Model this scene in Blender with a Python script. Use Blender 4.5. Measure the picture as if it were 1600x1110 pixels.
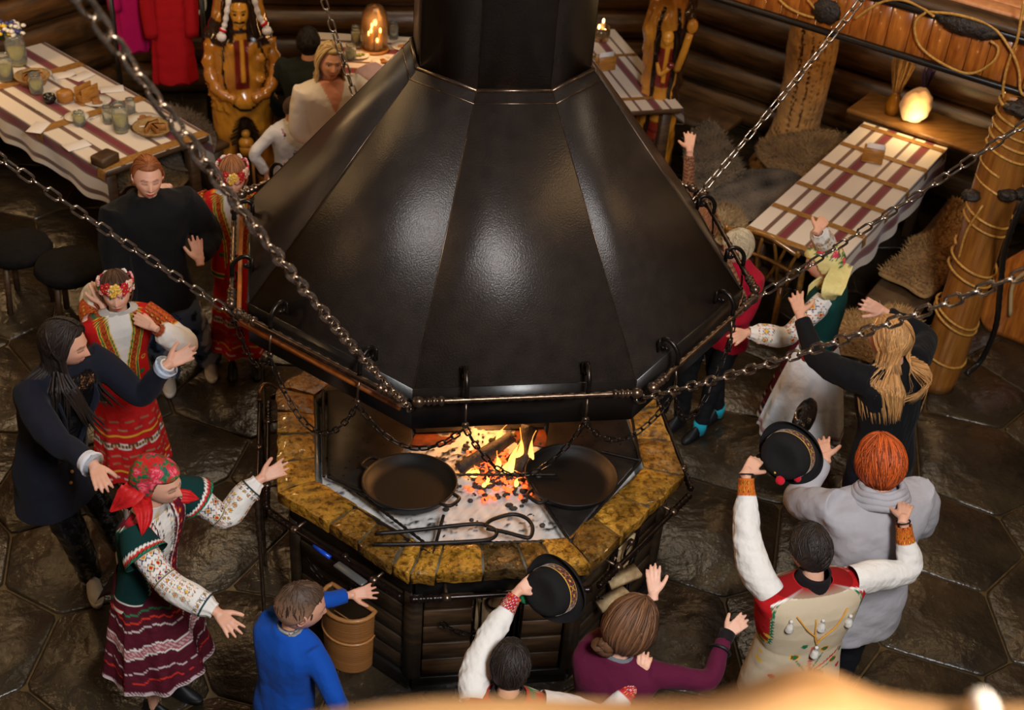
import bpy, math, random
import numpy as np
from mathutils import Vector, Matrix
random.seed(7); np.random.seed(7)
D = bpy.data
for o in list(D.objects): D.objects.remove(o)
SC = bpy.context.scene
COL = SC.collection
PI = math.pi
# ------------------------------------------------------------------ camera
CAM = np.array([-0.809, -4.955, 4.931]); YAW, PITCH, ROLL, FPX = 0.192, 0.623, 0.086, 2002.45
def _axes():
    f = np.array([math.sin(YAW)*math.cos(PITCH), math.cos(YAW)*math.cos(PITCH), -math.sin(PITCH)])
    r = np.array([math.cos(YAW), -math.sin(YAW), 0]); u = np.cross(r, f)
    c, s = math.cos(ROLL), math.sin(ROLL)
    return c*r+s*u, -s*r+c*u, f
CR, CU, CF = _axes()
def U(px, py, z):
    """world point at height z seen at photograph pixel px, py"""
    d = CF+(px-800)/FPX*CR-(py-555)/FPX*CU
    return CAM+d*((z-CAM[2])/d[2])
def UD(px, py, dist):
    d = CF+(px-800)/FPX*CR-(py-555)/FPX*CU
    return CAM+d*dist
cd = D.cameras.new('camera'); cam = D.objects.new('camera', cd); COL.objects.link(cam)
M = Matrix(((CR[0], CU[0], -CF[0], CAM[0]), (CR[1], CU[1], -CF[1], CAM[1]), (CR[2], CU[2], -CF[2], CAM[2]), (0, 0, 0, 1)))
cam.matrix_world = M
cd.sensor_width = 36; cd.sensor_fit = 'HORIZONTAL'; cd.lens = FPX*36/1600; cd.clip_start = 0.05
cd.dof.use_dof = True; cd.dof.focus_distance = 4.9; cd.dof.aperture_fstop = 4.0
SC.camera = cam
# ------------------------------------------------------------------ world, lights, exposure
W = D.worlds.new('world'); SC.world = W; W.use_nodes = True
W.node_tree.nodes['Background'].inputs[0].default_value = (1.0, .72, .45, 1); W.node_tree.nodes['Background'].inputs[1].default_value = 0.03
SC.view_settings.view_transform = 'Standard'; SC.view_settings.look = 'None'
SC.view_settings.gamma = 1; SC.view_settings.use_curve_mapping = False; SC.view_settings.exposure = 0.15
def look(o, at):
    d = Vector(at)-o.location; o.rotation_euler = d.to_track_quat('-Z', 'Y').to_euler()
def area(name, loc, at, size, power, col, size_y=None):
    l = D.lights.new(name, 'AREA'); l.energy = power; l.color = col; l.size = size
    if size_y: l.shape = 'RECTANGLE'; l.size_y = size_y
    o = D.objects.new(name, l); o.location = loc; COL.objects.link(o); look(o, at); return o
def point(name, loc, power, col, r=.05):
    l = D.lights.new(name, 'POINT'); l.energy = power; l.color = col; l.shadow_soft_size = r
    o = D.objects.new(name, l); o.location = loc; COL.objects.link(o); return o
WARM = (1.0, .62, .28)
area('flash_softbox', (0.52, -5.3, 6.15), (0.0, -.6, 1.6), .8, 330, (.95, .97, 1.0), size_y=1.7)
area('ceiling_panel', (0.8, -4.3, 6.35), (0.1, -.8, 1.6), 1.3, 125, (1.0, .97, .94), size_y=2.6)
area('ceiling_glow', (0.6, 2.9, 6.3), (0, 0.4, 0), 3.6, 125, (1.0, .80, .56))
point('pendant_lamp_glow', (-3.45, 4.2, 1.60), 18, WARM, .09)
point('pendant_lamp_glow', (3.4, .38, 4.05), 42, WARM, .10)
point('pendant_lamp_glow', (1.47, -5.2, 5.6), 30, WARM, .12)
point('pendant_lamp_glow', (-4.2, -.6, 3.0), 45, WARM, .12)
point('wall_lamp_glow', (-1.5, 2.7, 3.3), 50, WARM, .10)
point('wall_lamp_glow', (-3.4, 2.2, 3.2), 30, WARM, .10)
point('wall_lamp_glow', (3.3, 3.2, 2.2), 16, WARM, .10)
point('fire_glow', (0.06, 0.0, 1.12), 14, (1.0, .42, .12), .10)
# ------------------------------------------------------------------ materials
def lin(c):
    c = np.asarray(c, float)/255.; return np.where(c <= .04045, c/12.92, ((c+.055)/1.055)**2.4)
def C(r, g, b): return tuple(lin((r, g, b)))+(1.,)
def L3(r, g, b): return np.array(lin((r, g, b)))
def newmat(name):
    m = D.materials.new(name); m.use_nodes = True; nt = m.node_tree; return m, nt, nt.nodes['Principled BSDF']
def mixcol(nt, fac, a, b):
    n = nt.nodes.new('ShaderNodeMix'); n.data_type = 'RGBA'
    nt.links.new(fac, n.inputs['Factor'])
    for k, v in (('A', a), ('B', b)):
        s = [i for i in n.inputs if i.name == k and i.type == 'RGBA'][0]
        if hasattr(v, 'is_linked') or hasattr(v, 'links'): nt.links.new(v, s)
        else: s.default_value = v
    return [o for o in n.outputs if o.type == 'RGBA'][0]
def noise(nt, scale, detail=4, stretch=None, rough=.55, kind='ShaderNodeTexNoise'):
    tc = nt.nodes.new('ShaderNodeTexCoord'); v = tc.outputs['Object']
    if stretch:
        mp = nt.nodes.new('ShaderNodeMapping'); mp.inputs['Scale'].default_value = stretch; nt.links.new(v, mp.inputs[0]); v = mp.outputs[0]
    n = nt.nodes.new(kind); nt.links.new(v, n.inputs['Vector']); n.inputs['Scale'].default_value = scale
    if kind == 'ShaderNodeTexNoise': n.inputs['Detail'].default_value = detail; n.inputs['Roughness'].default_value = rough
    return n
def ramp(nt, fac, stops):
    r = nt.nodes.new('ShaderNodeValToRGB'); nt.links.new(fac, r.inputs[0]); e = r.color_ramp.elements
    while len(e) < len(stops): e.new(.5)
    for i, (p, c) in enumerate(stops): e[i].position = p; e[i].color = c
    return r.outputs[0]
def bump(nt, b, h, strength=.3, dist=.01):
    n = nt.nodes.new('ShaderNodeBump'); n.inputs['Strength'].default_value = strength; n.inputs['Distance'].default_value = dist
    nt.links.new(h, n.inputs['Height']); nt.links.new(n.outputs[0], b.inputs['Normal']); return n
def mat(name, col, col2=None, rough=.5, metal=0, scale=8, stretch=None, bs=0, bd=.004, bscale=None, coat=0, spec=.5, rough2=None, sheen=0):
    m, nt, b = newmat(name)
    b.inputs['Roughness'].default_value = rough; b.inputs['Metallic'].default_value = metal
    b.inputs['Coat Weight'].default_value = coat; b.inputs['Coat Roughness'].default_value = .12
    b.inputs['Specular IOR Level'].default_value = spec; b.inputs['Sheen Weight'].default_value = sheen
    n = noise(nt, scale, 5, stretch)
    if col2 is not None: nt.links.new(ramp(nt, n.outputs['Fac'], [(.32, col), (.68, col2)]), b.inputs['Base Color'])
    else: b.inputs['Base Color'].default_value = col
    if rough2 is not None:
        r = nt.nodes.new('ShaderNodeMapRange'); nt.links.new(n.outputs['Fac'], r.inputs[0]); r.inputs[3].default_value = rough; r.inputs[4].default_value = rough2
        nt.links.new(r.outputs[0], b.inputs['Roughness'])
    if bs:
        n2 = noise(nt, bscale or scale*3, 6, stretch); bump(nt, b, n2.outputs['Fac'], bs, bd)
    return m
def vmat(name, rough=.8, bs=.25, bscale=120, bd=.003, sheen=0, metal=0, coat=0, spec=.4, sss=0, fold=0, foldscale=9):
    """material whose own pattern comes from the mesh's colour attribute"""
    m, nt, b = newmat(name)
    a = nt.nodes.new('ShaderNodeVertexColor'); a.layer_name = 'Col'; nt.links.new(a.outputs[0], b.inputs['Base Color'])
    b.inputs['Roughness'].default_value = rough; b.inputs['Metallic'].default_value = metal; b.inputs['Sheen Weight'].default_value = sheen
    b.inputs['Coat Weight'].default_value = coat; b.inputs['Specular IOR Level'].default_value = spec; b.inputs['Coat Roughness'].default_value = .1
    if sss:
        b.inputs['Subsurface Weight'].default_value = sss; b.inputs['Subsurface Radius'].default_value = (.012, .004, .002); b.inputs['Subsurface Scale'].default_value = 1
    if bs:
        n = noise(nt, bscale, 4); bn = bump(nt, b, n.outputs['Fac'], bs, bd)
        if fold:
            n2 = noise(nt, foldscale, 3, rough=.45); b2 = nt.nodes.new('ShaderNodeBump'); b2.inputs['Strength'].default_value = fold; b2.inputs['Distance'].default_value = .05
            nt.links.new(n2.outputs['Fac'], b2.inputs['Height']); nt.links.new(b2.outputs[0], bn.inputs['Normal'])
    return m
def emat(name, col, strength):
    m, nt, b = newmat(name); b.inputs['Base Color'].default_value = col
    b.inputs['Emission Color'].default_value = col; b.inputs['Emission Strength'].default_value = strength; return m
# ------------------------------------------------------------------ mesh building
ORG = {}
def org(o): return ORG.get(o.name, np.zeros(3)) if o is not None else np.zeros(3)
class MB:
    def __init__(s): s.v = []; s.f = []; s.c = []; s.n = 0
    def add(s, V, F, col=None):
        V = np.asarray(V, float).reshape(-1, 3); F = [tuple(i+s.n for i in f) for f in F] if not isinstance(F, np.ndarray) else F+s.n
        s.v.append(V); s.f.append(F)
        if col is None: col = (.8, .8, .8)
        c = np.asarray(col, float)
        if c.ndim == 1: c = np.tile(c[:3], (len(V), 1))
        s.c.append(c.reshape(-1, 3)); s.n += len(V); return s
    def grid(s, P, wu=False, wv=False, col=None, cap=False):
        """P[nu, nv, 3]; u = along, v = around"""
        P = np.asarray(P, float); nu, nv = P.shape[:2]
        i = np.arange(nu if wu else nu-1)[:, None]; j = np.arange(nv if wv else nv-1)[None, :]
        i2 = (i+1) % nu; j2 = (j+1) % nv
        F = np.stack([i*nv+j, i*nv+j2, i2*nv+j2, i2*nv+j], -1).reshape(-1, 4)
        c = None if col is None else (np.asarray(col).reshape(-1, 3) if np.asarray(col).ndim > 1 else col)
        n0 = s.n; s.add(P.reshape(-1, 3), F, c)
        if cap and wv:
            s.f.append([tuple(n0+k for k in range(nv-1, -1, -1)), tuple(n0+(nu-1)*nv+k for k in range(nv))])
        return s
    def tube(s, path, rad, n=8, col=None, cap=True, rx=None, up=None, sq=False, twist=0, closed=False):
        s.grid(tubeP(path, rad, n, rx, up, twist, closed, sq), wu=closed, wv=True, col=col, cap=cap and not closed); return s
    def box(s, c, size, rot=0, col=None, bevel=0, axes=None):
        hx, hy, hz = np.asarray(size)/2.; b = min(bevel, hx*.9, hy*.9, hz*.9)
        V = []; F = []
        if b <= 0:
            V = [(x, y, z) for x in (-hx, hx) for y in (-hy, hy) for z in (-hz, hz)]
            F = [(0, 1, 3, 2), (4, 6, 7, 5), (0, 4, 5, 1), (2, 3, 7, 6), (0, 2, 6, 4), (1, 5, 7, 3)]
        else:
            def ring(ax, ay, z): return [(-ax+b, -ay, z), (ax-b, -ay, z), (ax, -ay+b, z), (ax, ay-b, z), (ax-b, ay, z), (-ax+b, ay, z), (-ax, ay-b, z), (-ax, -ay+b, z)]
            R = [ring(hx-b, hy-b, -hz), ring(hx, hy, -hz+b), ring(hx, hy, hz-b), ring(hx-b, hy-b, hz)]
            V = sum(R, [])
            for k in range(3):
                for j in range(8): F.append((k*8+j, k*8+(j+1) % 8, k*8+8+(j+1) % 8, k*8+8+j))
            F += [tuple(range(7, -1, -1)), tuple(range(24, 32))]
        V = np.array(V, float)
        if axes is not None: V = V@np.asarray(axes, float)
        else:
            cr, sr = math.cos(rot), math.sin(rot); V = np.stack([V[:, 0]*cr-V[:, 1]*sr, V[:, 0]*sr+V[:, 1]*cr, V[:, 2]], 1)
        return s.add(V+np.asarray(c, float), F, col)
    def sph(s, c, r, nu=10, nv=14, col=None, R=None, fn=None):
        a = np.linspace(0, PI, nu); b = np.linspace(0, 2*PI, nv, endpoint=False)
        d = np.stack([np.sin(a)[:, None]*np.cos(b), np.sin(a)[:, None]*np.sin(b), np.cos(a)[:, None]*np.ones(nv)], -1)
        P = d*np.asarray(r, float)
        if fn is not None: P = P*(fn(d)[..., None])
        if R is not None: P = P@np.asarray(R, float)
        if callable(col): col = col(d)
        return s.grid(P+np.asarray(c, float), wv=True, col=col)
    def lathe(s, c, prof, n=24, col=None, R=None):
        b = np.linspace(0, 2*PI, n, endpoint=False)
        P = np.array([[(r*math.cos(t), r*math.sin(t), z) for t in b] for r, z in prof])
        if R is not None: P = P@np.asarray(R, float)
        return s.grid(P+np.asarray(c, float), wv=True, col=col, cap=True)
    def prism(s, poly, z0, z1, inset=0, col=None):
        """poly: list of xy, counter-clockwise"""
        p = np.asarray(poly, float); n = len(p); c = p.mean(0)
        d = np.linalg.norm(p-c, axis=1, keepdims=True); q = c+(p-c)*(1-inset/np.maximum(d, 1e-6))
        V = [(x, y, z0) for x, y in p]+[(x, y, z1-inset*.6) for x, y in p]+[(x, y, z1) for x, y in q]
        F = []
        for k in (0, 1):
            for j in range(n): F.append((k*n+j, k*n+(j+1) % n, k*n+n+(j+1) % n, k*n+n+j))
        F += [tuple(range(2*n, 3*n)), tuple(range(n-1, -1, -1))]
        return s.add(V, F, col)
    def build(s, name, m=None, parent=None, smooth=True, loc=None, auto=None):
        me = mesh_from(name, np.concatenate(s.v) if s.v else np.zeros((0, 3)), s.f, np.concatenate(s.c) if s.c else None, org(parent) if parent is not None else (np.zeros(3) if loc is None else np.asarray(loc, float)), smooth, auto)
        o = D.objects.new(name, me); COL.objects.link(o)
        if m is not None: me.materials.append(m)
        if parent is not None: o.parent = parent; ORG[o.name] = org(parent)
        elif loc is not None: o.location = loc; ORG[o.name] = np.asarray(loc, float)
        return o
def mesh_from(name, V, Fs, Cc, o, smooth, auto=None):
    me = D.meshes.new(name); li = []; st = []; tot = 0
    lens = []
    for F in Fs:
        if isinstance(F, np.ndarray): li.append(F.reshape(-1)); lens.append(np.full(len(F), F.shape[1]))
        else:
            li.append(np.array([i for f in F for i in f], int)); lens.append(np.array([len(f) for f in F], int))
    L = np.concatenate(li).astype(np.int32); N = np.concatenate(lens).astype(np.int32)
    S = np.concatenate([[0], np.cumsum(N)[:-1]]).astype(np.int32)
    me.vertices.add(len(V)); me.vertices.foreach_set('co', (V-o).astype(np.float32).ravel())
    me.loops.add(len(L)); me.loops.foreach_set('vertex_index', L)
    me.polygons.add(len(N)); me.polygons.foreach_set('loop_start', S); me.polygons.foreach_set('loop_total', N)
    me.update(calc_edges=True); me.validate()
    if Cc is not None and len(Cc) == len(me.vertices):
        a = me.color_attributes.new('Col', 'FLOAT_COLOR', 'POINT'); a.data.foreach_set('color', np.hstack([Cc, np.ones((len(Cc), 1))]).astype(np.float32).ravel())
    if smooth:
        me.polygons.foreach_set('use_smooth', np.ones(len(me.polygons), bool))
        if auto: me.set_sharp_from_angle(angle=auto)
    return me
def nrm(v): v = np.asarray(v, float); return v/max(np.linalg.norm(v), 1e-9)
def frames(path, up=None, closed=False):
    P = np.asarray(path, float); n = len(P)
    T = np.gradient(P, axis=0) if not closed else (np.roll(P, -1, 0)-np.roll(P, 1, 0))
    T = T/np.maximum(np.linalg.norm(T, axis=1, keepdims=True), 1e-9)
    if up is None:
        up = np.array([0, 0, 1.]) if abs(T[0][2]) < .9 else np.array([0, 1., 0])
    A = []; a = nrm(np.cross(np.cross(T[0], up), T[0]))
    for t in T:
        a = a-t*np.dot(a, t); a = nrm(a); A.append(a)
    A = np.array(A); B = np.cross(T, A); return P, T, A, B
def tubeP(path, rad, n=8, rx=None, up=None, twist=0, closed=False, sq=False):
    P, T, A, B = frames(path, up, closed); m = len(P)
    rad = np.ones(m)*rad if np.ndim(rad) == 0 else np.asarray(rad, float)
    rx = rad if rx is None else (np.ones(m)*rx if np.ndim(rx) == 0 else np.asarray(rx, float))
    th = np.linspace(0, 2*PI, n, endpoint=False)+(PI/4 if sq else 0)
    th = th[None, :]+twist*np.linspace(0, 1, m)[:, None]
    return P[:, None]+np.cos(th)[..., None]*A[:, None]*rad[:, None, None]+np.sin(th)[..., None]*B[:, None]*rx[:, None, None]
def spline(pts, n=24, closed=False):
    P = np.asarray(pts, float)
    if closed: P = np.vstack([P[-1:], P, P[:2]])
    else: P = np.vstack([2*P[0]-P[1], P, 2*P[-1]-P[-2]])
    m = len(P)-3; out = []
    for t in np.linspace(0, m, n, endpoint=not closed):
        k = min(int(t), m-1); u = t-k; a, b, c, d = P[k:k+4]
        out.append(.5*((2*b)+(-a+c)*u+(2*a-5*b+4*c-d)*u*u+(-a+3*b-3*c+d)*u**3))
    return np.array(out)
def vnoise(P, f=4., seed=0):
    """cheap smooth pseudo noise, -1..1"""
    P = np.asarray(P)*f; r = np.random.RandomState(seed); s = 0
    for k in range(5):
        w = r.normal(size=3)*(1+k*.6); s = s+np.sin(P@w+r.rand()*6.28)/(1+k*.5)
    return s/2.4
def tag(o, label=None, cat=None, group=None, kind=None):
    if label: o['label'] = label
    if cat: o['category'] = cat
    if group: o['group'] = group
    if kind: o['kind'] = kind
    return o
def thing(name, label, cat, loc=(0, 0, 0), group=None):
    o = D.objects.new(name, None); o.empty_display_size = .1; COL.objects.link(o); o.location = tuple(loc); ORG[o.name] = np.asarray(loc, float)
    return tag(o, label, cat, group)
def link_copy(o, parent=None, loc=None, rot=None, mtx=None):
    c = o.copy(); COL.objects.link(c)
    if parent is not None: c.parent = parent
    if mtx is not None: c.matrix_basis = mtx
    if loc is not None: c.location = loc
    if rot is not None: c.rotation_euler = rot
    return c
def copy_tree(o, parent=None):
    c = o.copy(); COL.objects.link(c); c.parent = parent
    for ch in o.children: copy_tree(ch, c)
    return c
# ------------------------------------------------------------------ materials in use
m_slate = mat('slate', C(62, 51, 36), C(30, 25, 18), rough=.16, rough2=.42, scale=3, bs=.8, bd=.035, bscale=6, spec=.75)
m_grout = mat('grout', C(90, 70, 40), C(56, 44, 26), rough=.45, scale=20)
m_log = mat('varnished_log', C(98, 66, 34), C(48, 33, 18), rough=.32, scale=3, stretch=(1, 1, 9), bs=.3, bd=.01, bscale=10)
m_hood = mat('black_enamel', C(56, 47, 41), C(46, 39, 35), rough=.34, metal=.3, scale=14, bs=.5, bd=.004, bscale=150, spec=.6)
m_iron = mat('wrought_iron', C(60, 52, 46), C(38, 33, 30), rough=.34, metal=.85, scale=30, bs=.25, bd=.002)
m_bronze = mat('bronzed_iron', C(120, 98, 80), C(78, 62, 50), rough=.3, metal=.85, scale=30, bs=.2, bd=.002)
m_chain = mat('chain_steel', C(206, 196, 184), C(140, 116, 94), rough=.25, metal=.95, scale=40)
m_dark = mat('black_panel', C(26, 22, 19), C(18, 15, 13), rough=.35, scale=12, bs=.15, bd=.003)
m_batten = mat('orange_batten', C(176, 98, 34), C(140, 72, 22), rough=.4, scale=20, stretch=(1, 1, 1))
m_soot = mat('sooty_steel', C(44, 39, 36), C(24, 21, 20), rough=.5, metal=.5, scale=16, bs=.3, bd=.003)
m_pan = mat('cast_iron_pan', C(13, 10, 9), C(8, 7, 7), rough=.55, metal=.15, scale=10, bs=.25, bd=.003, bscale=60)
m_ywood = mat('honey_pine', C(168, 108, 44), C(126, 74, 26), rough=.3, scale=6, stretch=(6, 6, .5), bs=.15, bd=.003, coat=.4)
m_plank = mat('amber_plank', C(206, 122, 46), C(140, 70, 22), rough=.3, scale=7, stretch=(5, 5, .7), bs=.15, bd=.003, coat=.5)
m_oldwood = mat('old_plank', C(92, 66, 40), C(56, 38, 22), rough=.5, scale=6, stretch=(1, 1, 8), bs=.3, bd=.004)
m_darkplank = mat('dark_plank', C(62, 45, 28), C(34, 25, 17), rough=.45, scale=6, stretch=(1, 1, 8), bs=.3, bd=.004)
m_pale = mat('pale_split_wood', C(196, 170, 128), C(150, 122, 84), rough=.7, scale=8, stretch=(4, 4, 1), bs=.3, bd=.004)
m_blackrod = mat('dark_rail', C(44, 32, 28), C(28, 21, 19), rough=.25, metal=.6, scale=20)
m_v = vmat('painted_surface', rough=.55, bs=.15, bscale=60)
m_vg = vmat('varnished_carving', rough=.2, bs=.4, bscale=18, bd=.02, coat=.6, spec=.5)
m_cloth = vmat('woven_cloth', rough=.85, bs=.2, bscale=300, bd=.002, sheen=.2)
m_fur = vmat('fur', rough=.9, bs=.5, bscale=60, bd=.02, sheen=.08, spec=.2)
m_rope = mat('rope', C(206, 156, 74), C(160, 110, 44), rough=.45, scale=60, bs=.3, bd=.002)
m_bark = mat('black_bark', C(48, 38, 32), C(20, 16, 14), rough=.35, scale=18, bs=.9, bd=.02, bscale=40)
# ------------------------------------------------------------------ floor of flagstones
def clip(poly, n, c):
    out = []; m = len(poly)
    for i in range(m):
        a, b = poly[i], poly[(i+1) % m]; da, db = a@n-c, b@n-c
        if da <= 0: out.append(a)
        if (da < 0 < db) or (db < 0 < da): out.append(a+(b-a)*(da/(da-db)))
    return out
AP = 5.8
fl = MB(); rr = (AP+.5)/math.cos(PI/8)
fl.prism([(rr*math.cos(PI/8+k*PI/4), rr*math.sin(PI/8+k*PI/4)) for k in range(8)], -.3, -.014)
floor = fl.build('floor', m_grout, smooth=False); tag(floor, kind='structure')
seeds = []
g = .68
for i in range(-9, 10):
    for j in range(-9, 10):
        x = i*g+(j % 2)*g*.5+random.uniform(-.24, .24); y = j*g+random.uniform(-.24, .24)
        seeds.append(np.array([x, y]))
seeds = np.array(seeds)
for i, s in enumerate(seeds):
    if np.hypot(*s) > 6.1 or np.hypot(*s) < .55 or s[1] < -4.8: continue
    poly = [s+np.array(q) for q in ((-1.2, -1.2), (1.2, -1.2), (1.2, 1.2), (-1.2, 1.2))]
    for j in np.argsort(np.hypot(*(seeds-s).T))[1:14]:
        d = seeds[j]-s; l = np.hypot(*d); n = d/l; poly = clip(poly, n, (s+d/2)@n-.006)
        if len(poly) < 3: break
    for k in range(8):
        n = np.array([math.cos(k*PI/4), math.sin(k*PI/4)]); poly = clip(poly, n, AP+.05) if len(poly) > 2 else poly
    if len(poly) < 3: continue
    # soften the corners so the stones look broken, not cut
    P = np.array(poly); q = []
    for a in range(len(P)):
        b, c0, c1 = P[a], P[a-1], P[(a+1) % len(P)]
        for t in (.05,):
            q.append(b+(c0-b)*t); q.append(b+(c1-b)*t)
    m = MB().prism(q, -.02, random.uniform(-.004, .003), inset=.012)
    m.build('flagstone', m_slate, floor, smooth=False)
# ------------------------------------------------------------------ log walls
def logmesh(L, r, seed, n=14, ns=12):
    x = np.linspace(-L/2, L/2, ns); P = np.stack([x, 0*x+.008*np.sin(x*1.7+seed), 0*x+.006*np.sin(x*2.3+seed*2)], 1)
    return MB().tube(P, r*(1+.03*np.sin(x*1.3+seed*3)), n)
side = 2*AP*math.tan(PI/8)
logs = [logmesh(side+.25, .142, s).build('log', m_log) for s in range(3)]
for k, nm in ((3, 'wall_left'), (2, 'wall_back'), (1, 'wall_right')):
    a = k*PI/4; c = np.array([math.cos(a), math.sin(a)])
    w = MB().box((*(c*(AP+.2)), 1.75), (.12, side+.2, 3.7), rot=a).build(nm, m_grout, smooth=False); tag(w, kind='structure')
    for i in range(13):
        if i < 3 and k == 3: o = logs[i]
        else: o = logs[(i+k) % 3].copy(); COL.objects.link(o)
        o.name = 'log'; o.parent = w; o.location = (*(c*(AP+.10)), .135+.27*i); o.rotation_euler = (random.uniform(-3, 3), 0, a+PI/2+(PI if i % 2 else 0))
for k, nm in ((0, 'wall_far_right'), (4, 'wall_far_left'), (5, 'wall_front_left'), (6, 'wall_front'), (7, 'wall_front_right')):
    a = k*PI/4; c = np.array([math.cos(a), math.sin(a)]); t = np.array([-c[1], c[0]])
    zz = np.linspace(-.0, 6.6, 196); off = AP+.12-.12*np.abs(np.sin(zz*PI/.27))**.6
    P = np.array([[(*(c*o_+t*s_), z) for s_ in (side/2+.2, -side/2-.2)] for z, o_ in zip(zz, off)])
    w = MB().grid(P).build(nm, m_log); tag(w, kind='structure')
for k, nm in ((3, 'wall_left_upper'), (2, 'wall_back_upper'), (1, 'wall_right_upper')):
    a = k*PI/4; c = np.array([math.cos(a), math.sin(a)]); t = np.array([-c[1], c[0]])
    zz = np.linspace(3.5, 6.6, 93); off = AP+.12-.12*np.abs(np.sin(zz*PI/.27))**.6
    P = np.array([[(*(c*o_+t*s_), z) for s_ in (side/2+.2, -side/2-.2)] for z, o_ in zip(zz, off)])
    w = MB().grid(P).build(nm, m_log); tag(w, kind='structure')
ce = MB().prism([(rr*math.cos(PI/8+k*PI/4), rr*math.sin(PI/8+k*PI/4)) for k in range(8)], 6.6, 6.7).build('ceiling', m_oldwood, smooth=False); tag(ce, kind='structure')
# ------------------------------------------------------------------ hood over the hearth
PH = .013; RR, ZR, FH, RC, ZC = 1.153, 1.936, .19, .379, 2.846
def ov(R, k, z, ph=0): a = math.radians(-112.5+45*k)+ph; return np.array([R*math.cos(a), R*math.sin(a), z])
hood = thing('fireplace_hood', 'huge black octagonal metal hood and chimney hanging over the open hearth', 'hood', (0, 0, ZR))
def panel(mb, q, th):
    q = [np.asarray(a, float) for a in q]; n = nrm(np.cross(q[1]-q[0], q[3]-q[0])); V = q+[a-n*th for a in q]
    mb.add(V, [(0, 1, 2, 3), (7, 6, 5, 4), (0, 4, 5, 1), (1, 5, 6, 2), (2, 6, 7, 3), (3, 7, 4, 0)]); return mb
for k in range(8):
    a, b, c, d = ov(RR, k, ZR, PH), ov(RR, k+1, ZR, PH), ov(RC+.012, k+1, ZC-.0, PH), ov(RC+.012, k, ZC-.0, PH)
    panel(MB(), (a, b, c, d), .006).build('hood_panel', m_hood, hood, smooth=False)
    e, f = ov(RC, k+1, 6.6, PH), ov(RC, k, 6.6, PH); c2, d2 = ov(RC, k+1, ZC, PH), ov(RC, k, ZC, PH)
    panel(MB(), (d2, c2, e, f), .006).build('chimney_panel', m_hood, hood, smooth=False)
    lo = [ov(RR+.004, k, ZR-FH, PH), ov(RR+.004, k+1, ZR-FH, PH), ov(RR+.004, k+1, ZR+.004, PH), ov(RR+.004, k, ZR+.004, PH)]
    panel(MB(), lo, .012).build('fascia_board', m_dark, hood, smooth=False)
sm = MB()
for k in range(8):
    sm.tube([ov(RR, k, ZR, PH), ov(RC+.012, k, ZC, PH)], .0022, 6); sm.tube([ov(RC, k, ZC, PH), ov(RC, k, 6.6, PH)], .0018, 6)
    sm.tube([ov(RC+.010, k, ZC, PH), ov(RC+.010, k+1, ZC, PH)], .009, 6)
    sm.tube([ov(RC+.045, k, ZC-.040, PH), ov(RC+.045, k+1, ZC-.040, PH)], .0035, 6)
sm.build('weld_seam', m_bronze, hood)
def ctn(P): return np.asarray(P)
HOOKS = []
for k in range(8):
    A0, B0 = ov(RR+.075, k, ZR-.005, PH), ov(RR+.075, k+1, ZR-.005, PH); t = nrm(B0-A0); out = nrm((A0+B0)/2*[1, 1, 0])
    A, B = A0+t*.03, B0-t*.03; n = 60
    path = np.linspace(A+t*.09, B-t*.09, n)
    bar = MB().tube(path, .0135, 4, twist=PI*7, sq=True).build('twisted_bar', m_bronze, hood, smooth=False)
    for E_, s_ in ((A, 1), (B, -1)):
        fin = MB(); d = t*s_
        R = np.array([nrm(np.cross(d, [0, 0, 1.])), np.cross(d, nrm(np.cross(d, [0, 0, 1.]))), d])
        fin.lathe(E_, [(.001, -.012), (.014, -.008), (.0215, .004), (.0235, .014), (.0215, .026), (.012, .034), (.011, .042), (.018, .047), (.018, .054), (.012, .058), (.012, .064), (.019, .068), (.019, .076), (.013, .08), (.013, .09), (.02, .094), (.02, .106), (.013, .112)], 14, R=R)
        fin.build('ball_finial', m_bronze, bar)
    for s_ in (.16, .84):
        h = path[int(s_*(n-1))]
        # S hook that ties the bar to the sheet
        a0 = h+np.array([0, 0, .01]); up = np.array([0, 0, 1.])
        pts = [a0, a0+up*.05-out*.004, a0+up*.085-out*.03, a0+up*.095-out*.065, a0+up*.075-out*.085, a0+up*.05-out*.08, a0+up*.045-out*.062, a0+up*.058-out*.056]
        MB().tube(spline(pts, 22), .0065, 6, rx=.0105).build('scroll_hook', m_iron, hood)
        MB().box(a0+up*.055-out*.088, (.03, .012, .06), rot=math.atan2(t[1], t[0]), bevel=.003).build('hook_plate', m_iron, hood)
        r0 = h-up*.02; r1 = h-up*.115+out*.012
        rb = MB().tube([r0, (r0+r1)/2+out*.004, r1], .005, 6)
        rb.tube(spline([r1+up*.012, r1+t*.012, r1-up*.012, r1-t*.012], 12, True), .0045, 6, closed=True)
        rb.tube([r1-t*.012+up*.005, r1+t*.012+up*.005], .008, 8)
        rb.build('hanging_eye', m_bronze, hood)
        HOOKS.append(r1-up*.012)
for k in (6, 7):
    A, B = ov(RR+.045, k, ZR-.075, PH), ov(RR+.045, k+1, ZR-.075, PH); t = nrm(B-A)
    MB().tube([A, B-t*.04], .013, 4, sq=True).build('wooden_batten', m_batten, hood, smooth=False)
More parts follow.
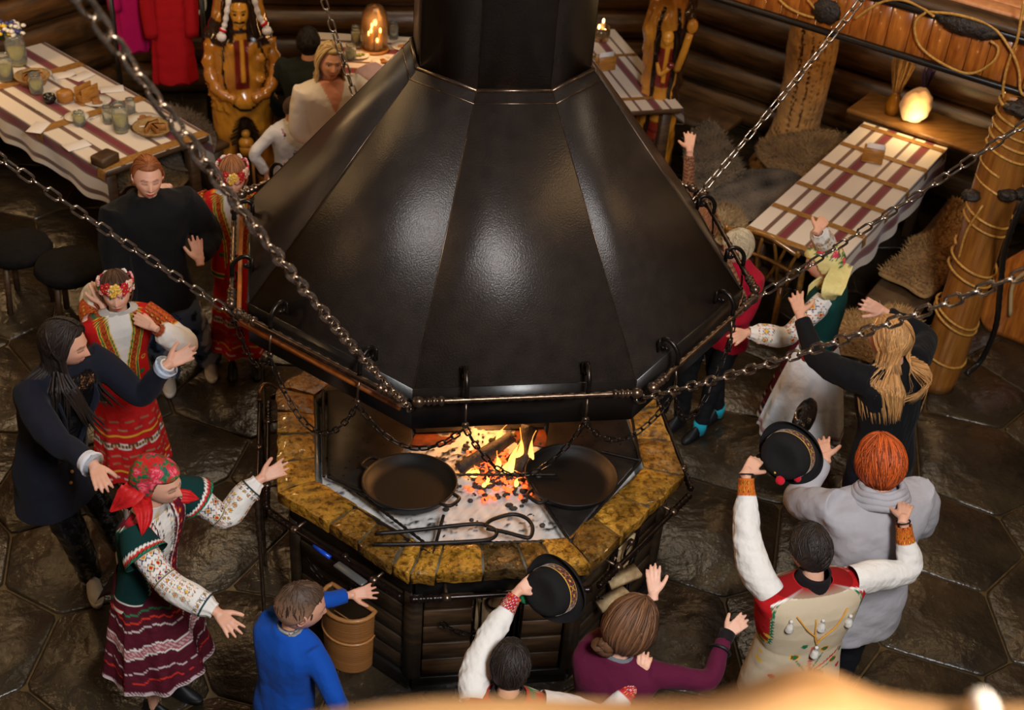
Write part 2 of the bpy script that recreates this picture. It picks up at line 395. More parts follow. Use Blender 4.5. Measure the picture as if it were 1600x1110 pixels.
# ------------------------------------------------------------------ chains, every link an object
def linkmesh(Lh, Wh, r, name):
    a = Wh/2-r; s = Lh/2-Wh/2; pts = []
    for i in range(7): th = -PI/2+PI*i/6; pts.append((s+a*math.cos(th), a*math.sin(th), 0))
    for i in range(7): th = PI/2+PI*i/6; pts.append((-s+a*math.cos(th), a*math.sin(th), 0))
    m = MB().tube(pts, r, 6, closed=True, up=(0, 0, 1.)); return mesh_from(name, np.concatenate(m.v), m.f, None, np.zeros(3), True)
lm_big = linkmesh(.076, .039, .0054, 'chain_link'); lm_big.materials.append(m_chain)
lm_small = linkmesh(.052, .028, .0036, 'chain_link'); lm_small.materials.append(m_iron)
def lay_chain(root, path, me, pitch):
    P = np.asarray(path, float); d = np.linalg.norm(np.diff(P, axis=0), axis=1); s = np.concatenate([[0], np.cumsum(d)])
    n = int(s[-1]/pitch); pos = [(np.array([np.interp(q, s, P[:, i]) for i in range(3)])) for q in np.linspace(0, s[-1], n+1)]
    o0 = org(root)
    for i in range(n):
        a, b = pos[i], pos[i+1]; x = nrm(b-a); z = nrm(np.cross(x, [0, 0, 1.])); y = np.cross(z, x)
        if i % 2: y, z = z, -y
        w = random.uniform(-.35, .35); y, z = y*math.cos(w)+z*math.sin(w), z*math.cos(w)-y*math.sin(w)
        c = (a+b)/2-o0
        o = D.objects.new('chain_link', me); COL.objects.link(o); o.parent = root
        o.matrix_basis = Matrix(((x[0], y[0], z[0], c[0]), (x[1], y[1], z[1], c[1]), (x[2], y[2], z[2], c[2]), (0, 0, 0, 1)))
UP_LABEL = {0: 'blurred steel suspension chain nearest the camera, from the top left corner', 1: 'steel chain from the right picture edge to the hood corner at the front face',
            2: 'steel chain from the roped post to the right-hand corner of the hood', 3: 'thin steel chain rising from behind the hood past the holey trunk', 5: 'short piece of steel chain in front of the blonde woman in white',
            7: 'steel chain crossing in front of the black hoodie to the left corner of the hood'}
for k in (0, 1, 2, 3, 5, 7):
    a = ov(RR+.02, k, ZR-.06, PH); out = nrm(a*[1, 1, 0]); tgt = {0: (140, 0), 1: (1600, 410), 2: (1600, 185), 3: (1340, 0), 5: (523, 0), 7: (0, 235)}[k]
    n = np.array([-out[1], out[0], 0]); d = CF+(tgt[0]-800)/FPX*CR-(tgt[1]-555)/FPX*CU
    q = CAM+d*(-(CAM@n)/(d@n)) if k != 5 else a+out*.95+np.array([0, 0, 1.0])
    slope = nrm(q-a); Lc = {0: 3.3, 1: 2.6, 2: 2.2, 3: 2.2, 5: 2.4, 7: 2.2}[k]
    a2 = a+np.array([0, 0, -.02]); tt = np.linspace(0, 1, 30); e = a+slope*Lc
    path = [a2+(e-a2)*t-np.array([0, 0, .10*t*(1-t)*(2 if k in (0, 1) else 1)]) for t in tt]
    root = thing('suspension_chain', UP_LABEL[k], 'chain', a2, 'chains that hold the hood')
    lay_chain(root, path, lm_big, .060)
    # beyond the frame the same chain goes on to the roof
    rest = MB(); hit = (6.55-e[2])/max(slope[2], .1); e2 = e+slope*hit
    rmax = 5.5; rr2 = np.hypot(*e2[:2]); 
    if rr2 > rmax: e2 = e+(e2-e)*((rmax-np.hypot(*e[:2]))/(rr2-np.hypot(*e[:2])))
    m_ = int(np.linalg.norm(e2-e)/.060); 
    for i in range(m_):
        c = e+(e2-e)*(i+.5)/m_; y = nrm(np.cross(slope, [0, 0, 1.])); z = np.cross(slope, y); w = y if i % 2 else z
        rest.tube([c-slope*.03+w*.013, c+slope*.03+w*.013, c+slope*.03-w*.013, c-slope*.03-w*.013], .0045, 4, closed=True)
    o = rest.build('upper_links', m_chain, root); tag(o, kind='stuff')
    ringb = MB().tube(spline([a+out*.0+np.array([0, 0, .03]), a+np.array([0, 0, 0])+n*.022, a-np.array([0, 0, .035]), a-n*.022], 16, True), .006, 8, closed=True)
    ringb.build('end_shackle', m_iron, root)
SW = [(0, 'swag of black chain hanging in front of the fire and the hood front'), (14, 'black chain loop below the left front edge of the hood'), (15, 'small black chain loop at the left end of the hood front'), (1, 'small black chain loop at the right end of the hood front'),
      (2, 'black chain loop below the right front edge of the hood'), (12, 'black chain loop along the left side of the hood'), (13, 'small black chain loop at the left corner of the hood'), (3, 'small black chain loop at the right corner of the hood'), (4, 'black chain loop along the right side of the hood')]
for i, lab in SW:
    a, b = HOOKS[i], HOOKS[(i+1) % 16]; L = np.linalg.norm(b-a); dip = .26 if i % 2 == 0 else .16
    path = [a+(b-a)*t-np.array([0, 0, dip*4*t*(1-t)]) for t in np.linspace(0, 1, 30)]
    root = thing('chain_swag', lab, 'chain', a, 'decorative chains looped under the hood'); lay_chain(root, path, lm_small, .040)
# ------------------------------------------------------------------ hearth
ZT = .85; RO = 1.061; AO = RO*math.cos(PI/8); AI = .80
def oct2(ap, k, z): return ov(ap/math.cos(PI/8), k, z)
hearth = thing('stone_rimmed_hearth', 'octagonal open hearth with a glazed yellow stone rim and dark iron sides', 'hearth', (0, 0, 0))
GOLD = [L3(190, 140, 50), L3(176, 128, 42), L3(158, 112, 40), L3(196, 146, 60), L3(96, 74, 40), L3(128, 92, 36)]
def rimstone(k, f0, f1, colr, seed):
    A, B = oct2(AO, k, ZT), oct2(AO, k+1, ZT); a, b = oct2(AI, k, ZT), oct2(AI, k+1, ZT)
    nu, nv = 9, 8; rs = np.random.RandomState(seed); g0, g1 = f0, f1
    L = np.linalg.norm(B-A); e = .006/L
    P = np.zeros((nu, nv, 3)); 
    f = np.linspace(f0+e, f1-e, nu); s = np.linspace(0, 1, nv)
    for i in range(nu):
        for j in range(nv):
            o = A+(B-A)*f[i]; n_ = a+(b-a)*f[i]; P[i, j] = o+(n_-o)*s[j]
    out = nrm((A+B)/2*[1, 1, 0])
    wob = .012*vnoise(P, 14, seed)[..., None]*out*(s < .05)[None, :, None]-.010*np.abs(vnoise(P, 11, seed+3))[..., None]*out*(s > .95)[None, :, None]*-1
    P = P+wob; h = .006*vnoise(P, 16, seed+1)+.004*vnoise(P, 45, seed+2)+rs.uniform(-.006, .004)
    edge = np.maximum(np.abs(np.linspace(-1, 1, nu))[:, None]**8, np.abs(np.linspace(-1, 1, nv))[None, :]**8); P[..., 2] += h-.008*edge
    loop = [(i, 0) for i in range(nu)]+[(nu-1, j) for j in range(1, nv)]+[(i, nv-1) for i in range(nu-2, -1, -1)]+[(0, j) for j in range(nv-2, 0, -1)]
    m = MB(); n1 = vnoise(P, 20, seed+5); n2 = vnoise(P, 60, seed+6); base = np.array(colr)*(1+.25*n1[..., None])
    dark = np.clip((vnoise(P, 13, seed+9)+.5*n2-.55)*2.2, 0, 1)[..., None]; base = np.clip(base*(1-dark)+L3(52, 40, 20)*dark, .004, 1)
    m.grid(P, col=base)
    R0 = np.array([P[i, j] for i, j in loop]); c0 = np.array([base[i, j] for i, j in loop])
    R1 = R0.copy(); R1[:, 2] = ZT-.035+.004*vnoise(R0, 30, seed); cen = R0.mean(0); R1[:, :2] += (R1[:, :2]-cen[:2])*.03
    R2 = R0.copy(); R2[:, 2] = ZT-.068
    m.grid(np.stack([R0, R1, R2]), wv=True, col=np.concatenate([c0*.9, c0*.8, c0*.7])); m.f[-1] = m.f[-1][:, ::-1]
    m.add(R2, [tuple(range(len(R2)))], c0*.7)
    return m
m_stone = vmat('glazed_stone', rough=.30, bs=.9, bscale=30, bd=.02, coat=.22, spec=.6)
nt = m_stone.node_tree; b = nt.nodes['Principled BSDF']; at_ = b.inputs['Base Color'].links[0].from_socket
nz = noise(nt, 34, 6, rough=.7); nz2 = noise(nt, 9, 5); f1 = ramp(nt, nz.outputs['Fac'], [(.40, (.16, .12, .07, 1)), (.52, (1, 1, 1, 1))]); f2 = ramp(nt, nz2.outputs['Fac'], [(.35, (.45, .38, .28, 1)), (.6, (1.15, 1.12, 1.05, 1))])
for f_ in (f1, f2):
    mx = nt.nodes.new('ShaderNodeMix'); mx.data_type = 'RGBA'; mx.blend_type = 'MULTIPLY'; mx.inputs[0].default_value = .85
    A_, B_ = [i for i in mx.inputs if i.type == 'RGBA'][:2]; nt.links.new(at_, A_); nt.links.new(f_, B_); at_ = [o_ for o_ in mx.outputs if o_.type == 'RGBA'][0]
nt.links.new(at_, b.inputs['Base Color'])
m_mortar = mat('mortar', C(96, 86, 64), C(60, 54, 42), rough=.6, scale=40)
FR = {0: [0, .14, .40, .64, .80, 1], 1: [0, .30, .62, 1], 2: [0, .33, .68, 1], 7: [0, .40, .62, .88, 1], 6: [0, .24, .46, .74, 1]}
DK = {(0, 2), (0, 3), (7, 2), (5, 1), (1, 0)}
for k in range(8):
    fs = FR.get(k, [0, .27, .5, .76, 1])
    for i in range(len(fs)-1):
        c_ = GOLD[4] if (k, i) == (0, 2) else (GOLD[5] if (k, i) in DK else GOLD[(k*3+i) % 4])
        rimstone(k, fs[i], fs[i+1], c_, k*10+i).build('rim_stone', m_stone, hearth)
mo = MB()
for k in range(8):
    A, B, b, a = oct2(AO-.012, k, ZT-.062), oct2(AO-.012, k+1, ZT-.062), oct2(AI-.0, k+1, ZT-.062), oct2(AI-.0, k, ZT-.062)
    mo.add([A, B, b, a, A+[0, 0, .048], B+[0, 0, .048], b+[0, 0, .048], a+[0, 0, .048]], [(3, 2, 1, 0), (4, 5, 6, 7), (0, 1, 5, 4), (2, 3, 7, 6)])
mo.build('mortar_bed', m_mortar, hearth, smooth=False)
m_zinc = mat('steel_lining', C(124, 128, 122), C(82, 84, 80), rough=.45, metal=.5, scale=14)
lw = MB()
for k in range(8):
    A, B = oct2(AI, k, ZT-.02), oct2(AI, k+1, ZT-.02); a, b = oct2(AI-.03, k, .765), oct2(AI-.03, k+1, .765)
    panel(lw, (B, A, a, b), -.004)
lw.build('steel_lining', m_zinc, hearth, smooth=False)
# ash bed as a fine height field
n = 150; xs = np.linspace(-.79, .79, n); X, Y = np.meshgrid(xs, xs, indexing='ij'); Pp = np.stack([X, Y, 0*X], -1)
rf = np.hypot(X-.02, Y+.0); hump = .045*np.exp(-(rf/.30)**2)
Z = .765+hump+.006*vnoise(Pp, 22, 1)+.004*vnoise(Pp, 70, 2)+.003*np.random.rand(n, n)
ash = np.array([.60, .57, .54])*(1+.16*vnoise(Pp, 40, 3)[..., None]+.12*vnoise(Pp, 9, 9)[..., None])
char = np.clip((vnoise(Pp, 55, 4)+.6*vnoise(Pp, 120, 5)-.62+.55*np.exp(-((rf-.18)/.12)**2))*3, 0, 1)[..., None]
ash = ash*(1-char)+np.array([.03, .027, .025])*char
soot = np.clip((rf-.42)/.2, 0, 1)[..., None]*np.clip((Y+.28)/.2, 0, 1)[..., None]; ash = ash*(1-.75*soot)
Z = Z+.006*char[..., 0]
keep = np.ones((n, n), bool)
for k in range(8):
    a = k*PI/4; keep &= (X*math.cos(a)+Y*math.sin(a)) < AI-.01
vid = np.arange(n*n).reshape(n, n); q = keep[:-1, :-1] & keep[1:, :-1] & keep[1:, 1:] & keep[:-1, 1:]
F = np.stack([vid[:-1, :-1], vid[1:, :-1], vid[1:, 1:], vid[:-1, 1:]], -1)[q]
m_ash = vmat('wood_ash', rough=.95, bs=.5, bscale=220, bd=.004)
o = MB().add(np.stack([X, Y, Z], -1).reshape(-1, 3), F, ash.reshape(-1, 3)).build('ash_bed', m_ash, hearth); tag(o, kind='stuff')
# embers and charcoal
m_ember = emat('glowing_ember', (1.0, .10, .02, 1), 2.2); m_coal = mat('charcoal', C(30, 27, 26), C(66, 62, 58), rough=.8, scale=40)
FC = U(775, 745, .80)[:2]
em, co = MB(), MB()
for i in range(560):
    r = abs(random.gauss(0, .13)); t = random.uniform(0, 2*PI); x, y = FC[0]+r*1.1*math.cos(t), FC[1]+r*1.0*math.sin(t)+.03
    z = .772+.045*math.exp(-((x-.02)**2+y*y)/.09); s = random.uniform(.005, .016)
    tgt = em if (random.random() < .42 and r < .2) else co
    tgt.sph((x, y, z+s*.4), (s*random.uniform(.7, 1.6), s, s*.7), 4, 6)
o = em.build('embers', m_ember, hearth, smooth=False); tag(o, kind='stuff')
o = co.build('charcoal', m_coal, hearth, smooth=False); tag(o, kind='stuff')
# soot plates to the left, right and back of the fire, perforated
m_perf, nt, b = newmat('perforated_steel'); b.inputs['Roughness'].default_value = .42; b.inputs['Metallic'].default_value = .55
vn = noise(nt, 26, kind='ShaderNodeTexVoronoi'); nz = noise(nt, 9, 4)
base = ramp(nt, nz.outputs['Fac'], [(.3, C(62, 54, 49)), (.7, C(36, 32, 30))])
f_ = ramp(nt, vn.outputs['Distance'], [(.12, (0, 0, 0, 1)), (.17, (1, 1, 1, 1))])
nt.links.new(mixcol(nt, f_, (.003, .003, .003, 1), base), b.inputs['Base Color'])
def plate(px, z, name, zi=None, m=None):
    P = [U(x, y, z)[:2] for x, y in px]
    a = sum(P[i][0]*P[(i+1) % len(P)][1]-P[(i+1) % len(P)][0]*P[i][1] for i in range(len(P)))
    if a < 0: P = P[::-1]
    return MB().prism(P, z-.006, z, inset=.004).build(name, m or m_perf, hearth, smooth=False)
plate([(512, 610), (640, 606), (645, 690), (560, 775), (512, 738)], .825, 'soot_plate')
plate([(862, 640), (985, 640), (1000, 715), (890, 840), (840, 770)], .825, 'soot_plate')
plate([(600, 600), (860, 590), (862, 640), (850, 668), (650, 676), (636, 640)], .815, 'soot_plate')
plate([(636, 700), (650, 676), (850, 668), (862, 700), (800, 690), (700, 695)], .80, 'fire_back', m=mat('rusted_fire_back', C(150, 74, 26), C(70, 34, 14), rough=.7, scale=14))
# iron grate rods
def rod(px, z, name='grate_bar', r=.008, par=None, m=None, sq=False, tw=0, n=40):
    pts = [np.append(U(x, y, zz)[:2], zz) for (x, y), zz in zip(px, z if hasattr(z, '__len__') else [z]*len(px))]
    return MB().tube(spline(pts, n) if len(px) > 2 else np.linspace(pts[0], pts[1], n), r, 4 if sq else 8, sq=sq, twist=tw).build(name, m or m_soot, par or hearth, smooth=not sq)
rod([(600, 853), (872, 846)], .842, sq=True, tw=PI*14, r=.009)
rod([(502, 762), (672, 866)], .842, r=.008); rod([(560, 770), (668, 852)], .842, sq=True, tw=PI*8)
rod([(676, 868), (693, 806)], .842); rod([(828, 752), (890, 846)], .842, sq=True, tw=PI*5); rod([(890, 848), (1000, 722)], .842)
rod([(700, 742), (870, 742)], .85, sq=True, tw=PI*8); rod([(1000, 720), (985, 640)], .842); rod([(940, 706), (1000, 720)], .842, sq=True, tw=PI*4)
rod([(512, 745), (640, 800)], .835); rod([(505, 610), (506, 745)], .842)
# pans
def pan(cx, cy, wpx, z, label, tilt, handle):
    c = U(cx, cy, z); R = wpx/FPX*np.dot(c-CAM, CF)/2
    t = thing('iron_pan', label, 'pan', c, None)
    ct, st = math.cos(tilt), math.sin(tilt); Rm = np.array([[1, 0, 0], [0, ct, -st], [0, st, ct]])
    pr = [(.001, -.050), (R*.72, -.050), (R*.86, -.040), (R*.97, -.008), (R, .004), (R*1.03, .006), (R*1.03, -.002), (R, -.010), (R*.90, -.048), (R*.75, -.058), (.001, -.058)]
    MB().lathe(c, pr[::-1], 48, R=Rm).build('bowl', m_pan, t)
    for an in handle:
        d = np.array([math.cos(an), math.sin(an), 0]); e = np.array([-d[1], d[0], 0])
        pts = [d*R*.99-e*.05, d*(R+.045)-e*.035, d*(R+.045)+e*.035, d*R*.99+e*.05]
        MB().tube(spline(np.array(pts)@Rm+c, 16), .009, 8).build('handle', m_pan, t)
    return t
pan(640, 752, 146, .885, 'large black cast iron pan over the left side of the hearth', .10, (-.75, 2.4))
pan(893, 742, 143, .885, 'large dark iron pan right of the flames, its edge glowing copper', .0, (-2.5,))
# burning logs
m_burnt = mat('charred_log', C(82, 66, 54), C(30, 25, 22), rough=.7, scale=9, stretch=(3, 3, .8), bs=.6, bd=.01, bscale=30)
def burnlog(p0, p1, r, label):
    a, b = np.array(p0), np.array(p1); t = thing('burning_log', label, 'log', (a+b)/2, 'logs in the fire')
    x = np.linspace(0, 1, 14); P = a+(b-a)*x[:, None]; P[:, 2] += .006*np.sin(x*7)
    MB().tube(P, r*(1+.12*np.sin(x*9+p0[0]*30)), 9).build('wood', m_burnt, t)
burnlog(np.append(U(716, 742, .80)[:2], .83), np.append(U(800, 690, .9)[:2], .93), .034, 'thick charred log leaning left across the fire')
burnlog(np.append(U(812, 742, .80)[:2], .82), np.append(U(828, 672, .95)[:2], .97), .040, 'upright charred log standing in the middle of the flames')
burnlog(np.append(U(842, 752, .80)[:2], .81), np.append(U(795, 706, .9)[:2], .87), .028, 'short charred log lying between the flames and the right pan')
# flames
m_flame, nt, b = newmat('flame'); a_ = nt.nodes.new('ShaderNodeVertexColor'); a_.layer_name = 'Col'
nt.links.new(a_.outputs[0], b.inputs['Emission Color']); b.inputs['Emission Strength'].default_value = 3.2; b.inputs['Base Color'].default_value = (0, 0, 0, 1)
fire = thing('flames', 'orange and yellow flames licking up between the logs', 'fire', (*FC, .8))
for px, py, h, w in [(797, 742, .24, .020), (805, 735, .27, .022), (826, 735, .25, .018), (774, 735, .12, .018), (786, 742, .13, .016), (738, 744, .07, .026), (730, 742, .05, .02), (760, 752, .04, .014), (806, 758, .05, .02), (778, 700, .16, .018), (756, 760, .03, .012)]:
    c = U(px, py, .80); s = np.linspace(0, 1, 14); ph = random.uniform(0, 6)
    P = np.stack([c[0]+.018*np.sin(s*4+ph)*s+.02*s, c[1]+.012*np.cos(s*5+ph)*s, .795+s*h], 1)
    r = w*np.sin(np.clip(s*1.15+.12, 0, 1)*PI)**.8*(1-s*.55)+.0015
    col = np.zeros((14, 8, 3)); col[..., 0] = 1; col[..., 1] = (.55-.33*s)[:, None]; col[..., 2] = (.13-.11*s)[:, None]
    MB().tube(P, r*.6, 8, rx=r, col=col.reshape(-1, 3)).build('flame', m_flame, fire)
# tongs / pokers lying over the rim
tg = thing('fire_tongs', 'long black fire tongs with crossed loops lying across the hearth front', 'tongs', U(700, 835, .86))
rod([(588, 834), (640, 830), (740, 819), (765, 824), (776, 832), (768, 842), (740, 846), (660, 850), (584, 851)], .868, 'jaw_rod', .0095, tg)
rod([(757, 822), (770, 812), (800, 804), (822, 810), (832, 824), (828, 840), (812, 838), (790, 832), (760, 826)], .868, 'handle_loop', .0095, tg)
# sides of the hearth
AB = .905
for k in range(8):
    A, B = oct2(AB, k, 0), oct2(AB, k+1, 0); t = nrm(B-A); L = np.linalg.norm(B-A); out = nrm((A+B)/2*[1, 1, 0]); rot = math.atan2(t[1], t[0])
    def bx(u0, u1, z0, z1, d, name, m, off=0):
        c = A+t*((u0+u1)/2*L)+out*(off)+np.array([0, 0, (z0+z1)/2]); return MB().box(c, ((u1-u0)*L, d, z1-z0), rot, bevel=.004).build(name, m, hearth, smooth=False)
    bx(0, 1, .655, .786, .05, 'upper_frame', m_dark); bx(0, 1, 0, .09, .05, 'plinth_board', m_dark)
    bx(-.02, .05, .09, .66, .06, 'corner_post', m_darkplank); bx(.95, 1.02, .09, .66, .06, 'corner_post', m_darkplank)
    segs = [(.06, .36), (.66, .94)] if k in (0, 1, 2) else [(.06, .94)]
    for (u0, u1) in segs:
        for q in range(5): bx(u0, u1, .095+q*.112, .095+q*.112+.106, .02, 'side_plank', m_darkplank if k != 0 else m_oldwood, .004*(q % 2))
    for u in ((.38, .64) if k in (0, 1, 2) else ()): 
        for uu in (u-.01, u+.03): bx(uu-.006, uu+.006, .09, .66, .02, 'iron_bar', m_blackrod, .02)
    # turned rail round the rim
    AR = .985+.05
    a, b_ = oct2(AR, k, .745), oct2(AR, k+1, .745); a = a+t*.02; b_ = b_-t*.02
    x = np.linspace(0, 1, 90); d = np.minimum(x, 1-x)*L; r = .0125+.006*np.where(d < .13, np.abs(np.sin(d*110)), 0)
    MB().tube(a+(b_-a)*x[:, None], r, 10).build('turned_rail', m_blackrod, hearth)
    for u in (.2, .8):
        c = a+(b_-a)*u
        MB().tube([c, c-out*.13], .008, 8).lathe(c, [(.001, -.02), (.018, -.014), (.024, 0), (.018, .014), (.001, .02)], 12).build('rail_bracket', m_bronze, hearth)
    # iron ring with a few links hanging on each side
    c = A+t*(.5*L)+out*.055+np.array([0, 0, .62])
    MB().tube([c+.05*np.array([t[0]*math.cos(q), t[1]*math.cos(q), math.sin(q)]) for q in np.linspace(0, 2*PI, 20, endpoint=False)], .007, 6, closed=True).build('hanging_ring', m_iron, hearth)
    MB().box(c+np.array([0, 0, .055]), (.03, .03, .03), rot, bevel=.006).build('ring_staple', m_bronze, hearth)
    pa = A+t*(.16*L)+out*.05+[0, 0, .50]; pb = A+t*(.62*L)+out*.05+[0, 0, .56]
    if k in (7, 0, 1):
        r_ = thing('side_chain', {7: 'black chain hanging on the hearth side above the wicker basket', 0: 'black chain hanging on the front side of the hearth', 1: 'black chain on the right front side of the hearth'}[k], 'chain', pa, 'chains on the hearth sides')
        lay_chain(r_, [pa+(pb-pa)*q-np.array([0, 0, .12*4*q*(1-q)]) for q in np.linspace(0, 1, 20)], lm_small, .040)
MB().prism([tuple(oct2(AB-.05, k, 0)[:2]) for k in range(8)], .70, .76).build('hearth_base', m_dark, hearth, smooth=False)
MB().prism([tuple(oct2(AB-.2, k, 0)[:2]) for k in range(8)], 0.0, .69).build('inner_wall', m_soot, hearth, smooth=False)
# vertical iron handle standing on the left side
h = thing('iron_stand_rail', 'dark iron upright rail with ball knobs at the left side of the hearth', 'rail', (*oct2(1.05, 6, 0)[:2], 0))
a = np.array(oct2(1.075, 7, .80))+[0, .03, 0]; b_ = np.array(oct2(1.075, 6, .80))+[0, -.1, 0]
MB().tube(np.linspace(a, b_, 30), .011, 8).build('bar', m_blackrod, h)
for q, nm in ((0, 'knob_post'), (.5, 'knob_post'), (1, 'knob_post')):
    c = a+(b_-a)*q; z = np.linspace(.0, .82, 60)
    MB().tube(np.stack([0*z+c[0], 0*z+c[1], z], 1), .010+.006*np.abs(np.sin(z*55))*(z > .55), 8).build(nm, m_bronze, h)
pts = spline([b_+[0, 0, 0], b_+[0, .02, .05], b_+[.02, .05, .07], b_+[.06, .06, .06], b_+[.1, .05, .03]], 16)
MB().tube(pts, .008, 8).build('curled_end', m_bronze, h)
# firewood stored in the front openings
def split_log(c, L, r, ax, label):
    t = thing('firewood_stick', label, 'firewood', c, 'split firewood under the hearth'); x = nrm(ax)
    y = nrm(np.cross(x, [0, 0, 1.]) if abs(x[2]) < .9 else np.cross(x, [0, 1., 0])); z = np.cross(x, y)
    tri = [(-r, -r*.6), (r*.9, -r*.7), (r*.5, r*.5), (-r*.2, r*.8)]; V = [np.array(c)+x*s*L/2+y*p*(1+.1*s)+z*q for s in (-1, 1) for p, q in tri]
    MB().add(V, [(0, 1, 5, 4), (1, 2, 6, 5), (2, 3, 7, 6), (3, 0, 4, 7), (3, 2, 1, 0), (4, 5, 6, 7)]).build('split_wood', m_pale, t, smooth=False)
for k in (0, 1):
    A, B = oct2(AB, k, 0), oct2(AB, k+1, 0); t = nrm(B-A); out = nrm((A+B)/2*[1, 1, 0]); L = np.linalg.norm(B-A)
    for i in range(5):
        c = A+t*L*(.42+.045*i)+out*(-.02+.03*(i % 2))+np.array([0, 0, .36+.02*i]); split_log(c, .46, .035, (t*.12*(i-2)+np.array([0, 0, 1.])), ['leftmost', 'second from left', 'middle', 'second from right', 'rightmost'][i]+' upright firewood stick in the '+('front' if k == 0 else 'right front')+' opening of the hearth')
for i, (x, y) in enumerate([(975, 905), (960, 925), (990, 930)]):
    split_log(np.append(U(x, y, .5)[:2], .50-.06*i), .16, .04, (1, .3+.2*i, .2), ['pale firewood chunk on top of the heap right of the hearth front', 'pale firewood chunk in the middle of the heap right of the hearth front', 'pale firewood chunk at the bottom of the heap right of the hearth front'][i])
# wicker basket on the left front side
bc = np.append(U(552, 968, .60)[:2], 0); bt = thing('wicker_basket', 'brown half-round wicker basket hanging on the hearth side by the boy in blue', 'basket', (*bc[:2], .20), None)
m_wick = vmat('wicker', rough=.45, bs=.1, bscale=80, coat=.2)
nu, nv = 96, 72; zz = np.linspace(0, 1, nu); th = np.linspace(0, 2*PI, nv, endpoint=False)
P = np.zeros((nu, nv, 3)); ang0 = math.atan2(-math.cos(PI/8), -math.sin(PI/8)) 
o7 = nrm((oct2(AB, 7, 0)+oct2(AB, 8, 0))*[1, 1, 0]); t7 = np.array([-o7[1], o7[0], 0]); c7 = o7*(1.06+.012)+t7*.13
for i, s in enumerate(zz):
    ry, rx = .105*(1+.10*s), .125*(1+.10*s); wv = .0035*np.sin(th*36/1.0+PI*(i//2))*1
    back = np.clip(np.cos(th), -1, .25)
    P[i] = c7+(back*(-1))[:, None]*o7*(ry)+np.sin(th)[:, None]*t7*rx+np.outer(wv, o7)*1+np.array([0, 0, .20+.36*s+0])[None]
    P[i, :, 2] += .03*np.cos(th)*s*0
cw = L3(150, 98, 50)*(.75+.5*np.random.RandomState(2).rand(nu, 1, 1))*(.85+.3*(np.sin(th*36)[None, :, None]*np.where(np.arange(nu)//2 % 2, 1, -1)[:, None, None] > 0))
MB().grid(P, wv=True, col=cw.reshape(-1, 3)).build('woven_side', m_wick, bt)
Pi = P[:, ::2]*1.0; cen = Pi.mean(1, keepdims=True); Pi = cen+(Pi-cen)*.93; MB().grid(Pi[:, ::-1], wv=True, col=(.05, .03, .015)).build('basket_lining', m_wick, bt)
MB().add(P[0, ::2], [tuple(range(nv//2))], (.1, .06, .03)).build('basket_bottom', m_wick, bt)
MB().tube(P[-1, ::3], .011, 8, closed=True, col=L3(166, 112, 60)).build('braided_rim', m_wick, bt)
MB().tube(P[52, ::3], .007, 8, closed=True, col=L3(166, 112, 60)).build('braid_band', m_wick, bt)
# small things on the ledge
lt = MB(); a = np.append(U(490, 850, .79)[:2], .775); b_ = np.append(U(516, 868, .79)[:2], .775)
for q in (a, b_): pass
lt.tube([a, b_], .010, 8); o = lt.build('gas_lighter', mat('blue_plastic', C(20, 70, 190), rough=.3), loc=a); tag(o, 'blue gas lighter tucked under the left front rim of the hearth', 'lighter')
a = np.append(U(525, 876, .78)[:2], .76); b_ = np.append(U(570, 908, .78)[:2], .76); mid = (a+b_)/2; d = b_-a
o = MB().box(mid, (np.linalg.norm(d), .04, .012), rot=math.atan2(d[1], d[0]), bevel=.004).build('metal_ruler', mat('dull_steel', C(120, 122, 120), rough=.4, metal=.6), loc=mid, smooth=False); tag(o, 'flat grey metal bar lying on the ledge beside the blue lighter', 'bar')
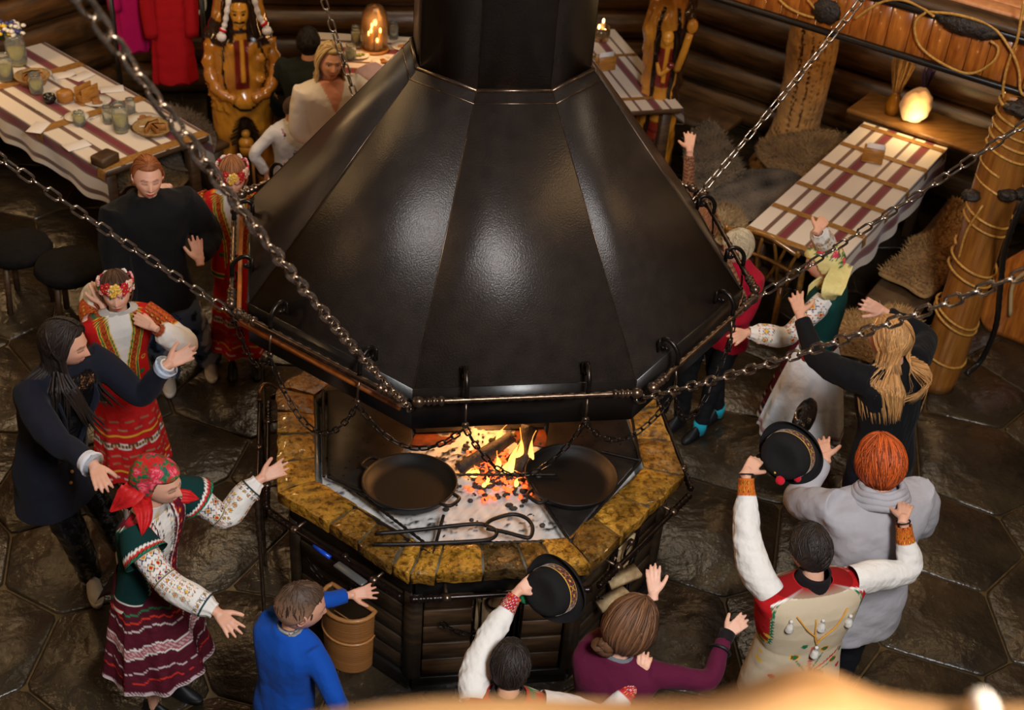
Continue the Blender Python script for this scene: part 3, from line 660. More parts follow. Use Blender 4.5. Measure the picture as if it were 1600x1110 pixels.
# ------------------------------------------------------------------ tables
BUR, BRN, CRM, TAN = L3(120, 28, 40), L3(120, 84, 66), L3(228, 216, 200), L3(176, 130, 60)
m_tan = mat('tan_runner', C(168, 122, 56), C(136, 94, 38), rough=.8, scale=40, bs=.2, bd=.002, bscale=300)
def stripes(v, per=.285):
    f = np.mod(v/per, 1.); c = np.where(((f > .36) & (f < .46))[..., None], BRN*.8, CRM)
    c = np.where(((f > .70) & (f < .97))[..., None], BRN, c); c = np.where(((f > .755) & (f < .915))[..., None], BUR, c); return c
def table(name, label, c0, c1, w, cloth_label, drop, runners, drops=.26, ends=(True, True), skipleg=False, per=.285, rw=.05, phase=0):
    c0, c1 = np.array([*c0[:2], 0.]), np.array([*c1[:2], 0.]); L = np.linalg.norm(c1-c0); u = (c1-c0)/L; v = np.array([u[1], -u[0], 0]); rot = math.atan2(u[1], u[0]); h = .745
    c = (c0+c1)/2; t = thing(name, label, 'table', c)
    MB().box(c+[0, 0, h-.02], (L, w, .04), rot, bevel=.006).build('tabletop', m_oldwood, t, smooth=False)
    for a in (-1, 1):
        for b in (-1, 1): MB().box(c+u*a*(L/2-.12)+v*b*(w/2-.08)+[0, 0, (h-.04)/2], (.08, .08, h-.04), rot, bevel=.006).build('leg', m_oldwood, t, smooth=False)
    # cloth as a draped sheet
    nu = int(L/.02)+1; s = np.concatenate([-w/2-np.linspace(drops, .008, 30), np.linspace(-w/2, w/2, 110), w/2+np.linspace(.008, drops, 30)])
    q = np.linspace(-L/2-.006, L/2+.006, nu); P = np.zeros((nu, len(s), 3)); Q, S_ = np.meshgrid(q, s, indexing='ij')
    over = np.maximum(np.abs(S_)-w/2, 0); sg = np.sign(S_); flap = over/drops
    side_ = (np.minimum(np.abs(S_), w/2)+.006+.022*flap*(1+np.sin(Q*13+sg*1.3+.8*np.sin(Q*5)))*.8)*sg
    z = h+.006-over*1.0+.012*flap*np.sin(Q*17)
    P[:] = c+Q[..., None]*u+side_[..., None]*v; P[..., 2] = z
    col = stripes(S_+w/2+phase, per)
    cl = MB().grid(P, col=col.reshape(-1, 3)).build('tablecloth', m_cloth, loc=c); tag(cl, cloth_label, 'tablecloth')
    for r in runners:
        nn = 40; ss = np.linspace(-w/2-.08, w/2+.08, nn); PP = np.zeros((2, nn, 3)); ov_ = np.maximum(np.abs(ss)-w/2-.006, 0)
        for i, e in enumerate((-1, 1)):
            PP[i] = c+u*(r*L/2+e*rw/2)+np.outer(np.clip(ss, -w/2-.012-ov_*.1, w/2+.012+ov_*.1), v); PP[i, :, 2] = h+.011-ov_
        MB().grid(PP).build('tan_runner', m_tan, cl)
    return t, c, u, v, h+.01
TR, cR, uR, vR, hR = table('dining_table', 'long cloth-covered dining table on the right under the stone lamp', (2.31, 1.88), (3.76, 3.49), .66,
    'white tablecloth with burgundy stripes and tan cross bands on the empty right table', .26, (-.98, -.60, -.21, .18, .55, .93), rw=.062)
TL, cL, uL, vL, hL = table('dining_table', 'long dining table set with dishes at the left log wall', (-1.80, 3.22), (-3.15, 4.85), .84,
    'striped burgundy and cream tablecloth on the laden left table', .26, (-.96, -.25, .5), rw=.09, per=.34)
d = U(988, 126, .76)-U(948, 78, .76); d = nrm(d)
c = (U(925, 95, .76)+U(985, 170, .76))/2
TB, cB, uB, vB, hB = table('dining_table', 'dining table behind the chimney and the right carved statue', np.array([1.62, 4.55, 0])-d*.95, np.array([1.62, 4.55, 0])+d*.65, .8,
    'striped tablecloth with a small box on it, seen between chimney and right statue', .2, (-.3, .75), per=.25, drops=.15)
TM, cM, uM, vM, hM = table('dining_table', 'dining table with lantern and plates against the back wall', (-.75, 5.0), (.55, 4.86), .8,
    'pale striped tablecloth under the glass lantern at the back', .2, (.9,), per=.4, drops=.2)
# things on the right table
m_box = mat('honey_wood', C(186, 130, 56), C(150, 96, 36), rough=.4, scale=14, stretch=(1, 1, 6), bs=.1)
m_paper = mat('white_paper', C(232, 226, 222), rough=.8)
def napkin_box(c, rot, label, s=1.0, napkin=True):
    t = thing('napkin_holder', label, 'napkin holder', c)
    for e in (-1, 1):
        n = np.array([-math.sin(rot), math.cos(rot), 0])*e*.028*s; MB().box(c+n+[0, 0, .05*s], (.13*s, .008, .10*s), rot, bevel=.003).build('side_plate', m_box, t, smooth=False)
    MB().box(c+[0, 0, .006], (.13*s, .064*s, .012), rot, bevel=.002).build('base', m_box, t, smooth=False)
    for e in (-1, 1): MB().box(c+np.array([math.cos(rot), math.sin(rot), 0])*e*.055*s+[0, 0, .03*s], (.012, .05*s, .05*s), rot, bevel=.002).build('end_bar', m_box, t, smooth=False)
    if napkin:
        m = MB()
        for i in range(6): m.box(c+[.002*i, .0, .065*s+.004*(i % 3)], (.105*s, .003, .10*s), rot+.05*(i-3)*.3+.02)
        m.build('napkins', m_paper, t, smooth=False)
    return t
c = U(1362, 252, hR); c[2] = hR; napkin_box(c, math.atan2(vR[1], vR[0])+.3, 'small wooden napkin holder with white napkins on the right table', 1.15)
# ledge at the wall with stone lamp, vase and dried grass
LG = (U(1365, 190, .80)+U(1530, 232, .80))/2
d = nrm(U(1530, 232, .80)-U(1365, 190, .80)); L = 1.5
sh = MB().box((3.98, 3.62, .775), (1.15, .46, .045), rot=-PI/4, bevel=.012).build('wooden_ledge', mat('light_ledge', C(150, 108, 56), C(112, 76, 36), rough=.4, scale=5, stretch=(1, 5, 1), bs=.15), loc=(3.98, 3.62, .775), smooth=False)
tag(sh, 'light wooden ledge along the log wall behind the right table', 'shelf')
m_lampstone, nt, b = newmat('glowing_salt_stone'); nz = noise(nt, 3.0, 3)
b.inputs['Base Color'].default_value = C(190, 150, 110); b.inputs['Roughness'].default_value = .7
tc = nt.nodes.new('ShaderNodeTexCoord'); vm = nt.nodes.new('ShaderNodeVectorMath'); vm.operation = 'DISTANCE'; nt.links.new(tc.outputs['Object'], vm.inputs[0]); vm.inputs[1].default_value = (-.02, -.09, .06)
nt.links.new(ramp(nt, vm.outputs['Value'], [(.02, (1.0, .74, .30, 1)), (.10, (.30, .17, .05, 1)), (.15, (.03, .018, .008, 1))]), b.inputs['Emission Color']); b.inputs['Emission Strength'].default_value = 2.6
c = U(1425, 190, .80); c[2] = .80
lt = thing('stone_lamp', 'glowing rough stone lamp standing on the ledge at the log wall', 'lamp', c)
MB().sph(c+[0, 0, .13], (.12, .10, .15), 22, 28, fn=lambda d: 1+.10*vnoise(d, 2.2, 3)+.05*vnoise(d, 5, 5)-.1*np.clip(-d[..., 2], 0, 1)).build('stone', m_lampstone, lt)
point('stone_lamp_light', c+np.array([-.08, -.22, .2]), 5, (1, .66, .28), .05)
m_amber, nt, b = newmat('amber_glass'); b.inputs['Base Color'].default_value = C(210, 150, 40); b.inputs['Transmission Weight'].default_value = .75; b.inputs['Roughness'].default_value = .08
m_grass = mat('dried_grass', C(168, 130, 76), C(116, 84, 44), rough=.85, scale=30)
c = U(1392, 178, .80); c[2] = .80
vt = thing('amber_vase', 'amber glass vase with a sheaf of dried grass left of the stone lamp', 'vase', c)
MB().lathe(c, [(.02, 0), (.05, .004), (.062, .05), (.055, .11), (.035, .16), (.032, .18), (.028, .18), (.03, .15), (.05, .1), (.055, .05), (.02, .01)], 20).build('glass', m_amber, vt)
def sheaf(parent, c, n, h, spread, m, name='stem', th=.0016):
    mb = MB()
    for i in range(n):
        a = random.uniform(0, 2*PI); r = spread*math.sqrt(random.random()); e = c+np.array([r*math.cos(a), r*math.sin(a), h*random.uniform(.8, 1.05)])
        mb.tube(spline([c+[random.uniform(-.01, .01), random.uniform(-.01, .01), .01], c*.5+e*.5+[0, 0, .03], e], 7), [th]*3+[th*1.4, th*2.2, th*2, .0004], 4)
    o = mb.build(name, m, parent); tag(o, kind='stuff'); return o
sheaf(vt, c, 170, .52, .10, m_grass, 'dried_grass')
c = U(1437, 165, .80); c[2] = .80
lv = thing('lavender_bunch', 'small purple dried lavender bunch behind the stone lamp', 'flowers', c)
sheaf(lv, c, 40, .34, .06, mat('lavender', C(86, 62, 110), C(60, 46, 70), rough=.9, scale=40), 'lavender_stems', .003)
# ------------------------------------------------------------------ crockery
m_glass, nt, b = newmat('clear_glass'); b.inputs['Base Color'].default_value = (.9, .95, .9, 1); b.inputs['Transmission Weight'].default_value = .9; b.inputs['Roughness'].default_value = .05; b.inputs['Alpha'].default_value = 1
m_plate = mat('white_china', C(226, 220, 208), rough=.25); m_bread = mat('bread', C(178, 122, 58), C(140, 88, 36), rough=.8, scale=20, bs=.3)
m_food = mat('pickles', C(150, 150, 60), C(96, 110, 36), rough=.4, scale=30); m_lemon = mat('lemonade', C(200, 180, 70), rough=.2); m_wickb = mat('pale_wicker', C(178, 146, 94), C(140, 108, 62), rough=.6, scale=50, bs=.6, bscale=120)
m_blk = mat('black_ceramic', C(30, 27, 26), rough=.25); m_steelc = mat('cutlery_steel', C(170, 168, 164), rough=.25, metal=.9)
CNT = {}
def onL(px, py, z=None): c = U(px, py, hL if z is None else z); c[2] = hL if z is None else z; return c
def prof(name, label, cat, c, pr, m, n=20, part='body', group=None):
    t = thing(name, label, cat, c, group); MB().lathe(c, pr, n).build(part, m, t); return t
def plate(px, py, r, label, food=None, z=None):
    c = onL(px, py, z); t = prof('plate', label, 'plate', c, [(.001, 0), (r*.6, .001), (r, .014), (r*1.0, .018), (r*.6, .007), (.001, .006)], m_plate, 24)
    if food is not None:
        f = MB()
        for i in range(9): a = random.uniform(0, 2*PI); q = r*.45*random.random(); f.sph(c+[q*math.cos(a), q*math.sin(a), .016], (r*.22, r*.16, .012), 5, 8)
        o = f.build('food', food, t); tag(o, kind='stuff')
    return t
plate2 = plate
plate(152, 160, .10, 'white plate with food in the middle of the left table', m_bread); plate(225, 190, .12, 'large round plate at the near end of the left table', m_bread)
plate(120, 185, .085, 'small white saucer with pickles beside the glasses on the left table', m_food); plate(60, 118, .10, 'white plate at the far side of the left table', None)
def glassjar(px, py, h, r, label, liquid=None, z=None, name='glass_jar'):
    c = onL(px, py, z); t = prof(name, label, 'jar', c, [(.001, 0), (r*.9, 0), (r, h*.1), (r, h*.75), (r*.8, h*.86), (r*.86, h), (r*.8, h), (r*.74, h*.86), (r*.93, h*.74), (r*.93, h*.1), (.001, .006)], m_glass, 18, 'glass')
    if liquid is not None: MB().lathe(c, [(.001, .008), (r*.88, .01), (r*.88, h*.55), (.001, h*.55)], 14).build('drink', liquid, t)
    return t
glassjar(190, 205, .21, .055, 'tall glass jug of lemonade at the near end of the left table', m_lemon, name='glass_jug')
glassjar(170, 192, .13, .04, 'small glass beside the lemonade jug', None); glassjar(125, 195, .10, .042, 'short glass of pale sauce on the left table', m_lemon)
glassjar(28, 100, .24, .075, 'big glass jar of orange drink at the left edge of the picture', m_lemon); glassjar(58, 145, .15, .05, 'glass jar in front of the wicker basket on the left table', m_lemon)
glassjar(205, 178, .12, .035, 'empty drinking glass by the large round plate', None); glassjar(10, 125, .2, .06, 'glass jar with candle glow at the left picture edge', m_lemon)
c = onL(137, 158); napkin_box(c, .9, 'wooden cutlery box with notched sides on the left table', 1.25, False)
c = onL(103, 160); o = MB().box(c+[0, 0, .05], (.11, .09, .10), .4, bevel=.02).build('wooden_honey_pot', m_box, loc=c, smooth=False); tag(o, 'yellow wooden block pot left of the notched wooden box', 'pot')
c = onL(78, 160); prof('black_pot', 'small round black pot on the left table', 'pot', c, [(.001, 0), (.035, 0), (.05, .03), (.04, .06), (.036, .06), (.03, .03), (.001, .01)], m_blk)
c = onL(52, 130); bk = thing('bread_basket', 'pale wicker basket with bread slices on the left table', 'basket', c)
MB().lathe(c, [(.001, 0), (.09, 0), (.125, .06), (.13, .065), (.12, .065), (.085, .01), (.001, .008)], 24).build('wicker_bowl', m_wickb, bk)
for i in range(6): MB().box(c+[.03*math.cos(i*1.3), .03*math.sin(i*1.3), .045], (.10, .018, .08), i*.4, bevel=.008).build('bread_slice', m_bread, bk, smooth=False)
c = onL(240, 205); bk = thing('bread_basket', 'round wicker bread tray at the near corner of the left table', 'basket', c)
MB().lathe(c, [(.001, 0), (.11, 0), (.14, .035), (.145, .04), (.135, .04), (.10, .01), (.001, .008)], 24).build('wicker_bowl', m_wickb, bk)
for i in range(4): MB().box(c+[.04*math.cos(i*1.7), .04*math.sin(i*1.7), .03], (.10, .02, .06), i*.7, bevel=.008).build('bread_slice', m_bread, bk, smooth=False)
for i, (x, y, dx, dy, lab) in enumerate([(95, 185, 30, -12, 'fork lying on the cloth at the front edge of the left table'), (140, 188, 34, -12, 'long knife beside the lemonade jug'), (40, 165, 26, 14, 'spoon near the left picture edge')]):
    a, b_ = onL(x, y)+[0, 0, .006], onL(x+dx, y+dy)+[0, 0, .006]; m = MB().tube([a, a*.4+b_*.6, b_], [.003, .003, .007], 6); o = m.build(['fork', 'table_knife', 'spoon'][i], m_steelc, loc=a); tag(o, lab, 'cutlery')
for i, (x, y, a) in enumerate([(100, 118, .4), (128, 120, .9), (60, 200, 1.3), (175, 140, .2), (120, 228, .6)]):
    c = onL(x, y)+[0, 0, .004]; o = MB().box(c, (.17, .11, .006), a, bevel=.002).build('napkin', m_paper, loc=c, smooth=False)
    tag(o, ['white napkin at the far side of the left table', 'folded white napkin by the wall side of the left table', 'white napkin at the front edge of the left table, near the picture edge', 'white napkin by the notched wooden box', 'white napkin at the near corner of the left table'][i], 'napkin')
c = onL(165, 255); o = MB().box(c+[0, 0, .035], (.16, .12, .07), .9, bevel=.01).build('dark_box', m_oldwood, loc=c, smooth=False); tag(o, 'dark brown wooden box on the near corner of the left table, above the hoodie girl', 'box')
# flower vase at the left edge
c = onL(20, 95); vt = thing('flower_vase', 'dark vase of yellow and white flowers on the left table at the picture edge', 'vase', c)
MB().lathe(c, [(.001, 0), (.04, 0), (.055, .06), (.04, .14), (.03, .16), (.026, .16), (.03, .1), (.001, .02)], 18).build('vase_body', m_blk, vt)
cols = [L3(236, 200, 60), L3(240, 236, 226), L3(70, 74, 130), L3(240, 236, 226)]; fm = MB()
for i in range(46):
    a = random.uniform(0, 2*PI); r = .13*math.sqrt(random.random()); e = c+[r*math.cos(a), r*math.sin(a), .24+random.uniform(-.03, .05)]
    fm.tube([c+[0, 0, .14], e], .0015, 3, col=(.05, .1, .03)); fm.sph(e, (.021, .021, .014), 5, 7, col=cols[i % 4])
o = fm.build('blossoms', m_v, vt, smooth=False); tag(o, kind='stuff')
c = onL(36, 92); o = MB().tube([c+[0, 0, 0], c+[.02, -.02, .22]], .012, 8).build('wooden_pepper_mill', mat('copper_wood', C(190, 110, 70), rough=.4), loc=c); tag(o, 'slim copper coloured stick standing beside the flower vase', 'mill')
# back table: lantern, plates
c = U(585, 78, hM); c[2] = hM; ln = thing('glass_lantern', 'domed glass lantern with candles glowing on the back table', 'lantern', c)
m_dome, nt, b = newmat('smoky_glass'); b.inputs['Base Color'].default_value = C(236, 206, 160); b.inputs['Transmission Weight'].default_value = .92; b.inputs['Roughness'].default_value = .12
MB().lathe(c, [(.10, .02), (.105, .06), (.112, .22), (.10, .31), (.06, .37), (.001, .39), (.001, .385), (.056, .364), (.095, .305), (.108, .22), (.101, .06), (.096, .02)], 28).build('dome', m_dome, ln)
MB().lathe(c, [(.001, 0), (.12, 0), (.12, .018), (.001, .018)], 24).build('base', m_box, ln)
m_candle = emat('candle_flame', (1, .55, .18, 1), 14); m_wax = mat('candle_wax', C(226, 190, 140), rough=.5)
for i, (x, y, h) in enumerate([(-.045, .0, .12), (-.02, .045, .17), (.045, -.01, .15), (.02, -.045, .08), (-.03, -.04, .16)]):
    q = MB().tube([c+[x, y, .018], c+[x, y, h]], .016, 10).build('candle', m_wax, ln); MB().sph(c+[x, y, h+.022], (.009, .009, .02), 6, 8).build('candle_flame', m_candle, q)
point('lantern_light', c+np.array([0, -.18, .28]), 3.5, (1, .5, .2), .05)
for i, (x, y, r) in enumerate([(560, 88, .09), (600, 100, .11), (630, 74, .10)]):
    c = U(x, y, hM); c[2] = hM; t = prof('plate', ['white plate left of the glass lantern', 'white plate in front of the glass lantern', 'white plate right of the lantern at the chimney'][i], 'plate', c, [(.001, 0), (r*.6, .001), (r, .014), (r, .018), (r*.6, .007), (.001, .006)], m_plate)
    f = MB()
    for j in range(7): a = random.uniform(0, 2*PI); q = r*.45*random.random(); f.sph(c+[q*math.cos(a), q*math.sin(a), .016], (r*.22, r*.16, .012), 5, 8)
    o = f.build('food', (m_food, m_bread, m_bread)[i], t); tag(o, kind='stuff')
c = U(560, 75, hM); c[2] = hM; glassjar(556, 70, .16, .04, 'glass left of the lantern on the back table', m_lemon, z=hM); glassjar(615, 60, .14, .04, 'glass right of the lantern on the back table', None, z=hM)
c = U(570, 92, hM); c[2] = hM; glassjar(548, 92, .12, .045, 'short glass of green drink near the blonde woman', m_food, z=hM)
# candle group + box on the right back table
c = U(937, 62, hB); c[2] = hB; cg = thing('candle_group', 'lit candles in a glass bowl right beside the chimney', 'candles', c)
MB().lathe(c, [(.001, 0), (.07, 0), (.085, .05), (.08, .12), (.076, .12), (.08, .05), (.001, .008)], 20).build('bowl', m_dome, cg)
for i, (x, y, h) in enumerate([(-.02, -.01, .10), (.02, .02, .14), (.03, -.03, .07)]):
    q = MB().tube([c+[x, y, .01], c+[x, y, h]], .018, 10).build('candle', m_wax, cg); MB().sph(c+[x, y, h+.02], (.010, .010, .02), 6, 8).build('candle_flame', m_candle, q)
c = U(945, 108, hB); c[2] = hB; napkin_box(c, .3, 'small wooden napkin box on the cloth behind the chimney', 1.2)
# ------------------------------------------------------------------ furs and benches
def fur(name, label, pts, z, c1, c2, th=.03, hairs=1500, hl=.05, base=None, zf=None, hang=0):
    """a hide: soft-edged pad over a bench, with hair tufts"""
    P = [U(x, y, z)[:2] for x, y in pts]; P = spline(np.array([[*p, 0] for p in P]), 60, True)[:, :2]; cen = P.mean(0)
    rings = []; cols = []; rs = np.linspace(0.02, 1, 14)
    for s in rs:
        Q = cen+(P-cen)*s; H = vnoise(np.c_[Q, np.zeros(len(Q))], 9, 4)*.012; zt = z+th*(1-s**6)+H*(1-s**4)-hang*np.clip((s-.7)/.3, 0, 1)
        rings.append(np.c_[Q, zt]); t = np.clip(.5+.5*vnoise(np.c_[Q, np.zeros(len(Q))], 6, 8), 0, 1)[:, None]; cols.append(np.array(c1)*t+np.array(c2)*(1-t))
    rings.append(np.c_[cen+(P-cen)*.97, np.full(len(P), z-.004-hang)]); cols.append(cols[-1]*.6)
    t = thing(name, label, 'fur', (*cen, z), None)
    G = np.array(rings); MB().grid(G, wv=True, col=np.concatenate(cols)).build('hide', m_fur, t)
    hb = MB(); rnd = np.random.RandomState(hairs); V = []; F = []; CC = []
    for i in range(hairs):
        a = rnd.randint(60); s = math.sqrt(rnd.rand()); k = min(int(s*13), 13); p = G[k, a]; o = p-np.array([*cen, z]); o[2] = 0; o = nrm(o)*.6+rnd.normal(size=3)*.5; o[2] = abs(o[2])*.5+.25
        o = nrm(o)*hl*rnd.uniform(.5, 1.2); w = nrm(np.cross(o, [0, 0, 1.])+rnd.normal(size=3)*.2)*hl*.09; n0 = len(V); V += [p-w, p+w, p+o*.6+w*.6, p+o]; F += [(n0, n0+1, n0+2), (n0, n0+2, n0+3)]; c_ = cols[k][a]*rnd.uniform(.8, 1.3); CC += [c_]*4
    hb.add(V, F, np.array(CC)); o = hb.build('fur_tufts', m_fur, t, smooth=False); tag(o, kind='stuff'); return t
SHp, SHs = L3(188, 150, 96), L3(146, 108, 62); GRY, BRF = L3(120, 104, 84), L3(84, 66, 48); BK, WH = L3(26, 22, 20), L3(170, 156, 136)
def bench(label, c, L, w, rot, h=.42):
    c = np.array([*c, 0.]); t = thing('log_bench', label, 'bench', c); ca, sa = math.cos(rot), math.sin(rot); u = np.array([ca, sa, 0]); v = np.array([-sa, ca, 0])
    MB().box(c+[0, 0, h-.03], (L, w, .06), rot, bevel=.015).build('seat', m_oldwood, t, smooth=False)
    for e in (-1, 1): MB().box(c+u*e*(L/2-.15)+[0, 0, (h-.06)/2], (.09, w*.8, h-.06), rot, bevel=.01).build('leg', m_oldwood, t, smooth=False)
    return t
tilt = math.atan2(uR[1], uR[0])
bench('dark wooden bench on the far left side of the right table, under pale furs', (cR-vR*.62)[:2], 1.7, .36, tilt); bench('dark wooden bench on the near right side of the right table, under a sheepskin', (cR+vR*.66+uR*.1)[:2], 1.8, .36, tilt)
fur('sheepskin', 'tan sheepskin spread over the bench left of the roped post', [(1500, 310), (1535, 360), (1500, 410), (1452, 465), (1412, 448), (1372, 428), (1400, 410), (1425, 378), (1462, 365), (1482, 330)], .47, SHp, SHs, hairs=3800, hl=.055)
fur('sheepskin', 'tan sheepskin behind the raised hand of the blond woman in black', [(1330, 490), (1400, 480), (1440, 500), (1445, 560), (1400, 580), (1340, 560), (1285, 545), (1300, 505)], .50, SHp, SHs, hairs=3600, hl=.05)
fur('fur_hide', 'grey brown fur heap on the floor at the foot of the holey trunk', [(1180, 225), (1260, 205), (1330, 215), (1335, 262), (1290, 290), (1210, 270)], .45, L3(150, 122, 80), L3(104, 80, 50), hairs=2600)
fur('fur_hide', 'black and white cowhide below the holey trunk', [(1110, 290), (1170, 265), (1250, 270), (1240, 320), (1180, 345), (1120, 340)], .46, BK, WH*.6, hairs=1600, hl=.03)
fur('fur_hide', 'pale grey fur rug behind the right carved statue', [(1070, 215), (1115, 190), (1150, 240), (1160, 280), (1110, 300), (1075, 280)], .47, L3(126, 112, 90), L3(88, 74, 56), hairs=1800)
fur('fur_hide', 'grey fur hide on the bench behind the left table end', [(225, 160), (300, 175), (338, 210), (320, 262), (262, 262), (235, 225)], .46, GRY, BRF, hairs=2200)
fur('fur_hide', 'brown fur under the table end above the hoodie girl', [(188, 235), (260, 240), (300, 265), (270, 300), (205, 290), (185, 300)], .40, L3(140, 110, 66), L3(96, 72, 42), hairs=1500)
fur('fur_hide', 'fur cushion beside the near end of the right table', [(1120, 320), (1160, 335), (1165, 372), (1130, 385), (1105, 355)], .5, L3(180, 156, 116), L3(120, 94, 60), hairs=1200)
bench('dark bench behind the left table end, carrying a grey fur', (-1.66, 4.0), .62, .34, .75, .43)
bench('bench at the foot of the holey trunk, under furs', (2.30, 4.75), 1.1, .4, -PI/4, .42)
# dark seats at the left edge
mat('rough_black', C(24, 21, 20), C(12, 11, 10), rough=.9, scale=30, bs=.6, bd=.01, spec=.2)
for i, (x, y) in enumerate([(30, 400), (110, 430)]):
    c = U(x, y, .35); c[2] = 0; t = thing('fur_covered_stool', ['dark fur covered stool at the left picture edge', 'dark fur covered stool left of the girl with the flower band'][i], 'stool', c)
    MB().lathe(c, [(.001, .36), (.19, .36), (.22, .40), (.20, .45), (.001, .47)], 20, col=(.01, .01, .01)).build('cushion', D.materials['rough_black'], t)
    for q in range(3): a = q*2.1; MB().tube([c+[.13*math.cos(a), .13*math.sin(a), .36], c+[.17*math.cos(a), .17*math.sin(a), 0]], .02, 8).build('leg', m_oldwood, t)
# rustic curled-branch chair at the near end of the right table
c = U(1205, 405, .45); c[2] = 0; ch = thing('branch_chair', 'rustic chair of gleaming bent branches at the near end of the right table', 'chair', c)
m_branch = mat('gilded_branch', C(170, 118, 52), C(110, 74, 32), rough=.25, metal=.2, scale=20, coat=.5)
MB().box(c+[0, 0, .42], (.46, .42, .05), tilt, bevel=.02).build('seat', m_oldwood, ch, smooth=False)
for a in (-1, 1):
    for b_ in (-1, 1): MB().tube([c+uR*a*.19+vR*b_*.17+[0, 0, .42], c+uR*a*.21+vR*b_*.19], .022, 8).build('leg', m_branch, ch)
bkc = c-uR*.22
for i in range(7):
    a = -.22+.073*i; MB().tube(spline([bkc+vR*a+[0, 0, .42], bkc+vR*(a*1.1+.04*math.sin(i*2))-uR*.03+[0, 0, .58], bkc+vR*(a*1.2)-uR*.05+[0, 0, .74]], 10), .012, 7).build('back_branch', m_branch, ch)
MB().tube(spline([bkc+vR*-.27-uR*.04+[0, 0, .70], bkc-uR*.07+[0, 0, .78], bkc+vR*.27-uR*.04+[0, 0, .70]], 14), .018, 8).build('back_rail', m_branch, ch)
MB().tube(spline([bkc+vR*-.26-uR*.03+[0, 0, .56], bkc-uR*.04+[0, 0, .60], bkc+vR*.26-uR*.03+[0, 0, .56]], 14), .012, 8).build('back_rail', m_branch, ch)
# ------------------------------------------------------------------ figures
m_skin = vmat('skin', rough=.5, bs=.12, bscale=300, bd=.001, sss=.12, spec=.4)
m_hair = vmat('hair', rough=.6, bs=.35, bscale=160, bd=.003, spec=.5)
m_knit = vmat('knit_fabric', rough=.85, bs=.35, bscale=420, bd=.002, sheen=.03, spec=.2, fold=.55, foldscale=7)
m_linen = vmat('linen', rough=.8, bs=.2, bscale=500, bd=.001, sheen=0, spec=.25, fold=.45, foldscale=12)
m_felt = vmat('felt', rough=.9, bs=.3, bscale=300, bd=.002, sheen=0, spec=.2, fold=.2, foldscale=10)
m_leather = vmat('black_leather', rough=.25, bs=.3, bscale=50, bd=.004, coat=.3, fold=.6, foldscale=14)
m_silk = vmat('scarf_cloth', rough=.6, bs=.15, bscale=500, bd=.001, fold=.35, foldscale=16)
def fuse(m, voxel, smooth=3, fac=.5):
    """voxel-fuse overlapping closed shapes to one continuous surface -> (V, polygons array)"""
    me = mesh_from('t', np.concatenate(m.v), m.f, None, np.zeros(3), False); o = D.objects.new('t', me); COL.objects.link(o)
    r = o.modifiers.new('r', 'REMESH'); r.mode = 'VOXEL'; r.voxel_size = voxel; r.adaptivity = 0
    if smooth: s = o.modifiers.new('s', 'SMOOTH'); s.factor = fac; s.iterations = smooth
    dg = bpy.context.evaluated_depsgraph_get(); e = o.evaluated_get(dg).to_mesh()
    V = np.zeros(len(e.vertices)*3, np.float32); e.vertices.foreach_get('co', V); V = V.reshape(-1, 3).astype(float)
    N = np.zeros(len(e.vertices)*3, np.float32); e.vertices.foreach_get('normal', N); N = N.reshape(-1, 3).astype(float)
    L = np.zeros(len(e.loops), np.int32); e.loops.foreach_get('vertex_index', L); T = np.zeros(len(e.polygons), np.int32); e.polygons.foreach_get('loop_total', T)
    D.objects.remove(o); D.meshes.remove(me)
    if (T == 4).all(): F = L.reshape(-1, 4)
    else:
        F = []; k = 0
        for t in T: F.append(tuple(L[k:k+t])); k += t
    return V, F, N
def rotz(v, a): c, s = math.cos(a), math.sin(a); return np.array([v[0]*c-v[1]*s, v[0]*s+v[1]*c, v[2]])
def sstep(x, a, b): t = np.clip((x-a)/(b-a), 0, 1); return t*t*(3-2*t)
def skel(at, H, face, lean=(0, 0), head=None, headyaw=None, headpitch=-10, headroll=0, bw=1., kid=0, crouch=0):
    J = {}; f = math.radians(face); F = np.array([math.cos(f), math.sin(f), 0]); R = np.array([F[1], -F[0], 0])
    J['F'], J['R'], J['H'] = F, R, H; at = np.array([at[0], at[1], 0.]); ln = np.array([lean[0], lean[1], 0.])
    hip = at+np.array([0, 0, .53*H-crouch]); J['pelvis'] = hip; sh = hip+ln+np.array([0, 0, .295*H]); J['neck'] = sh+[0, 0, .012*H]
    J['hs'] = hs = (.133+.028*kid)*H/.227; J['S'] = nrm(sh-hip)
    hy = f if headyaw is None else math.radians(headyaw); hp = math.radians(headpitch); hF = np.array([math.cos(hy)*math.cos(hp), math.sin(hy)*math.cos(hp), math.sin(hp)])
    hR = np.array([math.sin(hy), -math.cos(hy), 0]); hU = np.cross(hR, hF); rr_ = math.radians(headroll); hR, hU = hR*math.cos(rr_)+hU*math.sin(rr_), hU*math.cos(rr_)-hR*math.sin(rr_)
    J['hB'] = np.array([hR, hF, hU]); J['head'] = J['neck']+ln*.15+hU*.118*hs+np.array([0, 0, .016*H])+hF*.018*hs
    if head is not None: J['head'] = np.array(head, float)
    J['bw'] = bw; w = .114*H*bw*(1-.06*kid)
    J['shL'], J['shR'] = sh-R*w-[0, 0, .012*H], sh+R*w-[0, 0, .012*H]; J['hipL'], J['hipR'] = hip-R*.05*H, hip+R*.05*H
    J['at'] = at; J['crouch'] = crouch; return J
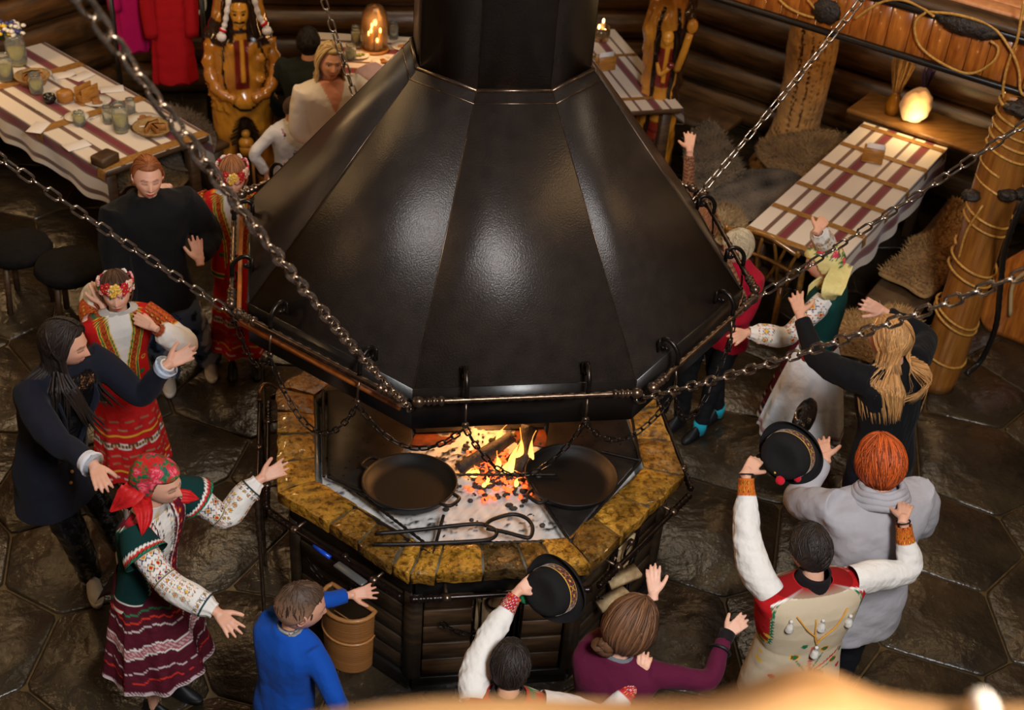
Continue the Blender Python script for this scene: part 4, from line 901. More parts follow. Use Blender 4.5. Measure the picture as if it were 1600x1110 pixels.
def arm(J, sd, target, hint=None, stretch=1.06):
    S = J['sh'+sd]; a, b = .172*J['H'], .150*J['H']; W_ = np.array(target, float); d = W_-S; L = np.linalg.norm(d)
    if L > (a+b)*stretch*.99:
        print('ARM reach', J.get('nm'), sd, round(L/(a+b), 2)); W_ = S+d/L*(a+b)*stretch*.985; L = np.linalg.norm(W_-S)
    if L > a+b-.002: k = (L+.003)/(a+b); a *= k; b *= k
    d = W_-S; x = (a*a-b*b+L*L)/(2*L); h = math.sqrt(max(a*a-x*x, 1e-6)); u = d/L
    hn = np.array(hint if hint is not None else (J['R']*(.7 if sd == 'R' else -.7)+np.array([0, 0, -1.])), float); hn = nrm(hn-u*(hn@u)); J['el'+sd] = S+u*x+hn*h; J['wr'+sd] = W_; return J
def handgeo(m, Wp, d, n, side, k=1., curl=(.25,)*4, spread=.12, tcurl=.35, tspread=.75, nails=None):
    """palm, four unequal fingers and thumb; d towards fingers, n out of the palm"""
    d = nrm(d); n = nrm(n-d*(n@d)); s = np.cross(d, n)*side; pts = []
    lens = [.066, .074, .069, .054]; off = [.030, .0105, -.009, -.027]; kn = [.088, .092, .088, .080]
    for i in range(4):
        base = Wp+s*off[i]*.45*k+d*.002*k; kk = Wp+s*off[i]*k+d*kn[i]*k; m.tube(np.linspace(base, kk, 6), np.array([.0145, .0145, .0140, .0132, .0125, .0112])*k, 8)
        sp = spread*(1.5-i)*1.0; dd = nrm(d*math.cos(sp)+s*math.sin(sp)); p = kk; c = curl[i % len(curl)]; P = [kk-dd*.014*k]; rr_ = [.0105*k]; ang = 0
        for j, fr in enumerate((.44, .32, .24)):
            ang += c*(1.1 if j == 0 else 1.35 if j == 1 else .8); v = dd*math.cos(ang)+n*math.sin(ang)
            for q in (.5, 1.): P.append(p+v*lens[i]*fr*k*q); rr_.append((.0095-.0009*j-.0004*q)*k*(1.06 if q == 1 and j < 2 else 1))
            p = p+v*lens[i]*fr*k
        P.append(p+v*.003*k); rr_.append(.0045*k); m.tube(P, rr_, 8); pts.append((p, -np.cross(v, s)*side))
    t0 = Wp+s*.018*k+d*.020*k; v = nrm(d*math.cos(tspread)+s*math.sin(tspread)+n*.25); v2 = nrm(v+d*.45*1+n*tcurl*.6); v3 = nrm(v2+d*.2+n*tcurl*.5)
    P = [t0, t0+v*.022*k, t0+v*.044*k, t0+v*.044*k+v2*.016*k, t0+v*.044*k+v2*.032*k, t0+v*.044*k+v2*.032*k+v3*.014*k, t0+v*.044*k+v2*.032*k+v3*.026*k, t0+v*.044*k+v2*.032*k+v3*.029*k]
    m.tube(P, np.array([.017, .0165, .0135, .0125, .0118, .0112, .0095, .005])*k, 8)
    m.tube([Wp-d*.03*k, Wp+d*.02*k], [.02*k, .022*k], 10, rx=[.026*k, .026*k]); pts.append((P[-1], n)); return pts
def headsurf(d, kid=0.):
    """d: unit directions in head space (x right, y forward, z up) -> points for a head of height .225"""
    x, y, z = d[..., 0], d[..., 1], d[..., 2]; P = d*np.array([.076, .097, .1135]); X, Y, Zz = P[..., 0].copy(), P[..., 1].copy(), P[..., 2].copy()
    low = np.clip(-z, 0, 1); X *= 1-.27*low**1.6+.03*kid; Y = np.where(y > 0, Y*(1-.02*low)+.012*low*np.clip(y, 0, 1)**.5, Y*(1-.42*low**1.3)-.004)
    Y += np.where(y > 0, 0, -.006*np.clip(z+.3, 0, 1)); fr = np.clip(y, 0, 1)**.7
    g = lambda cx, cz, sx, sz: np.exp(-((X-cx)/sx)**2-((Zz-cz)/sz)**2)*(y > 0)
    # nose
    t = np.clip((.012-Zz)/.046, 0, 1); nose = np.where(Zz > -.036, t**1.1, np.clip(1-(-.036-Zz)/.012, 0, 1)); Y += (.024-.004*kid)*nose*np.exp(-(X/(.0075+.0065*t))**2)*(y > 0)
    Y += .006*(g(.0, -.062, .026, .007)+g(0, -.073, .022, .007))-.003*g(0, -.0675, .03, .0022)
    Y += -.0075*(g(.031, .001, .015, .012)+g(-.031, .001, .015, .012))+.005*(g(.028, .021, .022, .008)+g(-.028, .021, .022, .008))
    Y += .004*(g(.04, -.028, .018, .018)+g(-.04, -.028, .018, .018))+.008*g(0, -.098, .016, .016)
    Y += .0035*(g(.031, -.0, .010, .006)+g(-.031, 0, .010, .006))
    return np.stack([X, Y, Zz], -1)
def headcol(P, skin, lip, brow, eye='open', smile=0., blush=0., iris=(.06, .035, .02), lid=None):
    x, y, z = P[..., 0], P[..., 1], P[..., 2]; c = np.tile(np.asarray(skin, float), x.shape+(1,)); fr = (y > .02)
    def mix(mask, col): nonlocal c; mask = np.clip(mask, 0, 1)[..., None]; c = c*(1-mask)+np.asarray(col)*mask
    ax = np.abs(x); mix(.35*np.exp(-((ax-.044)/.016)**2-((z+.03)/.016)**2)*fr*(.6+blush), L3(214, 110, 96)); mix(.18*np.exp(-(x/.012)**2-((z+.03)/.012)**2)*fr, L3(214, 120, 100))
    zl = z+.067-smile*(ax/.022)**2*.006; w = .0225+.004*smile
    mix(np.clip(1.25-((ax/w)**2+(zl/.0085)**2)**2, 0, 1)*fr, lip); mix(.8*np.exp(-(zl/.0018)**2)*(ax < w)*fr, np.array(lip)*.35)
    if smile > .8: mix(1.*np.exp(-((zl+.0006)/.0026)**4)*(ax < w*.75)*fr, L3(226, 214, 204))
    zb = z-.0195-.004*np.clip((ax-.018)/.016, 0, 1)+.010*np.clip((ax-.036)/.012, 0, 1)**1.3; mix(.95*np.exp(-(zb/.0034)**2)*(ax > .012)*(ax < .048)*fr, brow)
    ex = (ax-.031)/.0145; ez = z-.000-(.0012*(1-ex**2)); inside = np.clip(1.3-(ex**2+(ez/.0056)**2)**2, 0, 1)*fr
    if eye == 'open':
        mix(inside, L3(214, 204, 196)); mix(np.clip(1.4-(((ax-.031)/.0058)**2+(ez/.0062)**2)**2, 0, 1)*fr, iris)
        mix(.9*np.exp(-((z-.0058+.0035*ex**2)/.0017)**2)*(np.abs(ex) < 1.15)*fr, (.02, .012, .01))
    else:
        mix(1.*np.exp(-((z+.0035-.0028*ex**2)/.0026)**2)*(np.abs(ex) < 1.1)*fr, (.03, .018, .014)); mix(.25*inside, np.array(skin)*.7)
    mix(.35*np.exp(-((ax-.031)/.018)**2-((z-.009)/.006)**2)*fr, np.array(skin)*.6)
    mix(.7*np.exp(-((ax-.0065)/.003)**2-((z+.0395)/.002)**2)*fr, np.array(skin)*.3)
    return np.clip(c, 0, 1)
def headdirs(nu, nv):
    a = np.linspace(.0, PI, nu); b = np.linspace(0, 2*PI, nv, endpoint=False); bb = b+.42*np.sin(b)*-1   # denser round the face (b=0 is forward)
    return np.stack([np.sin(a)[:, None]*np.sin(bb), np.sin(a)[:, None]*np.cos(bb), np.cos(a)[:, None]*np.ones(nv)], -1)
def to_head(J, P): return J['head']+(P*J['hs'])@J['hB']
SKIN = L3(222, 166, 138)
def body(J, root, skin=SKIN, lip=None, brow=(.08, .045, .03), eye='open', smile=.4, hands={}, core=.62, detail=True, nails=None, legs=True, vox=.0052, iris=(.06, .035, .02), kid=0, barefore=None):
    H = J['H']; lip = L3(190, 92, 84) if lip is None else lip; m = MB(); hm_ = MB(); k = H/1.68
    pel, nk = J['pelvis'], J['neck']; m.tube([pel-J['S']*.05*k, pel+(nk-pel)*.5, nk-J['S']*.05*k], np.array([.075, .065, .07])*k, 10)
    hb = to_head(J, np.array([0, -.022, -.060])); nb = nk-J['S']*.03*k; m.tube(spline([nb, nb*.5+hb*.5+J['S']*.0, hb], 7), np.linspace(.058, .049, 7)*k*(1-.05*kid), 12)
    tips = []
    for sd, sg in (('L', -1), ('R', 1)):
        if 'wr'+sd not in J: continue
        S_, E_, W_ = J['sh'+sd], J['el'+sd], J['wr'+sd]; m.tube([nk-J['S']*.06*k, S_-J['S']*.012*k], .024*k, 8)
        ap_ = spline([S_, E_, W_], 14); ar_ = np.array([.034, .033, .032, .031, .030, .030, .031, .032, .031, .029, .027, .025, .023, .022])*k
        m.tube(ap_[:11], ar_[:11]*np.array([1]*8+[.97, .95, .9]), 10); hm_.tube(ap_[8:], ar_[8:], 12)
        hd = hands.get(sd, {}); dd = np.array(hd.get('d', W_-E_), float); nn = np.array(hd.get('n', (0, 0, -1.)), float); kk = k*.91*hd.get('k', 1.)*(1+.04*kid)
        tips += handgeo(hm_, W_, dd, nn, hd.get('side', -1 if sd == 'L' else 1), kk, hd.get('curl', (.22, .25, .28, .3)), hd.get('spread', .13), hd.get('tcurl', .3), hd.get('tspread', .8))
    if legs:
        for sd, sg in (('L', -1), ('R', 1)):
            h = J['hip'+sd]; an = J.get('foot'+sd, h*[1, 1, 0]+J['F']*.01)+np.array([0, 0, .06*k]); kn = (h+an)/2+J['F']*(.02+J['crouch']*.6); J['kn'+sd] = kn; J['an'+sd] = an
            m.tube(spline([h, kn, an], 10), np.array([.055, .052, .050, .046, .043, .043, .041, .036, .031, .029])*k, 8)
    V, F, N = fuse(m, .015*max(k, .75), 2)
    if hm_.n: V2, F2, N2 = fuse(hm_, vox*max(k, .75), 2); F = np.concatenate([np.asarray(F), np.asarray(F2)+len(V)]); V = np.concatenate([V, V2]); N = np.concatenate([N, N2])
    c = np.tile(np.asarray(skin, float), (len(V), 1))*(1+.06*vnoise(V, 30, 3)[:, None])
    for p, nn in tips:
        dd = np.linalg.norm(V-p, axis=1)[:, None]; w = np.clip(1.5-dd/(.011*k), 0, 1); c = c*(1-w*.25)+L3(214, 120, 104)*w*.25
        if nails is not None: w = np.clip(1.7-np.linalg.norm(V-(p+nn*.003), axis=1)[:, None]/(.0075*k), 0, 1); c = c*(1-w)+np.asarray(nails)*w
    b = MB().add(V, F, np.clip(c, 0, 1)); d = headdirs(80, 104) if detail else headdirs(40, 50); P = headsurf(d, kid); col = headcol(P, skin, lip, brow, eye, smile, iris=iris)
    b.grid(to_head(J, P), wv=True, col=col)
    for s_ in (-1, 1):
        q = np.linspace(0, 2*PI, 14, endpoint=False); E = np.stack([s_*(.073+.010*np.clip(-np.cos(q+.5), -.2, 1)), -.012-.016*np.cos(q), -.006+.030*np.sin(q)], -1)
        b.tube(to_head(J, E), .0052*J['hs'], 6, closed=True, col=np.array(skin)*.95); b.sph(to_head(J, np.array([s_*.073, -.010, -.006])), (.009, .014, .024), 6, 8, col=np.array(skin)*.8, R=J['hB']*J['hs'])
    return b.build('body', m_skin, root)
# ---- hair
def haircap(J, root, c1, c2, th=.012, front=.062, fy=.045, side=-.03, back=-.075, speck=.25, seed=0, mb=None, bulk=None, thin=False):
    d = headdirs(56, 84); P = headsurf(d); x, y, z = P[..., 0], P[..., 1], P[..., 2]
    line = np.where(y > fy, front, np.where(y > -.0, side+(front-side)*sstep(y, 0.0, fy), back+(side-back)*sstep(y, -.06, 0))); msk = sstep(z-line, -.006, .012); line2 = msk
    n = vnoise(P, 60, seed)*.2; t_ = th*(1+n*.5); 
    if bulk is not None: t_ = t_*(1+bulk(P))
    N_ = nrmv(P*[1/.076**2, 1/.097**2, 1/.1135**2]); Q = P+N_*(t_*line2-.0065*(1-line2))[..., None]; s_ = np.clip(.5+.5*vnoise(P*[1, 1, .25], 130, seed+2)+.25*np.random.RandomState(seed).randn(*x.shape)*speck, 0, 1)[..., None]
    col = np.array(c1)*s_+np.array(c2)*(1-s_)
    mb = mb or MB(); mb.grid(to_head(J, Q), wv=True, col=col); return mb
def nrmv(v): return v/np.maximum(np.linalg.norm(v, axis=-1, keepdims=True), 1e-9)
def locks(J, mb, n, whorl, c1, c2, Lmin, Lmax, off=.014, hang=0, r=.0032, seed=1, limit=None, drift=None, curl=0, part=False, backonly=None, wild=.15, shoulder=.165):
    """tapered strands that follow the skull from whorl (or a parting) and then hang under gravity"""
    rs = np.random.RandomState(seed); w = nrm(whorl)
    A = nrm(np.cross(w, [1, 0, 0]) if abs(w[0]) < .9 else np.cross(w, [0, 1, 0])); B = np.cross(w, A); hs = J['hs']
    for i in range(n):
        ph = rs.uniform(0, 2*PI); t0 = rs.uniform(.05, 1.5) if not hang else rs.uniform(.02, .5); L = rs.uniform(Lmin, Lmax); m_ = 12; pts = []
        if part:
            sd = 1 if rs.rand() < .5 else -1; y0 = rs.uniform(-.9, .55); st = nrm([sd*.05, y0, math.sqrt(max(1-y0*y0, .05))]); tgt = nrm([sd*1.0, rs.uniform(-1.3, .25) if backonly is None else backonly(rs), -.25])
        q = rs.uniform(-wild, wild); tp = None
        for j in range(m_):
            s = j/(m_-1)
            if part:
                d = nrm(st*(1-s)+tgt*s) if not hang else nrm(st*(1-min(s*1.25, 1))+tgt*min(s*1.25, 1))
            else:
                th = t0+s*L/.095; d = w*math.cos(th)+(A*math.cos(ph+q*s)+B*math.sin(ph+q*s))*math.sin(th)
            p = headsurf(np.array(d)); p = p+nrm(p)*(off+.002*math.sin(i*7.)); pts.append(p)
        pts = np.array(pts)
        if limit is not None:
            ok = limit(pts); k = int(np.argmin(ok)) if not ok.all() else len(pts)
            if k < 4: continue
            pts = pts[:k]
        W_ = to_head(J, pts)
        if hang:
            e = W_[-1]; c = J['neck']; out = nrm((e-J['head'])*[1, 1, 0]); hl = rs.uniform(*hang); ex = []
            dr = np.zeros(3) if drift is None else np.array(drift, float)*rs.uniform(.5, 1.1)
            for s in np.linspace(.12, 1, 9):
                p = e+np.array([0, 0, -hl*s])+out*(-.012*math.sin(s*3)+.02*s)+dr*s*s*hl+curl*np.array([math.sin(s*9+i), math.cos(s*8+i*2), 0])*.012*s
                rad = p-c; rad[2] = 0; lv = np.linalg.norm(rad); need = shoulder*J['H']/1.68*(1 if p[2] < J['neck'][2]-.0 else .55)*sstep(J['head'][2]-p[2], 0, .15)
                if lv < need: p = p+nrm(rad)*(need-lv)
                ex.append(p)
            W_ = spline(np.vstack([W_[::2], ex]), 22)
        t = rs.rand(); col = np.array(c1)*t+np.array(c2)*(1-t); m2 = len(W_); rad = r*hs*rs.uniform(.7, 1.4)*np.clip(np.minimum(np.linspace(.3, 6, m2), np.linspace(3.2, .12, m2)), 0, 1)
        mb.tube(W_, rad, 4, col=col*rs.uniform(.8, 1.2), rx=rad*1.9, cap=False)
    return mb
# ---- garments
def torso_rings(J, hem, neckz=0, grow=1., sh=1., waist=.86, hipw=1., depth=1., nr=26, nt=72, flare=0, neckr=.062, open_=0, drop=.0, belly=0):
    """rings from hem (fraction of pelvis->neck, may be negative) up over the shoulders to the neck"""
    H = J['H']; k = H/1.68; bw = J['bw']; pel, nk, R, F, S_ = J['pelvis'], J['neck'], J['R'], J['F'], J['S']; Ls = np.linalg.norm(nk-pel)
    ks = [(-1.5, .155*hipw+flare*1.5, .115), (-.5, .155*hipw+flare*.5, .115), (-.12, .152*hipw, .112), (.15, .138*waist/.86, .102+belly), (.38, .130*waist/.86, .098+belly), (.60, .150, .108), (.78, .170*sh, .108), (.88, .182*sh, .098), (.94, .176*sh, .085), (.985, .145*sh, .074), (1.02, .105, .066), (1.045, neckr+.012, .060), (1.07, neckr, neckr), (1.12, neckr-.004, neckr-.003)]
    s = np.array([a[0] for a in ks]); W_ = np.array([a[1] for a in ks])*k*grow*1.07*np.where(s < 1.0, bw, 1); Dp = np.array([a[2] for a in ks])*k*grow*depth*np.where(s < 1.0, (1+bw)/2, 1)
    q = np.concatenate([np.linspace(hem, .8, nr-12), np.linspace(.83, 1.07+neckz, 12)]); th = np.linspace(0, 2*PI, nt, endpoint=False); ct, st = np.cos(th), np.sin(th); e = 2/2.5
    P = np.zeros((nr, nt, 3))
    for i, v in enumerate(q):
        w, dp = np.interp(v, s, W_), np.interp(v, s, Dp); c = pel+S_*Ls*v if v > -.05 else pel+S_*Ls*-.05+np.array([0, 0, Ls*(v+.05)])
        x = np.sign(ct)*np.abs(ct)**e; y = np.sign(st)*np.abs(st)**e; P[i] = c+np.outer(x*w, R)+np.outer(y*dp, F); P[i, :, 2] -= drop*np.abs(x)*0
    return P, q, th
def sleeve_path(J, sd, stop=1., n=30):
    S_, E_, W_ = J['sh'+sd], J['el'+sd], J['wr'+sd]; S0 = S_-(S_-J['neck']*[1, 1, 1])*.18
    p = spline([S0, S_*.6+E_*.4, E_, E_*.45+W_*.55, W_], 60); d = np.concatenate([[0], np.cumsum(np.linalg.norm(np.diff(p, axis=0), axis=1))]); t = np.linspace(0, d[-1]*stop, n)
    return np.stack([np.interp(t, d, p[:, i]) for i in range(3)], 1), t
def sleeve(J, sd, prof, stop=.97, n=46, nt=40, wr=.06, seed=0, col=None, mb=None, gather=0):
    """prof: list of (fraction, radius m at H 1.68)"""
    P, t = sleeve_path(J, sd, stop, n); k = J['H']/1.68; f = t/t[-1]; r = np.interp(f, [a for a, _ in prof], [b for _, b in prof])*k; G = tubeP(P, r, nt, up=(0, 0, 1.))
    T = G-P[:, None]; nz = vnoise(G, 16/k, seed)+.5*vnoise(G*[1, 1, 1], 34/k, seed+1); amt = wr*np.sin(np.clip(f, 0, 1)*PI)**.5; fac = 1+amt[:, None]*nz
    if gather: fac = fac+gather*np.cos(np.linspace(0, 2*PI, nt, endpoint=False)*9)[None, :]*(np.exp(-((f-1)/.10)**2)+.6*np.exp(-(f/.16)**2))[:, None]
    G = P[:, None]+T*fac[..., None]; G = np.concatenate([G, (P[-1]+(G[-1]-P[-1])*.86)[None], (P[-1]+(G[-1]-P[-1])*.8-(P[-1]-P[-3])*.5)[None]]); tt = np.append(t, [t[-1], t[-1]])
    th = np.linspace(0, 2*PI, nt, endpoint=False); c = (.8, .8, .8)
    if col is not None: c = col(tt[:, None]*np.ones(nt), (r.mean()*th)[None, :]*np.ones((len(tt), 1)), th, t[-1]); c = np.asarray(c).reshape(-1, 3) if np.asarray(c).ndim > 1 else c
    mb = mb or MB(); mb.grid(G, wv=True, col=c, cap=False); return mb
def pullover(J, root, name, colf, m, hem=-.25, grow=1.12, sl=((0, .075), (.3, .060), (.55, .054), (.85, .045), (1, .036)), stop=.95, vox=.010, folds=.006, seed=0, depth=1.05, sides='LR', neckz=0, collar=None, hood=False, **kw):
    mb = MB(); P, q, th = torso_rings(J, hem, neckz, grow, depth=depth, nt=48, **kw); mb.grid(P, wv=True, cap=True)
    for sd in sides:
        if 'wr'+sd in J: Pp, t = sleeve_path(J, sd, stop, 26); k = J['H']/1.68; f = t/t[-1]; mb.tube(Pp, np.interp(f, [a for a, _ in sl], [b for _, b in sl])*k, 20)
    if hood:
        k = J['H']/1.68; n0 = J['neck']; F, R = J['F'], J['R']; th = np.linspace(0, 2*PI, 20, endpoint=False); mb.tube([n0+F*(.065*k*math.cos(a)-.015)+R*.085*k*math.sin(a)+np.array([0, 0, (-.005-.03*math.cos(a))*k]) for a in th], .024*k, 10, closed=True)
        mb.sph(n0-F*.085*k+[0, 0, -.03*k], (.10*k, .05*k, .06*k), 10, 14)
    V, F_, N = fuse(mb, vox, 4); nz = vnoise(V, 11, seed)*.6+vnoise(V*[1, 1, .5], 24, seed+4)*.5; V = V+N*(folds*nz)[:, None]
    c = colf(V, N) if callable(colf) else colf; return MB().add(V, F_, c).build(name, m, root)
def loft_garment(P, root, name, m, col, cap=False, th=.004, mb=None):
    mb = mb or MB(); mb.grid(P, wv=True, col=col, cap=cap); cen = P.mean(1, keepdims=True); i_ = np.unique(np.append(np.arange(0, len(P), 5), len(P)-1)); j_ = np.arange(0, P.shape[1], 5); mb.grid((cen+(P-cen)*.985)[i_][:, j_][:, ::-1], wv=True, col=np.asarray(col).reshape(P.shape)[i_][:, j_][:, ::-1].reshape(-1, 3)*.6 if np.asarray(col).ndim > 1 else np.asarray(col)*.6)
    return mb.build(name, m, root) if root is not None else mb
def skirt(J, root, name, m, z0, z1, r0, r1, folds, amp, colf, dep=.8, nr=70, nt=220, arc=None, off=0, shift=(0, 0), seed=0, swing=0):
    k = J['H']/1.68; c0 = J['pelvis'].copy(); R, F = J['R'], J['F']; th = np.linspace(0, 2*PI, nt, endpoint=False) if arc is None else np.radians(np.linspace(arc[0], arc[1], nt)); t = np.linspace(0, 1, nr)
    rad = r0+(r1-r0)*t**.8; P = np.zeros((nr, nt, 3)); ang = th
    f = 1+amp*(t[:, None]**.9)*(np.sin(folds*ang+seed)+.35*np.sin((folds*1.7+.3)*ang+seed*2))[None, :]+off/max(r1, .01)
    X = rad[:, None]*f*np.cos(ang); Y = rad[:, None]*f*np.sin(ang)*dep
    cs = c0[None]*[1, 1, 0]+np.outer(t, np.array([*shift, 0])); P = cs[:, None]+X[..., None]*R+Y[..., None]*F; P[..., 2] = (z0+(z1-z0)*t)[:, None]+.008*t[:, None]*np.sin(folds*ang+1)[None, :]
    v = (z0-z1)*(1-t)[:, None]*np.ones(nt); u = (ang*r1)[None, :]*np.ones((nr, 1)); col = colf(v, u, t[:, None]*np.ones(nt), ang[None]*np.ones((nr, 1)))
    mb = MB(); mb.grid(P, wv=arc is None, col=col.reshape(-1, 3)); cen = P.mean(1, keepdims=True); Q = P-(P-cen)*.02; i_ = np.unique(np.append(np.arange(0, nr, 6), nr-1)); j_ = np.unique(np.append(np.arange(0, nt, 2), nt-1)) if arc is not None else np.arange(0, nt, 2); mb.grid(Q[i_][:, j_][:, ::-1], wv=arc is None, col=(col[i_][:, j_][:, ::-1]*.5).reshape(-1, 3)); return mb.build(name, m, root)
def trousers(J, root, col, m, r=(.098, .075, .062, .052), ztop=1.06, name='trousers', vox=.015, zend=.05, flare=0, colf=None):
    mb = MB(); k = J['H']/1.68; p = J['pelvis']; R, F = J['R'], J['F']
    P = [p+[0, 0, .10*k], p+[0, 0, 0], p-[0, 0, .06*k]]; mb.tube(P, np.array([.088, .098, .09])*k*J['bw'], 20, rx=np.array([.125, .136, .13])*k*J['bw'], up=tuple(F))
    for sd in 'LR': h, kn, an = J['hip'+sd], J['kn'+sd], J['an'+sd]; a2 = an+[0, 0, -.06*k+zend]; mb.tube(spline([h, (h+kn)/2, kn, (kn+a2)/2, a2], 16), np.interp(np.linspace(0, 1, 16), [0, .5, .75, 1], r)*k*(1+flare*np.linspace(0, 1, 16)**3), 14)
    V, F_, N = fuse(mb, vox, 3); V = V+N*(.006*vnoise(V, 14, 2)+.003*vnoise(V, 32, 5))[:, None]; return MB().add(V, F_, colf(V, N) if colf is not None else col).build(name, m, root)
def shoes(J, root, cu, cs, k=1., hi=False, toe=None, which='LR'):
    for sd in which:
        kk = J['H']/1.68*k; a = J['an'+sd]*[1, 1, 0]; d = J['F'] if toe is None else nrm(np.array([*toe, 0])); r = np.array([d[1], -d[0], 0]); L = .27*kk; th = np.linspace(0, 2*PI, 26, endpoint=False)
        def ringp(s, w, y0=0): x = (np.cos(th)*.5)*L*s+.055*kk; wd = (.037+.011*np.cos(th))*kk*w; return a+np.outer(x, d)+np.outer(np.sin(th)*wd, r)
        so = []; 
        for z, s in ((0, .97), (.012, 1.01), (.026, 1.0), (.030, .96)): q = ringp(s, s); q[:, 2] = z*kk; so.append(q)
        s_ = MB().grid(np.array(so), wv=True, cap=True, col=cs); shoe = s_.build('shoe_sole', m_v, None)
        up = []
        for z, s, sh_ in ((.026, .97, 0), (.045, .93, 0), (.062, .78, -.018), (.080, .56, -.045), (.10, .42, -.058), (.125 if hi else .108, .38, -.06)):
            q = ringp(s, s*1.02)+d*sh_*kk; t_ = np.clip(-np.cos(th), -1, 1); q[:, 2] = (z-(.012*np.cos(th) if z < .07 else 0)*1)*kk if z < .07 else z*kk; up.append(q)
        u = MB().grid(np.array(up), wv=True, cap=True, col=cu).build('shoe', m_v, root); shoe.parent = u; 
        me = shoe.data; co = np.zeros(len(me.vertices)*3, np.float32); me.vertices.foreach_get('co', co); me.vertices.foreach_set('co', (co.reshape(-1, 3)-org(root)).astype(np.float32).ravel()); me.update()
        lc = MB()
        for i in range(4): p = a+d*(.055+.018-.022*i+.0)*kk+np.array([0, 0, (.068+.0105*i)*kk]); lc.tube([p-r*.020*kk, p+[0, 0, .006*kk], p+r*.020*kk], .0028*kk, 5, col=np.array(cs)*.9)
        lo = lc.build('laces', m_v, None); lo.parent = u; me = lo.data; co = np.zeros(len(me.vertices)*3, np.float32); me.vertices.foreach_get('co', co); me.vertices.foreach_set('co', (co.reshape(-1, 3)-org(root)).astype(np.float32).ravel()); me.update(); tag(lo, kind='stuff')
# ---- folk patterns
def zig(u, v, p, a): return v+a*np.abs(((u/p) % 1)*2-1)-a/2
def band(v, a, b): return ((v >= a) & (v < b))[..., None]
def paint(c, mask, col): return np.where(mask if mask.ndim == c.ndim else mask[..., None], np.asarray(col, float), c)
RED, ORG_, GRN, YEL, BLKc, WHT, NAVY, PNK, TEAL = L3(186, 30, 34), L3(214, 110, 30), L3(24, 110, 70), L3(224, 176, 50), L3(24, 18, 20), L3(232, 226, 218), L3(40, 40, 80), L3(216, 60, 90), L3(12, 52, 50)
def cross_stitch(c, v, u, cell, colsx, dens=.5, seed=0, mask=None):
    """repeat of diamond/cross motifs, cell in metres"""
    a = (u/cell) % 1-.5; b = (v/cell) % 1-.5; k = (np.floor(u/cell)+2*np.floor(v/cell)).astype(int); d = np.abs(a)+np.abs(b); cc = np.array(colsx)[k % len(colsx)]; q = np.floor(a*9)+np.floor(b*9)
    m1 = (d < .40) & (d > .30); m2 = (d < .17); m3 = (np.abs(np.abs(a)-np.abs(b)) < .07) & (d > .42) & (d < .8); M_ = mask if mask is not None else np.ones_like(a, bool)
    c = paint(c, (m1 & M_), BLKc); c = np.where((m2 & M_)[..., None], cc, c); c = np.where((m3 & M_)[..., None], np.array(colsx)[(k+1) % len(colsx)], c); m4 = (d >= .17) & (d < .24); return paint(c, (m4 & M_), YEL)
def trimstrip(J, P, i0, i1, col, r=.006, name='trim', root=None, sub=None): pass
def roses(P, seeds, rad, base, leaf=GRN, pet=((206, 40, 70), (236, 110, 120))):
    """rose print: P[...,3] positions, seeds list of centre points"""
    c = np.tile(np.asarray(base, float), P.shape[:-1]+(1,)); nz = vnoise(P, 95, 5)
    for j, s in enumerate(seeds):
        d = np.linalg.norm(P-s, axis=-1)/rad; lf = (d < 1.75+.5*nz) & (np.sin(d*5+nz*6+j) > -.2); c = paint(c, lf & (d > .85), L3(20, 110, 60) if j % 2 else L3(30, 84, 66))
    for j, s in enumerate(seeds):
        d = np.linalg.norm(P-s, axis=-1)/rad+.16*nz; c = paint(c, d < 1., L3(*pet[0])); c = paint(c, (np.sin(d*13+nz*2) > .1) & (d < .95), L3(*pet[1])); c = paint(c, d < .18, L3(150, 16, 40))
    return c
def flowerband(J, root, z=.050, tilt=.18):
    o = MB(); rs = np.random.RandomState(5); base = MB(); th = np.linspace(0, 2*PI, 36, endpoint=False)
    ring = np.stack([.084*np.sin(th), .106*np.cos(th)-.004, z+tilt*.10*np.cos(th)], -1); base.tube(to_head(J, ring), .007*J['hs'], 6, closed=True, col=L3(40, 90, 50), rx=.022*J['hs']); b = base.build('flower_band', m_v, root)
    cols = [L3(232, 176, 168), L3(240, 214, 196), L3(206, 32, 48), L3(236, 160, 160), L3(242, 226, 210)]
    for i in range(120):
        a = rs.uniform(0, 2*PI); zz = z+tilt*.10*math.cos(a)+rs.uniform(-.028, .036); p = np.array([.095*math.sin(a), .118*math.cos(a)-.004, zz]); r = .0145; cc = cols[i % 5]
        if abs(a) < .22 or abs(a-2*PI) < .22: r = .02; cc = L3(238, 190, 80) if i % 2 else L3(240, 214, 120)
        elif (.35 < a < .75 or 5.53 < a < 5.93): r = .017; cc = L3(196, 24, 44)
        n_ = nrm(p*[1, 1, .2]); c = to_head(J, p); A = nrm(np.cross(n_, [0, 0, 1.])); B = np.cross(n_, A)
        for q in range(5): t = q*2*PI/5+i; pp = p+(A*math.cos(t)+B*math.sin(t))*r*.62; o.sph(to_head(J, pp), (r*.55*J['hs'],)*3, 4, 6, col=cc*rs.uniform(.85, 1.1))
        o.sph(to_head(J, p+n_*.004), (r*.3*J['hs'],)*3, 4, 6, col=L3(230, 180, 70))
    fo = o.build('fabric_flowers', m_v, b, smooth=False); tag(fo, kind='stuff'); return b
